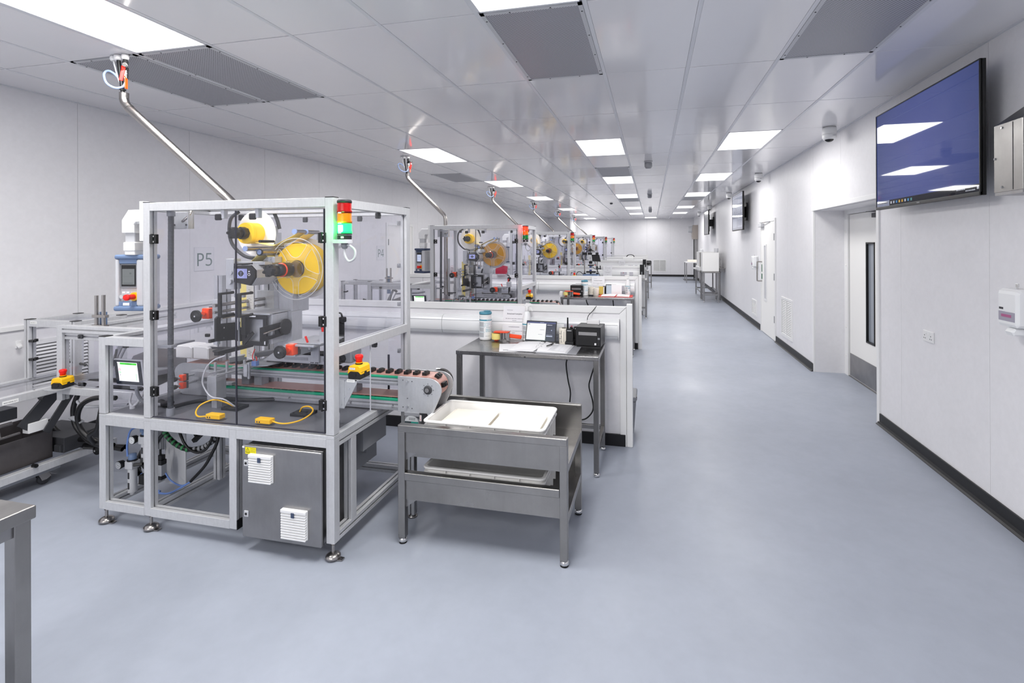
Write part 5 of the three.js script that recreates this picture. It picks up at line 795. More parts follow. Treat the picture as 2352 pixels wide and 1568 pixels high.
// ---------------------------------------------------------------- six stations down the room
const NAME = ['P5 station nearest the camera', 'second station', 'third station', 'fourth station', 'fifth station', 'sixth station at the far end'];
const PITCH = 4.1;
const m0 = settle(makeMachine('clear-doored labelling machine with a lit green signal lamp, nearest in the row'));
const machines = [m0];
const MLAB = [0, 'labelling machine with a lit red signal lamp and dark amber reel, second in the row', 'labelling machine with bright yellow reel behind the red folder bench, third in row', 'labelling machine partly hidden behind the black test stand, fourth in the row', 'labelling machine with a brown reel, fifth in the row', 'empty aluminium frame with clear doors and no reels, last in the row'];
const CORE = (n) => /^(rewind_disc|label_roll|clear_flange|reel_spindle|guide_roller|yellow_web|label_tape|label_backing|label_head|slide_rod|applicator_body|guide_plate|loop_handle|slide_stem|press_plate|press_stage|handwheel|position_counter|mount_column|drive_column|crank_wheel|operator_panel|panel_arm|press_motor|bracket_plate|hose_pipe)$/.test(n);
for (let k = 1; k < 6; k++) machines.push(copy(m0, 0, 0, PITCH * k, 0, MLAB[k]));
const swap = (m, name, mat) => m.traverse((c) => { if (c.name === name) c.material = mat; });
swap(machines[0], 'green_signal_light', M.greenOn);
mesh('lamp_core_light', C([-1.617, 1.783, 2.4225], [-1.617, 1.818, 2.4225], 0.012), M.greenCore, machines[0]).position.sub(machines[0].position);
swap(machines[1], 'red_signal_light', M.redOn);
swap(machines[1], 'label_roll', M.amberReel); swap(machines[4], 'label_roll', M.brownReel); swap(machines[3], 'label_roll', M.amberReel);
swap(machines[1], 'operator_screen', S.hmiBlue); swap(machines[1], 'panel_cap', M.navyGrey); for (let k = 2; k < 6; k++) swap(machines[k], 'panel_cap', M.navyGrey);
const turned = new Map();   // the other operator panels are swung the other way on their arms
for (let k = 1; k < 6; k++) for (const c of machines[k].children) if (c.name === 'operator_panel') c.traverse((q) => { const src = q.geometry; if (!turned.has(src)) turned.set(src, turnAbout(src.clone(), -3.13, 0, 2.52, -0.55)); q.geometry = turned.get(src); });
for (const c of [...machines[5].children]) if (CORE(c.name)) machines[5].remove(c);
// a lamp of the same colour at each lit signal
for (const [D, col] of [[2.46, 0x30ff70], [2.46 + PITCH, 0xff3018]]) { const l = new THREE.PointLight(col, 0.06, 3, 2); l.position.set(-1.617, D > 4 ? 1.913 : 1.80, -(D - 0.06)); l.castShadow = true; scene.add(l); }

const c0 = settle(makeConveyor('short belt conveyor with black carrier blocks and green guides, running through the nearest labelling machine'));
const CLAB = ['belt conveyor with black blocks whose end stands by the bench with the red folder', 'belt conveyor through the third labelling machine, behind the second partition', 'belt conveyor through the fourth labelling machine', 'belt conveyor through the fifth labelling machine'];
for (let k = 1; k < 5; k++) copy(c0, 0, 0, PITCH * k, 0, CLAB[k - 1]);
const f0 = settle(makeInfeed('infeed machine on castors with dark trough and clear tower, beside the nearest labelling machine'));
const FLAB = ['infeed machine with clear tower seen through the nearest machine, beside the second labelling machine', 'infeed machine beside the third labelling machine', 'infeed machine beside the fourth labelling machine'];
for (let k = 1; k < 4; k++) copy(f0, 0, 0, PITCH * k, 0, FLAB[k - 1]);

makeService('slanted steel service pipe with orange and red valve levers, nearest, above the P5 machine', false);
const s1 = makeService('slanted steel service pipe entering the top of the second machine, under the second ceiling light', true, 1.0);
['third', 'fourth', 'fifth', 'sixth'].forEach((w, i) => copy(s1, 0, 0, PITCH * (i + 2), 0, `slanted steel service pipe with red valve lever, ${w} along the row of machines`));
s1.position.z -= PITCH;

const p0 = settle(makePartition('low white partition with half-round trunking behind the bench with the laptop'));
const PLAB = ['low white partition with half-round trunking behind the bench with the red folder', 'low white partition carrying sockets behind the black test stand', 'low white partition, fourth along the room', 'low white partition, fifth along the room', 'low white partition, last before the end wall'];
const parts = [p0]; for (let k = 1; k < 6; k++) parts.push(copy(p0, 0, 0, PITCH * k, 0, PLAB[k - 1]));
const b0 = settle(makeBench('stainless steel bench with laptop, open binder and label printer on top'));
['stainless steel bench holding the red folder and the wipes tub, behind the first partition', 'stainless steel bench under the black test stand', 'stainless steel bench, fourth along the aisle edge', 'stainless steel bench with a black printer and an orange label, fifth along the aisle edge', 'stainless steel bench, last before the end wall'].forEach((l, i) => copy(b0, [0.11, 0.27, 0.29, 0.38, 0.38][i], 0, PITCH * (i + 1), 0, l));
// station number signs on the machine-side wall
for (const [s, D, l] of [['P5', 4.83, 'white square sign reading P5 on the wall behind the nearest machine'], ['P4', 8.77, 'white square sign reading P4 on the wall beside the white door']]) {
  const o = thing('wall_sign', l, 'sign', 'station number signs'); mesh('sign_board', B(XL, XL + 0.006, 1.42, 1.69, D - 0.135, D + 0.135, 0.001), std(0xe4e4e8, 0.5), o); mesh('sign_print', plate(XL + 0.0066, 1.555, D, 0.266, 0.266, 'x'), printed(T.sign(s)), o); settle(o);
}
// ---------------------------------------------------------------- two-tier steel trolley under the outlet
{
  const o = thing('steel_trolley', 'low two-tier stainless steel stand holding white trays under the conveyor outlet', 'stand');
  const x0 = -1.418, x1 = -0.437, d0 = 2.672, d1 = 3.255, yt = 0.682;
  for (const [x, D] of [[x0, d0], [x1 - 0.042, d0], [x0, d1 - 0.042], [x1 - 0.042, d1 - 0.042]]) { const l = mesh('stand_leg', B(x, x + 0.042, 0.034, D === d0 ? yt - 0.04 : 0.523, D, D + 0.042, 0.003), M.steel, o); mesh('leg_foot', [L([[0, 0.004], [0.021, 0.006], [0.025, 0.014], [0.023, 0.028], [0.012, 0.036], [0, 0.038]], [x + 0.021, 0, D + 0.021])], M.chrome, l); mesh('foot_pad', L([[0, 0], [0.022, 0], [0.022, 0.007], [0, 0.007]], [x + 0.021, 0, D + 0.021]), M.black, l); }
  mesh('front_rail', [B(x0, x1, yt - 0.042, yt, d0 - 0.003, d0 + 0.042, 0.005)], M.steel, o);
  mesh('front_panel', B(x0 + 0.03, x1 - 0.03, 0.522, yt - 0.02, d0 + 0.012, d0 + 0.016), M.steel, o);
  mesh('shelf', [B(x0 + 0.01, x1 - 0.004, 0.522, 0.528, d0 + 0.014, d1 - 0.004), B(x0 + 0.04, x1 - 0.002, 0.49, 0.528, d0 + 0.04, d0 + 0.05), B(x1 - 0.008, x1 - 0.002, 0.486, 0.53, d0 + 0.02, d1 - 0.01, 0.002)], M.steel, o);
  mesh('lower_rail', B(x0 + 0.038, x1 - 0.042, 0.365, 0.41, d0 - 0.001, d0 + 0.042, 0.005), M.steel, o);
  mesh('lower_apron', B(x0 + 0.038, x1 - 0.042, 0.252, 0.37, d0 + 0.013, d0 + 0.017), M.steel, o);
  mesh('lower_shelf', [B(x0 + 0.01, x1 - 0.004, 0.256, 0.262, d0 + 0.014, d1 - 0.004), B(x1 - 0.008, x1 - 0.002, 0.216, 0.262, d0 + 0.02, d1 - 0.01, 0.002)], M.steel, o);
  mesh('gusset', [E([[x0 + 0.042, 0.522], [x0 + 0.11, 0.522], [x0 + 0.042, 0.475]], 'D', d0 + 0.02, d0 + 0.024), E([[x0 + 0.042, 0.254], [x0 + 0.11, 0.254], [x0 + 0.042, 0.205]], 'D', d0 + 0.02, d0 + 0.024)], M.steelDark, o);
  mesh('back_panel', [B(x0, x1, 0.522, 0.69, d1 - 0.004, d1, 0.001), B(x0, x1, 0.684, 0.694, d1 - 0.03, d1 + 0.002, 0.004), B(x0, x1, 0.256, 0.38, d1 - 0.004, d1), B(x1 - 0.045, x1, 0.38, 0.522, d1 - 0.006, d1)], M.steel, o);
  settle(o);
  // trays, two alike, one above the other
  const tray = (label, dy) => { const t = thing('plastic_tray', label, 'tray', 'white plastic trays on the steel stand');
    const a0 = -1.30, a1 = -0.572, e0 = 2.735, e1 = 3.155, y0 = 0.53 + dy, y1 = 0.693 + dy, s = 0.035;
    const rect = (x0, x1, D0, D1, r) => { const p = []; for (const [cx, cy, a] of [[x1 - r, D1 - r, 0], [x0 + r, D1 - r, Math.PI / 2], [x0 + r, D0 + r, Math.PI], [x1 - r, D0 + r, 1.5 * Math.PI]]) for (let i = 0; i <= 4; i++) p.push([cx + r * Math.cos(a + i * Math.PI / 8), cy + r * Math.sin(a + i * Math.PI / 8)]); return p; };
    const wall = (A1, y1, A0, y0) => { const n = A1.length, pos = []; for (let i = 0; i < n; i++) { const j = (i + 1) % n, q = (A, y, k) => [A[k][0], y, -A[k][1]]; pos.push(...q(A0, y0, i), ...q(A0, y0, j), ...q(A1, y1, j), ...q(A0, y0, i), ...q(A1, y1, j), ...q(A1, y1, i)); } const g = new THREE.BufferGeometry(); g.setAttribute('position', new THREE.Float32BufferAttribute(pos, 3)); g.computeVertexNormals(); return g; };
    const o1 = rect(a0 + 0.014, a1 - 0.014, e0 + 0.014, e1 - 0.014, 0.03), o0 = rect(a0 + s, a1 - s, e0 + s, e1 - s, 0.03), i1 = rect(a0 + 0.018, a1 - 0.018, e0 + 0.018, e1 - 0.018, 0.028), i0 = rect(a0 + s + 0.004, a1 - s - 0.004, e0 + s + 0.004, e1 - s - 0.004, 0.028);
    mesh('tray_body', [wall(o1, y1 - 0.004, o0, y0), wall(i0, y0 + 0.005, i1, y1), E(o0, 'y', y0, y0 + 0.005)], M.whiteSoft, t);
    mesh('tray_rim', [E(rect(a0, a1, e0, e1, 0.036), 'y', y1 - 0.012, y1, 0.003, [rect(a0 + 0.02, a1 - 0.02, e0 + 0.02, e1 - 0.02, 0.026).reverse()]), E(rect(a0 + 0.002, a1 - 0.002, e0 + 0.002, e1 - 0.002, 0.034), 'y', y1 - 0.038, y1 - 0.028, 0.002, [rect(a0 + 0.02, a1 - 0.02, e0 + 0.02, e1 - 0.02, 0.026).reverse()])], M.whiteSoft, t);
    mesh('rim_rib', [0.2, 0.4, 0.6, 0.8].flatMap((f) => [B(a0 + (a1 - a0) * f - 0.002, a0 + (a1 - a0) * f + 0.002, y1 - 0.036, y1 - 0.008, e0 + 0.002, e0 + 0.018), B(a1 - 0.018, a1 - 0.002, y0 + 0.02, y1 - 0.01, e0 + (e1 - e0) * f - 0.002, e0 + (e1 - e0) * f + 0.002)]), M.whiteSoft, t);
    return settle(t); };
  tray('white plastic tray holding two cream packs, on the upper tier of the steel stand', 0); tray('empty white plastic tray on the lower tier of the steel stand', -0.268);
  const pack = (x0, x1, d0, d1, label) => { const y0 = 0.536, y1 = 0.652, g = E([[x0, y0], [x1, y0], [x1, y1 - 0.008], [x1 - 0.02, y1], [x0 + 0.02, y1], [x0, y1 - 0.006]], 'D', d0, d1, 0.004); const o = thing('wrapped_pack', label, 'pack', 'cream wrapped packs in the upper tray'); mesh('pack_body', g, M.foam, o); mesh('pack_label', B(x1 - 0.002, x1 + 0.001, y0 + 0.03, y0 + 0.05, d0 + 0.02, d0 + 0.05), M.paper, o); settle(o); };
  pack(-1.238, -0.945, 2.785, 3.11, 'cream wrapped pack in the upper tray, at the conveyor end'); pack(-0.925, -0.632, 2.782, 3.105, 'cream wrapped pack in the upper tray, at the aisle end');
}
{ // packs coming in on the conveyor
  for (const [x0, x1, l] of [[-3.25, -3.11, 'white wrapped pack entering the nearest machine behind the hose pipe'], [-3.10, -2.97, 'white wrapped pack about to meet the black guide disc of the nearest machine']]) {
    const o = thing('wrapped_pack', l, 'pack', 'white packs entering the nearest machine'); mesh('pack_body', E([[x0, 0.925], [x1, 0.925], [x1, 1.0], [x1 - 0.02, 1.012], [x0 + 0.02, 1.014], [x0, 1.004]], 'D', 2.9, 3.04, 0.006), M.whiteSoft, o); settle(o); }
}
{ // steel table cut by the frame
  const o = thing('steel_table', 'stainless steel table whose corner stands beside the camera, clear of all machines', 'table'); const x1 = -1.93;
  mesh('table_top', B(-2.75, x1, 0.838, 0.88, 0.1, 1.225, 0.004), M.steel, o);
  for (const [x, D] of [[x1 - 0.052, 1.17], [-2.7, 1.17], [x1 - 0.052, 0.14], [-2.7, 0.14]]) { const l = mesh('table_leg', B(x, x + 0.045, 0.03, 0.84, D, D + 0.045, 0.003), M.steel, o); mesh('leg_foot', L([[0, 0], [0.024, 0.003], [0.024, 0.02], [0.012, 0.032], [0, 0.034]], [x + 0.022, 0, D + 0.022]), M.chrome, l); }
  mesh('apron', [B(x1 - 0.045, x1 - 0.015, 0.80, 0.84, 0.18, 1.17), B(-2.66, x1 - 0.05, 0.80, 0.84, 1.18, 1.21)], M.steelDark, o);
  settle(o);
}
// ---------------------------------------------------------------- on the benches
T.ipa = (spray) => canvasTex(512, 384, (c, w, h) => { c.fillStyle = '#f4f5f6'; c.fillRect(0, 0, w, h); for (let k = 0; k < 2; k++) { const X = k * 256; c.fillStyle = '#3f93aa'; c.fillRect(X, 10, 256, 26); scribble(c, X + 140, 14, 80, 22, 1, '#d8eef4');
  c.fillStyle = '#b9bcc0'; c.fillRect(X + 30, 60, 70, 90); c.fillRect(X + 30, 168, 70, 80); c.fillRect(X + 30, 266, 70, 90); c.fillStyle = '#3f93aa'; c.fillRect(X + 30, 154, 80, 4); c.fillRect(X + 30, 252, 80, 4); scribble(c, X + 18, 60, 10, 280, 24, '#777');
  c.font = 'bold 92px sans-serif'; if (spray) { c.fillStyle = '#2f86a0'; c.fillText('IPA', X + 104, 140); } else { c.strokeStyle = '#9cc8d6'; c.lineWidth = 3; c.strokeText('IPA', X + 104, 140); }
  c.fillStyle = '#3f93aa'; c.fillRect(X + 130, 160, 100, 6); scribble(c, X + 125, 190, 110, 70, 5, '#6fb2c6'); scribble(c, X + 120, 330, 60, 14, 1, '#888'); c.fillStyle = '#ccd0d2'; c.fillRect(X + 208, 300, 30, 34); } });
const pTub = printed(T.ipa(false), 0.45), pSpray = printed(T.ipa(true), 0.45);
const sleeve = (x, y0, y1, D, r) => { const g = new THREE.CylinderGeometry(r, r, y1 - y0, 40, 1, true); g.userData.uv = 1; return g.rotateY(Math.PI * 0.62).translate(x, (y0 + y1) / 2, -D); };
function makeTub(label, x, D) {
  const o = thing('wipes_tub', label, 'tub', 'tubs of wipes'), y = 0.885, r = 0.053;
  mesh('tub_body', L([[0, 0], [r - 0.006, 0], [r - 0.002, 0.006], [r, 0.014], [r, 0.185], [r + 0.001, 0.19], [r - 0.001, 0.196], [r - 0.001, 0.204], [r + 0.001, 0.21], [r - 0.002, 0.216], [r - 0.004, 0.222], [0, 0.222]], [x, y, D], 'y', 44), M.white, o);
  mesh('tub_label', sleeve(x, y + 0.016, y + 0.184, D, r + 0.0008), pTub, o);
  mesh('tub_lid', [L([[0, 0], [r + 0.001, 0], [r + 0.002, 0.004], [r + 0.001, 0.018], [r - 0.006, 0.022], [0, 0.023]], [x, y + 0.222, D], 'y', 44), L([[0, 0], [0.03, 0], [0.028, 0.009], [0, 0.01]], [x + 0.016, y + 0.243, D], 'y', 28)], M.tubBlue, o);
  return settle(o);
}
function makeSpray(label, x, D, foam) {
  const o = thing('spray_bottle', label, 'bottle', 'white spray bottles'), y = 0.885, r = 0.04;
  mesh('bottle_body', L([[0, 0], [r - 0.005, 0], [r, 0.008], [r, 0.15], [r + 0.001, 0.154], [r, 0.16], [r, 0.175], [r - 0.004, 0.178], [r - 0.005, 0.2], [r - 0.009, 0.203], [r - 0.011, 0.222], [r - 0.018, 0.24], [0.014, 0.252], [0, 0.252]], [x, y, D], 'y', 40), M.whiteGloss, o);
  mesh('bottle_label', sleeve(x, y + 0.012, y + 0.15, D, r + 0.0008), pSpray, o);
  mesh('spray_head', foam ? [L([[0, 0], [0.016, 0], [0.016, 0.03], [0.01, 0.034], [0.008, 0.06], [0, 0.06]], [x, y + 0.25, D]), E([[x - 0.045, y + 0.306], [x + 0.02, y + 0.306], [x + 0.03, y + 0.318], [x - 0.03, y + 0.32], [x - 0.05, y + 0.312]], 'D', D - 0.012, D + 0.012, 0.003)] : [L([[0, 0], [0.016, 0], [0.016, 0.028], [0.012, 0.034], [0.011, 0.044], [0, 0.044]], [x, y + 0.25, D]), E([[x - 0.028, y + 0.298], [x - 0.012, y + 0.288], [x + 0.02, y + 0.288], [x + 0.05, y + 0.302], [x + 0.03, y + 0.318], [x - 0.006, y + 0.32]], 'D', D - 0.01, D + 0.01, 0.003), bar([x + 0.022, y + 0.3, D], [x + 0.048, y + 0.25, D], 0.012, 0.006, 0.002), C([x - 0.034, y + 0.304, D], [x - 0.022, y + 0.302, D], 0.006)], M.white, o);
  return settle(o);
}
makeTub('white IPA wipes tub with blue lid beside the tape dispenser and the laptop', -1.405, 4.235);
makeSpray('white spray bottle with blue IPA lettering standing behind the laptop', -1.045, 4.28, false);
makeTub('white blue-lidded wipes tub between black printer and cream cup on the second bench', -1.043, 8.17);
makeSpray('white foam pump bottle at the aisle end of the second bench, beside the red folder', -0.376, 8.41, true);
function makePrinter(label, x, D, turn) {
  const o = thing('label_printer', label, 'printer', 'black label printers'), y = 0.885, w = 0.1, h = 0.165;
  mesh('printer_body', [E([[-w, 0.012], [w, 0.012], [w, h], [-w, h]].map(([a, b]) => [x + a, y + b]), 'D', D - 0.115, D + 0.115, 0.006), B(x - w + 0.006, x + w - 0.006, y, y + 0.014, D - 0.1, D + 0.1)], M.blackMetal, o);
  mesh('printer_front', [B(x - w + 0.022, x + w - 0.028, y + 0.02, y + 0.096, D - 0.119, D - 0.112, 0.003), B(x - w + 0.022, x + w - 0.028, y + 0.128, y + 0.155, D - 0.119, D - 0.112, 0.003)], M.blackSoft, o);
  mesh('paper_slot', [B(x - w + 0.024, x + w - 0.03, y + 0.1, y + 0.126, D - 0.1165, D - 0.113), B(x - w + 0.04, x + w - 0.045, y + 0.109, y + 0.121, D - 0.118, D - 0.114)], M.steelDark, o);
  mesh('control_button', [B(x + w - 0.022, x + w - 0.006, y + 0.07, y + 0.084, D - 0.118, D - 0.114)], M.greyPlastic, o); mesh('printer_badge', [B(x + w - 0.048, x + w - 0.034, y + 0.026, y + 0.042, D - 0.1205, D - 0.118)], M.paper, o);
  mesh('roll_holder', [B(x - 0.04, x + 0.05, y + h - 0.002, y + h + 0.03, D + 0.06, D + 0.075, 0.003), B(x + 0.052, x + 0.064, y + h - 0.002, y + h + 0.034, D + 0.04, D + 0.08, 0.003)], M.paper, o);
  settle(o); o.rotation.y = turn; return o;
}
makePrinter('black label printer at the aisle end of the laptop bench', -0.487, 4.18, -0.06);
makePrinter('black label printer behind the orange tape handle on the second bench', -1.16, 8.19, 0);
makePrinter('small black printer with an orange label on the fifth bench beside the aisle', -0.12, 20.35, 0);
function makeTape(label, x, D, turn, scale = 1) {
  const o = thing('tape_dispenser', label, 'tape dispenser', 'hand-held tape dispensers'), y = 0.885;
  mesh('tape_roll', L([[0.036, 0], [0.042, 0], [0.042, 0.05], [0.036, 0.05]], [x - 0.03, y + 0.016, D], 'y', 32), M.paleYellow, o);
  mesh('tape_core', L([[0, 0], [0.036, 0], [0.036, 0.05], [0, 0.05]], [x - 0.03, y + 0.0165, D], 'y', 28), M.brass, o);
  mesh('dispenser_frame', [E([[x - 0.05, D - 0.03], [x + 0.0, D - 0.045], [x + 0.075, D - 0.035], [x + 0.085, D + 0.02], [x, D + 0.045], [x - 0.05, D + 0.03]], 'y', y + 0.074, y + 0.082, 0.002), C([x - 0.03, y + 0.004, D], [x - 0.03, y + 0.016, D], 0.02)], M.orange, o);
  mesh('steel_guard', [B(x + 0.012, x + 0.016, y + 0.006, y + 0.076, D - 0.04, D + 0.03), B(x + 0.055, x + 0.085, y + 0.004, y + 0.074, D - 0.01, D + 0.02, 0.004), C([x + 0.035, y + 0.02, D - 0.01], [x + 0.035, y + 0.074, D - 0.01], 0.016)], M.steelDark, o);
  mesh('dispenser_handle', [bar([x + 0.08, y + 0.045, D + 0.01], [x + 0.185, y + 0.032, D + 0.025], 0.034, 0.026, 0.008)], M.orange, o);
  settle(o); o.rotation.y = turn; return o;
}
makeTape('orange-handled tape dispenser with a yellow roll between the wipes tub and the laptop', -1.265, 4.205, 0.05);
makeTape('orange-handled tape dispenser in front of the black printer on the second bench', -1.29, 8.03, 0);
{ // laptop
  T.laptop = canvasTex(512, 320, (c, w, h) => { c.fillStyle = '#4a4d5c'; c.fillRect(0, 0, w, h); c.fillStyle = '#5a6088'; c.fillRect(0, 0, w, 26); scribble(c, 230, 8, 70, 14, 1, '#d5daf4'); c.fillStyle = '#fdfdfe'; c.fillRect(0, 26, 342, h - 40); c.fillStyle = '#667'; c.fillRect(14, 40, 36, 8); scribble(c, 240, 130, 80, 14, 1, '#889'); scribble(c, 210, 210, 80, 14, 1, '#aab'); c.fillStyle = '#40d0ff'; scribble(c, 360, 44, 90, 20, 1, '#e8eaf6');
    for (let j = 0; j < 5; j++) for (let i = 0; i < 7; i++) txt(c, String(j * 7 + i + 1), 356 + i * 21, 92 + j * 24, '10px sans-serif', '#b8bdd0'); c.fillStyle = '#dbe4ff'; c.beginPath(); c.arc(444, 136, 8, 0, 7); c.fill(); c.fillStyle = '#dfe6ff'; c.fillRect(356, 232, 110, 12); scribble(c, 356, 214, 110, 14, 1, '#cfd4e8'); scribble(c, 120, h - 14, 190, 12, 1, '#222'); });
  const o = thing('laptop_computer', 'open laptop with a white page on screen, between spray bottle and label roll', 'laptop'), y = 0.885, x0 = -1.04, x1 = -0.775, D = 4.17, t = (g) => turnAbout(turnAbout(g, 0, y + 0.012, D, -0.33, 'x'), (x0 + x1) / 2, 0, D, -0.08);
  mesh('keyboard_base', turnAbout(B(x0, x1, y, y + 0.012, D - 0.185, D + 0.01, 0.004), (x0 + x1) / 2, 0, D, -0.08), M.lightGrey, o);
  const s = mesh('screen_lid', t(B(x0, x1, y + 0.012, y + 0.188, D, D + 0.007, 0.003)), M.black, o); mesh('laptop_screen', t(plate((x0 + x1) / 2, y + 0.1, D - 0.0006, x1 - x0 - 0.016, 0.158)), lit(T.laptop, 0.95), s);
  mesh('keyboard_keys', turnAbout(B(x0 + 0.015, x1 - 0.015, y + 0.0115, y + 0.0135, D - 0.09, D - 0.01), (x0 + x1) / 2, 0, D, -0.08), M.darkGrey, o);
  settle(o);
}
T.form = canvasTex(256, 356, (c, w, h) => { c.fillStyle = '#f3f3f5'; c.fillRect(0, 0, w, h); c.strokeStyle = '#b9bac2'; c.lineWidth = 2; for (let k = 0; k < 22; k++) { c.beginPath(); c.moveTo(14, 40 + k * 14); c.lineTo(w - 14, 40 + k * 14); c.stroke(); } for (const x of [14, 110, 170, 240]) { c.beginPath(); c.moveTo(x, 40); c.lineTo(x, 334); c.stroke(); } scribble(c, 20, 48, 80, 280, 20, '#a2a3ac'); scribble(c, 70, 12, 120, 20, 1, '#888'); });
const pForm = printed(T.form, 0.8);
{ // ring binder, pen, loose sheet and clear mat
  const y = 0.885;
  const mat = single('clear_mat', B(-0.86, -0.55, y + 0.0002, y + 0.003, 3.80, 4.12, 0.001), std(0xa9aab0, 0.2), 'grey see-through document wallet lying half under the open binder', 'wallet');
  const sheet = thing('loose_sheet', 'loose printed sheet sticking out from under the open binder toward the tub', 'paper'); mesh('sheet_paper', turnAbout(B(-1.19, -0.96, y + 0.0002, y + 0.0025, 3.80, 4.1), -1.08, 0, 3.95, 0.28), M.paper, sheet); mesh('sheet_print', turnAbout(B(-1.16, -1.12, y + 0.0024, y + 0.0028, 3.84, 3.86), -1.08, 0, 3.95, 0.28), M.greyPlastic, sheet); settle(sheet);
  const o = thing('ring_binder', 'open ring binder with white pages in front of the laptop', 'binder');
  const page = (pts, d0, d1) => E(pts, 'D', d0, d1, 0.001);
  mesh('binder_cover', turnAbout(B(-1.085, -0.615, y + 0.003, y + 0.006, 3.805, 4.125), -0.85, 0, 3.96, -0.04), M.lightGrey, o);
  mesh('page_stack', [page([[-1.08, y + 0.006], [-0.88, y + 0.006], [-0.862, y + 0.016], [-0.90, y + 0.026], [-1.0, y + 0.022], [-1.075, y + 0.012]], 3.81, 4.12), page([[-0.85, y + 0.006], [-0.63, y + 0.006], [-0.635, y + 0.011], [-0.78, y + 0.016], [-0.845, y + 0.028]], 3.82, 4.11)].map((g) => turnAbout(g, -0.85, 0, 3.96, -0.04)), M.paper, o);
  const pr = E([[-0.842, y + 0.0284], [-0.78, y + 0.0166], [-0.638, y + 0.0116], [-0.638, y + 0.0119], [-0.78, y + 0.0169], [-0.842, y + 0.0287]], 'D', 3.83, 4.1); mesh('page_print', turnAbout(turnAbout(plate(-0.71, y + 0.0152, 3.965, 0.135, 0.26, 'y'), -0.71, y + 0.0152, 3.965, -0.035, 'z'), -0.85, 0, 3.96, -0.04), pForm, o);
  mesh('binder_ring', [3.9, 4.03].map((D) => new THREE.TorusGeometry(0.026, 0.0016, 6, 24, Math.PI).translate(-0.856, y + 0.014, -D)), M.chrome, o);
  settle(o);
  single('black_pen', [C([-0.80, y + 0.03, 3.93], [-0.775, y + 0.025, 4.04], 0.0045), C([-0.80, y + 0.03, 3.915], [-0.80, y + 0.03, 3.93], 0.0015, 0.004), C([-0.779, y + 0.028, 4.0], [-0.773, y + 0.027, 4.05], 0.0055)], M.black, 'black and clear ballpoint pen lying on the open binder', 'pen');
}
T.wayup = canvasTex(512, 160, (c, w, h) => { c.fillStyle = '#f0e9dc'; c.fillRect(0, 0, w, h); for (let k = 0; k < 4; k++) { c.save(); c.translate(64 + k * 128, 80); c.rotate(Math.PI / 2); txt(c, 'THIS WAY UP', 0, 12, 'bold 22px sans-serif', '#222', 'center'); c.restore(); c.fillStyle = '#222'; c.fillRect(96 + k * 128, 24, 4, 112); c.beginPath(); c.moveTo(24 + k * 128, 56); c.lineTo(34 + k * 128, 40); c.lineTo(44 + k * 128, 56); c.fill(); c.beginPath(); c.moveTo(24 + k * 128, 110); c.lineTo(34 + k * 128, 94); c.lineTo(44 + k * 128, 110); c.fill(); } });
const pWay = printed(T.wayup, 0.7);
const roll = (label, x, D) => { const o = thing('sticker_roll', label, 'label roll', 'rolls of stickers'), y = 0.885; mesh('roll_body', L([[0.026, 0], [0.046, 0], [0.047, 0.002], [0.047, 0.13], [0.026, 0.13]], [x, y, D], 'y', 36), M.foam, o); mesh('roll_print', sleeve(x, y + 0.006, y + 0.125, D, 0.0476), pWay, o); settle(o); };
roll('cream roll of stickers reading THIS WAY UP beside the two-way radio', -0.703, 4.20); roll('cream roll of stickers with black marks on the second bench beside the tub', -0.955, 8.3);
const radio = (label, x, D, ant) => { const o = thing('two_way_radio', label, 'radio', 'black two-way radios'), y = 0.885; mesh('radio_body', [B(x - 0.03, x + 0.03, y + 0.03, y + 0.135, D - 0.018, D + 0.018, 0.005), B(x - 0.036, x + 0.036, y, y + 0.034, D - 0.04, D + 0.03, 0.005)], M.blackSoft, o); mesh('radio_knob', [C([x + 0.008, y + 0.135, D], [x + 0.008, y + 0.15, D], 0.008), C([x + 0.022, y + 0.135, D], [x + 0.022, y + 0.146, D], 0.006)], M.black, o); if (ant) mesh('radio_antenna', C([x - 0.018, y + 0.13, D], [x - 0.018, y + 0.225, D], 0.0075, 0.006), M.black, o); mesh('radio_badge', B(x - 0.02, x + 0.015, y + 0.118, y + 0.123, D - 0.0195, D - 0.018), M.lightGrey, o); settle(o); };
radio('black two-way radio with tall aerial standing in front of the sticker roll', -0.652, 4.15, true); radio('black two-way radio without an aerial behind the other radio, next to the label printer', -0.605, 4.26, false); radio('black two-way radio on the second bench beside the tablet', -0.752, 8.45, false);
T.notice = canvasTex(384, 540, (c, w, h) => { c.fillStyle = '#e9e9ed'; c.fillRect(0, 0, w, h); txt(c, 'Vetrean', 60, 76, '26px serif', '#8a8a92'); txt(c, 'Retained Samples', w / 2, 140, 'bold 30px sans-serif', '#3a3a40', 'center'); for (const [y, t, b] of [[215, 'All retained samples must be taken from the end', 0], [245, 'of the line', 0], [318, 'They need to be labelled, dated and kept at the', 1], [350, 'side of the conveyor, please', 1], [418, 'Any damaged samples are not acceptable, please', 0], [448, 'complete', 0]]) scribble(c, w / 2 - t.length * 3.2, y - 10, t.length * 6.4, 18, 1, b ? '#5c5c66' : '#8c8c94'); });
const pNotice = printed(T.notice, 0.8);
const notice = (label, x, y1, D) => { const o = thing('paper_notice', label, 'notice', 'paper notices on the partitions'); mesh('notice_paper', turnAbout(B(x - 0.105, x + 0.105, y1 - 0.29, y1, D - 0.001, D + 0.0006), x, y1, D, -0.24, 'x'), M.paper, o); mesh('notice_print', turnAbout(plate(x, y1 - 0.145, D - 0.0016, 0.206, 0.286), x, y1, D, -0.24, 'x'), pNotice, o); settle(o); };
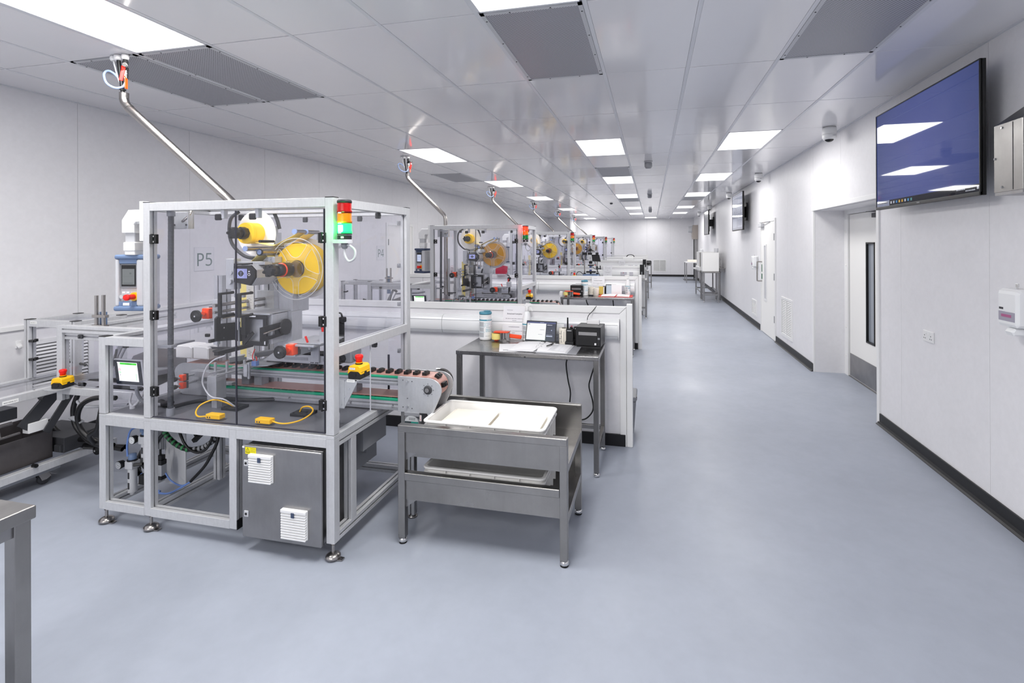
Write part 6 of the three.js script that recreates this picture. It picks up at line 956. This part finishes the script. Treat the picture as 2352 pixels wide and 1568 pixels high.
notice('white paper notice headed Retained Samples behind the spray bottle on the laptop bench', -1.175, 1.166, 4.375); notice('white paper notice hanging above the cups on the second bench', -0.857, 1.174, 8.475); notice('white paper notice beside the black test stand', -1.04, 1.19, 12.57); notice('white paper notice on the fourth partition', -0.93, 1.174, 16.67);
// cables behind the laptop bench
single('power_cable', TB([[-0.69, 0.853, 4.3], [-0.70, 0.75, 4.33], [-0.715, 0.68, 4.34], [-0.70, 0.55, 4.34], [-0.68, 0.45, 4.34], [-0.685, 0.36, 4.34]], 0.006, 40), M.black, 'black cable hanging straight down behind the laptop bench', 'cable');
single('power_cable', TB([[-0.49, 0.853, 4.3], [-0.475, 0.78, 4.33], [-0.47, 0.7, 4.34], [-0.505, 0.58, 4.34], [-0.52, 0.5, 4.34], [-0.49, 0.38, 4.34], [-0.49, 0.30, 4.33], [-0.55, 0.23, 4.33], [-0.64, 0.21, 4.34]], 0.006, 56), M.black, 'black cable curling under the laptop bench below the printer', 'cable');
single('thin_cable', TB([[-0.46, 1.18, 4.395], [-0.49, 1.14, 4.375], [-0.525, 1.1, 4.34], [-0.53, 1.05, 4.315], [-0.525, 0.98, 4.31], [-0.50, 0.9, 4.3]], 0.003, 40), M.black, 'thin black cable draped over the partition down to the label printer', 'cable');
{ // more on the second bench
  const y = 0.885;
  single('white_carton', B(-1.43, -1.385, y, y + 0.065, 8.05, 8.14, 0.002), M.paper, 'small white carton at the machine end of the second bench', 'carton');
  single('paper_cup', [L([[0, 0], [0.034, 0], [0.046, 0.115], [0.047, 0.12], [0.044, 0.12], [0.032, 0.004], [0, 0.004]], [-0.862, y, 8.2], 'y', 28)], M.foam, 'cream paper cup on the second bench between the sticker roll and the yellow notepad', 'cup');
  single('note_pad', turnAbout(B(-0.84, -0.77, y + 0.002, y + 0.13, 8.40, 8.42, 0.002), -0.8, y, 8.41, -0.12, 'x'), std(0xd9bd5c, 0.7), 'yellow notepad leaning upright on the second bench', 'notepad');
  const t = thing('tablet_computer', 'tablet with a pale blue page propped up on the second bench', 'tablet'); mesh('tablet_body', turnAbout(B(-0.73, -0.56, y + 0.002, y + 0.165, 8.40, 8.408, 0.004), 0, y, 8.4, -0.12, 'x'), M.black, t); mesh('tablet_screen', turnAbout(plate(-0.645, y + 0.084, 8.3995, 0.15, 0.14), 0, y, 8.4, -0.12, 'x'), glow(0xd5e0f0, 0.7, 0x222222), t); settle(t);
  single('white_sheet', turnAbout(B(-0.635, -0.47, y + 0.002, y + 0.165, 8.375, 8.378), 0, y, 8.376, -0.12, 'x'), M.paper, 'blank white sheet standing in front of the tablet on the second bench', 'paper');
  const f = thing('red_folder', 'red folder lying open with papers on the second bench', 'folder'); mesh('folder_cover', B(-0.815, -0.29, y + 0.0005, y + 0.006, 8.02, 8.36, 0.002), std(0xd82414, 0.45), f); mesh('folder_papers', [E([[-0.78, y + 0.006], [-0.57, y + 0.006], [-0.55, y + 0.018], [-0.62, y + 0.024], [-0.77, y + 0.012]], 'D', 8.03, 8.33, 0.001), E([[-0.54, y + 0.006], [-0.34, y + 0.006], [-0.35, y + 0.01], [-0.52, y + 0.024]], 'D', 8.03, 8.33, 0.001)], M.paper, f); settle(f);
  single('marker_pen', C([-0.97, y + 0.011, 8.12], [-0.90, y + 0.011, 8.1], 0.011), M.navy, 'dark blue marker lying before the sticker roll on the second bench', 'pen');
  single('power_cable', TB([[-1.05, 0.85, 8.41], [-1.045, 0.76, 8.43], [-1.02, 0.68, 8.44], [-1.02, 0.5, 8.44]], 0.009, 24), M.black, 'black cable hanging under the second bench below the wipes tub', 'cable');
  single('power_cable', TB([[-0.62, 0.85, 8.41], [-0.61, 0.74, 8.43], [-0.60, 0.6, 8.44], [-0.61, 0.45, 8.44]], 0.009, 24), M.black, 'black cable hanging under the second bench below the tablet', 'cable');
  single('red_pouches', [E([[-2.62, 1.22], [-2.41, 1.22], [-2.40, 1.33], [-2.48, 1.345], [-2.61, 1.335]], 'D', 8.44, 8.46, 0.004), B(-2.61, -2.42, 1.2, 1.22, 8.42, 8.48, 0.003)], M.crimson, 'crimson pouches hanging over the second partition behind the big amber reel', 'pouches');
}
{ // test stand on the third bench
  const o = thing('test_stand', 'black mechanical test stand with two upright rods on a grey base, on the third bench', 'test stand'), D = 12.1, y = 0.885;
  mesh('stand_base', [E([[-1.60, y], [-1.19, y], [-1.19, y + 0.06], [-1.24, y + 0.11], [-1.55, y + 0.11], [-1.60, y + 0.06]], 'D', D - 0.2, D + 0.2, 0.006)], M.blueGrey, o);
  const fp = mesh('front_plate', B(-1.50, -1.28, y + 0.008, y + 0.07, D - 0.206, D - 0.198, 0.003), M.lightGrey, o); mesh('display_window', B(-1.45, -1.39, y + 0.04, y + 0.062, D - 0.209, D - 0.205), M.paper, fp); mesh('main_switch', [C([-1.53, y + 0.035, D - 0.22], [-1.53, y + 0.035, D - 0.2], 0.018)], M.red, fp); mesh('dial', L([[0.014, 0], [0.022, 0], [0.022, 0.008], [0.014, 0.008]], [-1.325, y + 0.035, D - 0.214], 'D'), M.darkGrey, fp);
  mesh('upright_rod', [C([-1.545, y + 0.11, D], [-1.545, 1.69, D], 0.012), C([-1.245, y + 0.11, D], [-1.245, 1.69, D], 0.012)], M.pipe, o); mesh('rod_foot', [-1.545, -1.245].map((x) => C([x, y + 0.11, D], [x, y + 0.14, D], 0.028)), M.black, o);
  mesh('crosshead', [B(-1.58, -1.215, 1.45, 1.505, D - 0.04, D + 0.04, 0.005)], M.black, o); mesh('crosshead_plate', B(-1.36, -1.28, 1.455, 1.5, D - 0.045, D - 0.038), M.lightGrey, o);
  mesh('screw_column', [C([-1.40, 1.5, D], [-1.40, 1.66, D], 0.008), L([[0, 0], [0.07, 0], [0.07, 0.016], [0.03, 0.028], [0.045, 0.04], [0.01, 0.055], [0, 0.055]], [-1.40, 1.545, D]), C([-1.50, 1.535, D], [-1.30, 1.535, D], 0.006)], M.black, o);
  mesh('gauge_housing', E([[-1.36, 1.30], [-1.165, 1.29], [-1.20, 1.45], [-1.375, 1.45]], 'D', D - 0.03, D + 0.06, 0.006), M.blackSoft, o);
  mesh('slide_tube', [C([-1.47, 1.34, D - 0.03], [-1.47, 1.5, D - 0.03], 0.012), C([-1.435, 1.3, D - 0.02], [-1.435, 1.46, D - 0.02], 0.02), C([-1.385, 1.3, D - 0.02], [-1.385, 1.46, D - 0.02], 0.007)], M.lightGrey, o);
  mesh('load_cell', [L([[0, 0], [0.04, 0], [0.042, 0.05], [0.03, 0.07], [0, 0.07]], [-1.40, 1.24, D]), B(-1.46, -1.33, 1.19, 1.22, D - 0.03, D + 0.03, 0.008)], M.black, o); mesh('test_jaw', [B(-1.43, -1.375, 1.15, 1.185, D - 0.02, D + 0.02), B(-1.43, -1.375, 1.07, 1.1, D - 0.02, D + 0.02)], std(0x2d3f7a, 0.4), o);
  mesh('lower_platen', [B(-1.50, -1.28, 1.03, 1.065, D - 0.08, D + 0.08, 0.008), C([-1.40, y + 0.11, D], [-1.40, 1.04, D], 0.02)], M.black, o);
  mesh('side_valve', [C([-1.245, 1.1, D - 0.03], [-1.245, 1.18, D - 0.03], 0.024), C([-1.25, 1.13, D - 0.03], [-1.15, 1.12, D - 0.05], 0.014), C([-1.17, 1.13, D - 0.05], [-1.17, 1.2, D - 0.05], 0.014)], M.darkGrey, o);
  mesh('stand_cable', [TB([[-1.55, y + 0.06, D + 0.1], [-1.66, 1.04, D + 0.1], [-1.73, 1.02, D + 0.05], [-1.76, 0.9, D]], 0.008, 30), TB([[-1.24, 1.1, D - 0.06], [-1.18, 0.98, D - 0.1], [-1.15, 0.9, D - 0.12]], 0.007), TB([[-1.37, 1.18, D], [-1.3, 1.12, D - 0.02], [-1.25, 1.12, D - 0.04]], 0.006), TB([[-1.3, 1.29, D], [-1.27, 1.2, D - 0.04], [-1.26, 1.1, D - 0.05]], 0.007)], M.black, o);
  settle(o);
  for (const [i, D2] of [[3, 12.53], [4, 16.63]]) { const h = thing('black_holder', `black plastic holder clipped on the end post of the ${i === 3 ? 'third' : 'fourth'} partition`, 'holder'); mesh('holder_body', [B(-0.275, -0.17, 0.97, 1.10, D2 - 0.07, D2 - 0.03, 0.006), B(-0.275, -0.17, 1.08, 1.21, D2 - 0.05, D2 - 0.035, 0.003)], M.blackSoft, h); mesh('holder_lip', B(-0.24, -0.22, 0.98, 1.04, D2 - 0.073, D2 - 0.068), M.greyPlastic, h); settle(h); }
  single('white_machine', [B(-1.1, -0.69, 0.885, 1.175, 20.4, 20.6, 0.01), B(-0.94, -0.7, 1.17, 1.2, 20.45, 20.6, 0.01)], M.white, 'white boxed device rising above the fourth partition', 'device');
  single('black_hoop', new THREE.TorusGeometry(0.14, 0.02, 8, 24, Math.PI).scale(1, 0.62, 1).translate(-0.815, 1.19, -20.62), M.black, 'black arched handle standing over the white device near the end wall', 'hoop');
}
{ // waste bin behind the first partition
  const o = thing('waste_bin', 'grey tapered waste bin showing past the end of the first partition', 'bin');
  const tap = (y0, y1, s0, s1) => { const g = new RoundedBoxGeometry(0.24, y1 - y0, 0.32, 2, 0.015), p = g.attributes.position; g.translate(0, (y0 + y1) / 2, 0); for (let i = 0; i < p.count; i++) { const t = (p.getY(i) - y0) / (y1 - y0), s = s0 + (s1 - s0) * t; p.setX(i, p.getX(i) * s); p.setZ(i, p.getZ(i) * s); } g.computeVertexNormals(); return g.translate(-0.255, 0, -4.72); };
  mesh('bin_body', tap(0.04, 0.33, 0.8, 0.98), M.greyPlastic, o); mesh('bin_lid', tap(0.33, 0.37, 1.03, 1.0), M.greyPlastic, o); mesh('bin_foot', tap(0, 0.045, 0.7, 0.72), M.black, o); mesh('lid_slot', B(-0.14, -0.131, 0.335, 0.365, 4.6, 4.66), M.black, o); settle(o);
}
// ---------------------------------------------------------------- televisions
T.tv = canvasTex(1024, 576, (c, w, h) => { const g = c.createRadialGradient(500, 300, 60, 520, 300, 620); g.addColorStop(0, '#5c66ac'); g.addColorStop(0.6, '#4d5a9c'); g.addColorStop(1, '#3d4c88'); c.fillStyle = g; c.fillRect(0, 0, w, h); c.fillStyle = '#0c0d18'; c.fillRect(0, h - 34, w, 34); c.fillStyle = '#9aa0b8'; c.fillRect(0, h - 34, 170, 34); scribble(c, 14, h - 24, 130, 16, 1, '#555'); ['#e8e8f0', '#cfd4e4', '#3b8fd6', '#f2c14a', '#e8b230', '#d8dce8', '#4aa3e0', '#6aa'].forEach((k, i) => { c.fillStyle = k; c.fillRect(184 + i * 34, h - 25, 16, 15); }); scribble(c, 936, h - 29, 40, 12, 1, '#e0e4f0'); scribble(c, 920, h - 14, 70, 12, 1, '#e0e4f0'); scribble(c, 850, h - 24, 70, 14, 1, '#c8ccd8'); c.fillStyle = '#e8eaf4'; c.fillRect(1002, h - 26, 14, 14); });
T.charts = canvasTex(512, 288, (c, w, h) => { c.fillStyle = '#8c90a4'; c.fillRect(0, 0, w, h); c.fillStyle = '#b6bbce'; for (const [x, y, a, b] of [[20, 20, 220, 60], [262, 20, 230, 60], [20, 96, 472, 84], [20, 196, 220, 76], [262, 196, 230, 76]]) c.fillRect(x, y, a, b); c.fillStyle = '#5a6078'; for (let i = 0; i < 26; i++) { const k = 14 + rnd() * 60; c.fillRect(34 + i * 17, 176 - k, 9, k); } for (let i = 0; i < 6; i++) scribble(c, 34, 30 + i * 8, 180, 7, 1, '#666c86'); scribble(c, 276, 210, 200, 50, 5, '#666c86'); });
function makeTV(label, dC, w, h, x, yC, scr, bracketOut) {
  const o = thing('wall_television', label, 'television', 'wall-mounted televisions'), d0 = dC - w / 2, d1 = dC + w / 2, y0 = yC - h / 2, y1 = yC + h / 2, t = (g) => turnAbout(g, x, yC, 0, 0.0, 'z');
  mesh('tv_case', [B(x, x + 0.03, y0, y1, d0, d1, 0.004), B(x + 0.02, x + 0.06, y0 + 0.1, y1 - 0.15, d0 + 0.15, d1 - 0.15, 0.01)], M.black, o);
  mesh('tv_bezel', [B(x - 0.006, x + 0.01, y0, y0 + 0.024, d0, d1, 0.003), B(x - 0.006, x + 0.01, y1 - 0.008, y1, d0, d1, 0.002), B(x - 0.006, x + 0.01, y0, y1, d0, d0 + 0.009, 0.002), B(x - 0.006, x + 0.01, y0, y1, d1 - 0.009, d1, 0.002)], M.black, o);
  mesh('tv_screen', plate(x - 0.001, yC + 0.008, dC, w - 0.018, h - 0.032, '-x'), scr, o);
  mesh('wall_bracket', [B(x + 0.05, XR - 0.001, yC - 0.12, yC + 0.12, dC - 0.04, dC + 0.04, 0.003), B(XR - 0.025, XR - 0.001, yC - 0.2, yC + 0.2, dC - 0.25, dC + 0.25, 0.003)], M.blackMetal, o);
  mesh('tv_logo', B(x - 0.0075, x - 0.005, y0 + 0.009, y0 + 0.016, dC - 0.02, dC + 0.02), M.greyPlastic, o);
  return settle(o);
}
makeTV('large black television with a blue screen and taskbar, high on the wall beside the recess', 4.42, 1.485, 0.832, 1.945, 2.416, std(0x04050a, 0.03, 0, { emissive: 0xffffff, emissiveMap: T.tv, emissiveIntensity: 0.62 }));
makeTV('television showing grey charts high on the wall past the flush door', 12.55, 1.46, 0.84, 1.91, 2.42, std(0x08080c, 0.04, 0, { emissive: 0xffffff, emissiveMap: T.charts, emissiveIntensity: 0.55 }));
makeTV('dark television tilted out from the wall high near the end of the room', 18.9, 1.4, 0.82, 1.86, 2.42, std(0x55565c, 0.2));
// ---------------------------------------------------------------- cameras and detectors on the ceiling
[[6.30, 'first'], [10.15, 'second'], [13.85, 'third'], [18.3, 'fourth'], [22.2, 'fifth']].forEach(([D, n]) => {
  const o = thing('dome_camera', `white dome security camera under the ceiling beside the door wall, ${n} from the near end`, 'camera', 'dome cameras along the wall'), x = 1.915, y = CEIL;
  mesh('camera_mount', L([[0, -0.085], [0.07, -0.085], [0.072, -0.08], [0.072, -0.03], [0.066, -0.004], [0, 0]].reverse(), [x, y, D], 'y', 32), M.white, o);
  mesh('camera_ring', L([[0.062, -0.088], [0.071, -0.086], [0.071, -0.118], [0.058, -0.14], [0.04, -0.142], [0, -0.142]].reverse(), [x, y, D], 'y', 32), M.white, o);
  const g = new THREE.SphereGeometry(0.048, 24, 14, 0, Math.PI * 2, Math.PI / 2, Math.PI / 2); mesh('camera_dome', g.scale(1, 0.85, 1).translate(x - 0.002, y - 0.128, -D + 0.004), std(0x0b0b10, 0.06), o);
  mesh('camera_badge', B(x + 0.01, x + 0.04, y - 0.108, y - 0.1, D - 0.0725, D - 0.066), M.lightGrey, o);
  settle(o);
});
[[8.2, 'first'], [13.6, 'second'], [19.9, 'third']].forEach(([D, n]) => {
  const o = thing('ceiling_sensor', `grey round sensor hanging under the ceiling along the aisle, ${n} from the near end`, 'sensor', 'grey ceiling sensors'), x = -0.045;
  mesh('sensor_base', L([[0, 0], [0.062, 0], [0.062, -0.02], [0, -0.02]].reverse(), [x, CEIL, D], 'y', 28), M.lightGrey, o);
  mesh('sensor_body', L([[0.05, -0.02], [0.058, -0.03], [0.058, -0.085], [0.04, -0.11], [0, -0.112]].reverse(), [x, CEIL, D], 'y', 28), M.greyPlastic, o); settle(o);
});
single('sprinkler_rose', L([[0, 0], [0.05, 0], [0.045, -0.012], [0.02, -0.03], [0, -0.03]].reverse(), [-1.244, CEIL - 0.001, 16.5], 'y', 24), M.darkGrey, 'small dark round fitting flush in the ceiling over the fourth station', 'ceiling fitting');
// ---------------------------------------------------------------- by the near end of the door wall
{ const o = thing('steel_dispenser', 'brushed steel box dispenser with sloping top on the wall beside the large television', 'dispenser'), x0 = XR - 0.25, d0 = 3.14, d1 = 3.366;
  mesh('dispenser_body', [E([[x0, 1.985], [XR, 1.985], [XR, 2.47], [XR - 0.09, 2.47], [x0, 2.35]].map((p) => p), 'D', d0, d1, 0.003)], M.steel, o);
  mesh('dispenser_base', B(x0 + 0.003, XR, 1.968, 1.986, d0 + 0.004, d1 - 0.004), M.steelDark, o);
  mesh('dispenser_seam', B(x0 - 0.0015, x0 + 0.002, 1.99, 2.345, d0 + 0.07, d0 + 0.073), M.darkGrey, o);
  mesh('rivet', [[2.33, d1 - 0.07], [2.01, d1 - 0.07], [2.17, d1 - 0.012]].map(([y, D]) => C([x0 - 0.005, y, D], [x0 + 0.001, y, D], 0.006, 0.006, 10)), M.chrome, o); settle(o); }
function soap(label, dC, yC) {
  const o = thing('soap_dispenser', label, 'dispenser', 'white wall dispensers'), x = XR;
  mesh('dispenser_back', B(x - 0.05, x, yC - 0.1, yC + 0.14, dC - 0.055, dC + 0.055, 0.014), M.whiteGloss, o);
  mesh('dispenser_cover', [E([[-0.112, -0.06], [-0.105, -0.075], [-0.03, -0.075], [-0.03, 0.14], [-0.09, 0.14], [-0.108, 0.128], [-0.112, 0.11]].map(([a, b]) => [x + a, yC + b]), 'D', dC - 0.085, dC + 0.085, 0.014)], M.whiteGloss, o);
  mesh('dispenser_window', B(x - 0.1135, x - 0.105, yC - 0.045, yC + 0.01, dC - 0.068, dC + 0.07, 0.002), std(0xa7a4b2, 0.25), o); mesh('window_print', B(x - 0.1142, x - 0.112, yC - 0.022, yC - 0.006, dC - 0.04, dC + 0.045), std(0xb0608a, 0.5), o);
  mesh('push_lever', [E([[-0.105, -0.105], [-0.095, -0.125], [-0.02, -0.125], [0, -0.09], [0, -0.07], [-0.03, -0.08], [-0.09, -0.082]].map(([a, b]) => [x + a, yC + b]), 'D', dC - 0.035, dC + 0.035, 0.008)], M.whiteGloss, o);
  mesh('dispenser_key', [C([x - 0.06, yC + 0.138, dC], [x - 0.06, yC + 0.152, dC], 0.004), B(x - 0.064, x - 0.056, yC + 0.15, yC + 0.17, dC - 0.01, dC + 0.01, 0.002)], M.chrome, o);
  mesh('dispenser_print', B(x - 0.1135, x - 0.111, yC + 0.02, yC + 0.032, dC + 0.03, dC + 0.065), M.darkGrey, o); settle(o);
}
soap('white push-lever soap dispenser on the wall beside the large television and the socket', 3.51, 1.305);
soap('white soap dispenser on the wall just past the flush door handle', 11.2, 1.31);
soap('white soap dispenser above the far worktable by the end wall', 22.6, 1.33);
{ const o = thing('wall_socket', 'white double power socket low on the wall under the large television', 'socket'), dC = 4.6, y = 0.983;
  mesh('socket_plate', B(XR - 0.012, XR, y - 0.043, y + 0.043, dC - 0.074, dC + 0.074, 0.004), M.white, o);
  mesh('socket_switch', [B(XR - 0.016, XR - 0.011, y + 0.012, y + 0.028, dC - 0.028, dC - 0.018, 0.001), B(XR - 0.016, XR - 0.011, y + 0.012, y + 0.028, dC + 0.018, dC + 0.028, 0.001)], M.white, o);
  mesh('socket_hole', [-0.045, 0.045].flatMap((a) => [[a, 0.006], [a - 0.011, -0.016], [a + 0.011, -0.016]].map(([b, c]) => B(XR - 0.0135, XR - 0.0115, y + c - 0.004, y + c + 0.004, dC + b - 0.0025, dC + b + 0.0025))), M.darkGrey, o); settle(o); }
{ const o = thing('wall_hook', 'small white hook on the machine-side wall beyond the clear infeed tower', 'hook'); mesh('hook_plate', B(XL, XL + 0.012, 0.885, 0.945, 3.03, 3.07, 0.003), M.white, o); mesh('hook_arm', bar([XL + 0.01, 0.91, 3.05], [XL + 0.06, 0.9, 3.03], 0.02, 0.03, 0.005), M.white, o); settle(o); }
// ---------------------------------------------------------------- worktables at the far end of the door wall
function farTable(label, x0, x1, d0, d1, h, top, rail = true, mat = M.steelDark) {
  const o = thing('worktable', label, 'table', 'worktables by the far door wall');
  mesh('table_top', B(x0, x1, h - 0.035, h, d0, d1, 0.004), top, o);
  for (const [x, D] of [[x0 + 0.012, d0 + 0.012], [x1 - 0.052, d0 + 0.012], [x0 + 0.012, d1 - 0.052], [x1 - 0.052, d1 - 0.052]]) { const l = mesh('table_leg', B(x, x + 0.04, 0.03, h - 0.034, D, D + 0.04, 0.003), mat, o); mesh('leg_foot', L([[0, 0], [0.024, 0.004], [0.022, 0.02], [0.012, 0.032], [0, 0.034]], [x + 0.02, 0, D + 0.02]), M.chrome, l); }
  if (rail) mesh('stretcher', [B(x0 + 0.05, x1 - 0.05, 0.2, 0.24, d0 + 0.02, d0 + 0.045), B(x0 + 0.02, x0 + 0.045, 0.2, 0.24, d0 + 0.05, d1 - 0.05), B(x1 - 0.045, x1 - 0.02, 0.2, 0.24, d0 + 0.05, d1 - 0.05), B(x0 + 0.05, x1 - 0.05, 0.2, 0.24, d1 - 0.045, d1 - 0.02)], mat, o);
  settle(o);
}
farTable('steel stand under the white cabinet by the door wall, first of the far worktables', 1.44, 1.90, 15.62, 16.22, 0.885, M.steel);
farTable('steel worktable close behind the stand with the white cabinet, carrying white boards', 1.42, 2.02, 16.3, 18.2, 0.86, M.steel);
farTable('white-topped worktable on thin legs near the end wall', 1.43, 2.03, 23.1, 24.4, 0.9, M.white, false);
{ const o = thing('white_cabinet', 'white box cabinet standing on the first steel stand by the door wall', 'cabinet'); mesh('cabinet_shell', [B(1.43, 1.88, 0.89, 1.44, 15.63, 15.645), B(1.43, 1.445, 0.89, 1.44, 15.645, 16.2), B(1.865, 1.88, 0.89, 1.44, 15.645, 16.2), B(1.445, 1.865, 1.425, 1.44, 15.645, 16.2), B(1.43, 1.88, 0.885, 0.9, 15.63, 16.2)], M.whiteSoft, o); settle(o); }
{ const o = thing('white_hood', 'tall white panelled hood on the table behind the white cabinet', 'hood'); mesh('hood_panel', [B(1.42, 1.44, 0.99, 1.44, 16.6, 17.5), B(1.44, 2.0, 1.42, 1.44, 16.6, 17.5), B(1.44, 2.0, 0.99, 1.42, 17.46, 17.48)], M.whiteSoft, o); mesh('hood_base', B(1.40, 2.0, 0.862, 0.99, 16.5, 17.6, 0.02), M.white, o); settle(o); }
single('white_board', B(1.36, 1.75, 0.861, 0.9, 17.65, 18.1, 0.004), M.white, 'stack of thin white boards at the back of the second far worktable', 'board');
single('paper_towel_roll', L([[0.02, 0], [0.06, 0], [0.06, 0.12], [0.02, 0.12]], [1.85, 1.4405, 16.0], 'y', 24), M.lightGrey, 'pale round roll on top of the white cabinet', 'roll');
{ const o = thing('wall_shelf', 'narrow steel wall shelf beside the white cabinet', 'shelf'); mesh('shelf_board', B(1.93, XR, 0.95, 0.985, 15.9, 17.2, 0.003), M.steel, o); mesh('shelf_lip', B(1.93, 1.94, 0.9, 0.96, 15.9, 17.2), M.steel, o); mesh('shelf_bracket', [B(1.96, XR, 0.87, 0.95, 16.0, 16.01), B(1.96, XR, 0.87, 0.95, 17.1, 17.11)], M.steelDark, o); settle(o); }
{ const o = thing('wire_holder', 'thin clear rack on the wall shelf beside the white cabinet', 'rack'); mesh('rack_wire', [bar([1.95, 0.987, 16.1], [1.93, 1.4, 16.1], 0.006, 0.006), bar([2.02, 0.987, 16.1], [1.97, 1.4, 16.1], 0.006, 0.006), ...[1.08, 1.18, 1.28].map((y) => bar([1.945, y, 16.1], [2.0, y, 16.1], 0.005, 0.005))], M.lightGrey, o); settle(o); }
single('white_tray', B(1.55, 2.0, 0.9005, 0.985, 23.4, 23.95, 0.01), M.foam, 'cream tray on the white-topped worktable near the end wall', 'tray');
{ const o = thing('wash_unit', 'tall steel wash unit with round nozzle hood at the far end of the door wall', 'wash unit'); mesh('unit_column', B(1.93, XR, 0.1, 1.95, 25.0, 25.5, 0.006), M.steelDark, o); mesh('unit_head', [E([[1.87, 1.9], [XR, 1.9], [XR, 2.56], [1.88, 2.56], [1.83, 2.4], [1.85, 2.0]], 'D', 24.9, 25.6, 0.01)], std(0xa89f98, 0.5), o); mesh('round_hood', [C([1.86, 2.36, 25.2], [1.68, 2.36, 25.2], 0.17, 0.14, 28)], M.lightGrey, o); mesh('unit_edge', B(1.895, 1.93, 0.05, 1.95, 25.02, 25.06), M.black, o); settle(o); }
single('floor_mat', B(1.45, 2.0, 0.0005, 0.012, 24.75, 25.6, 0.004), M.navy, 'dark blue mat on the floor before the tall wash unit', 'mat');

renderer.render(scene, camera);
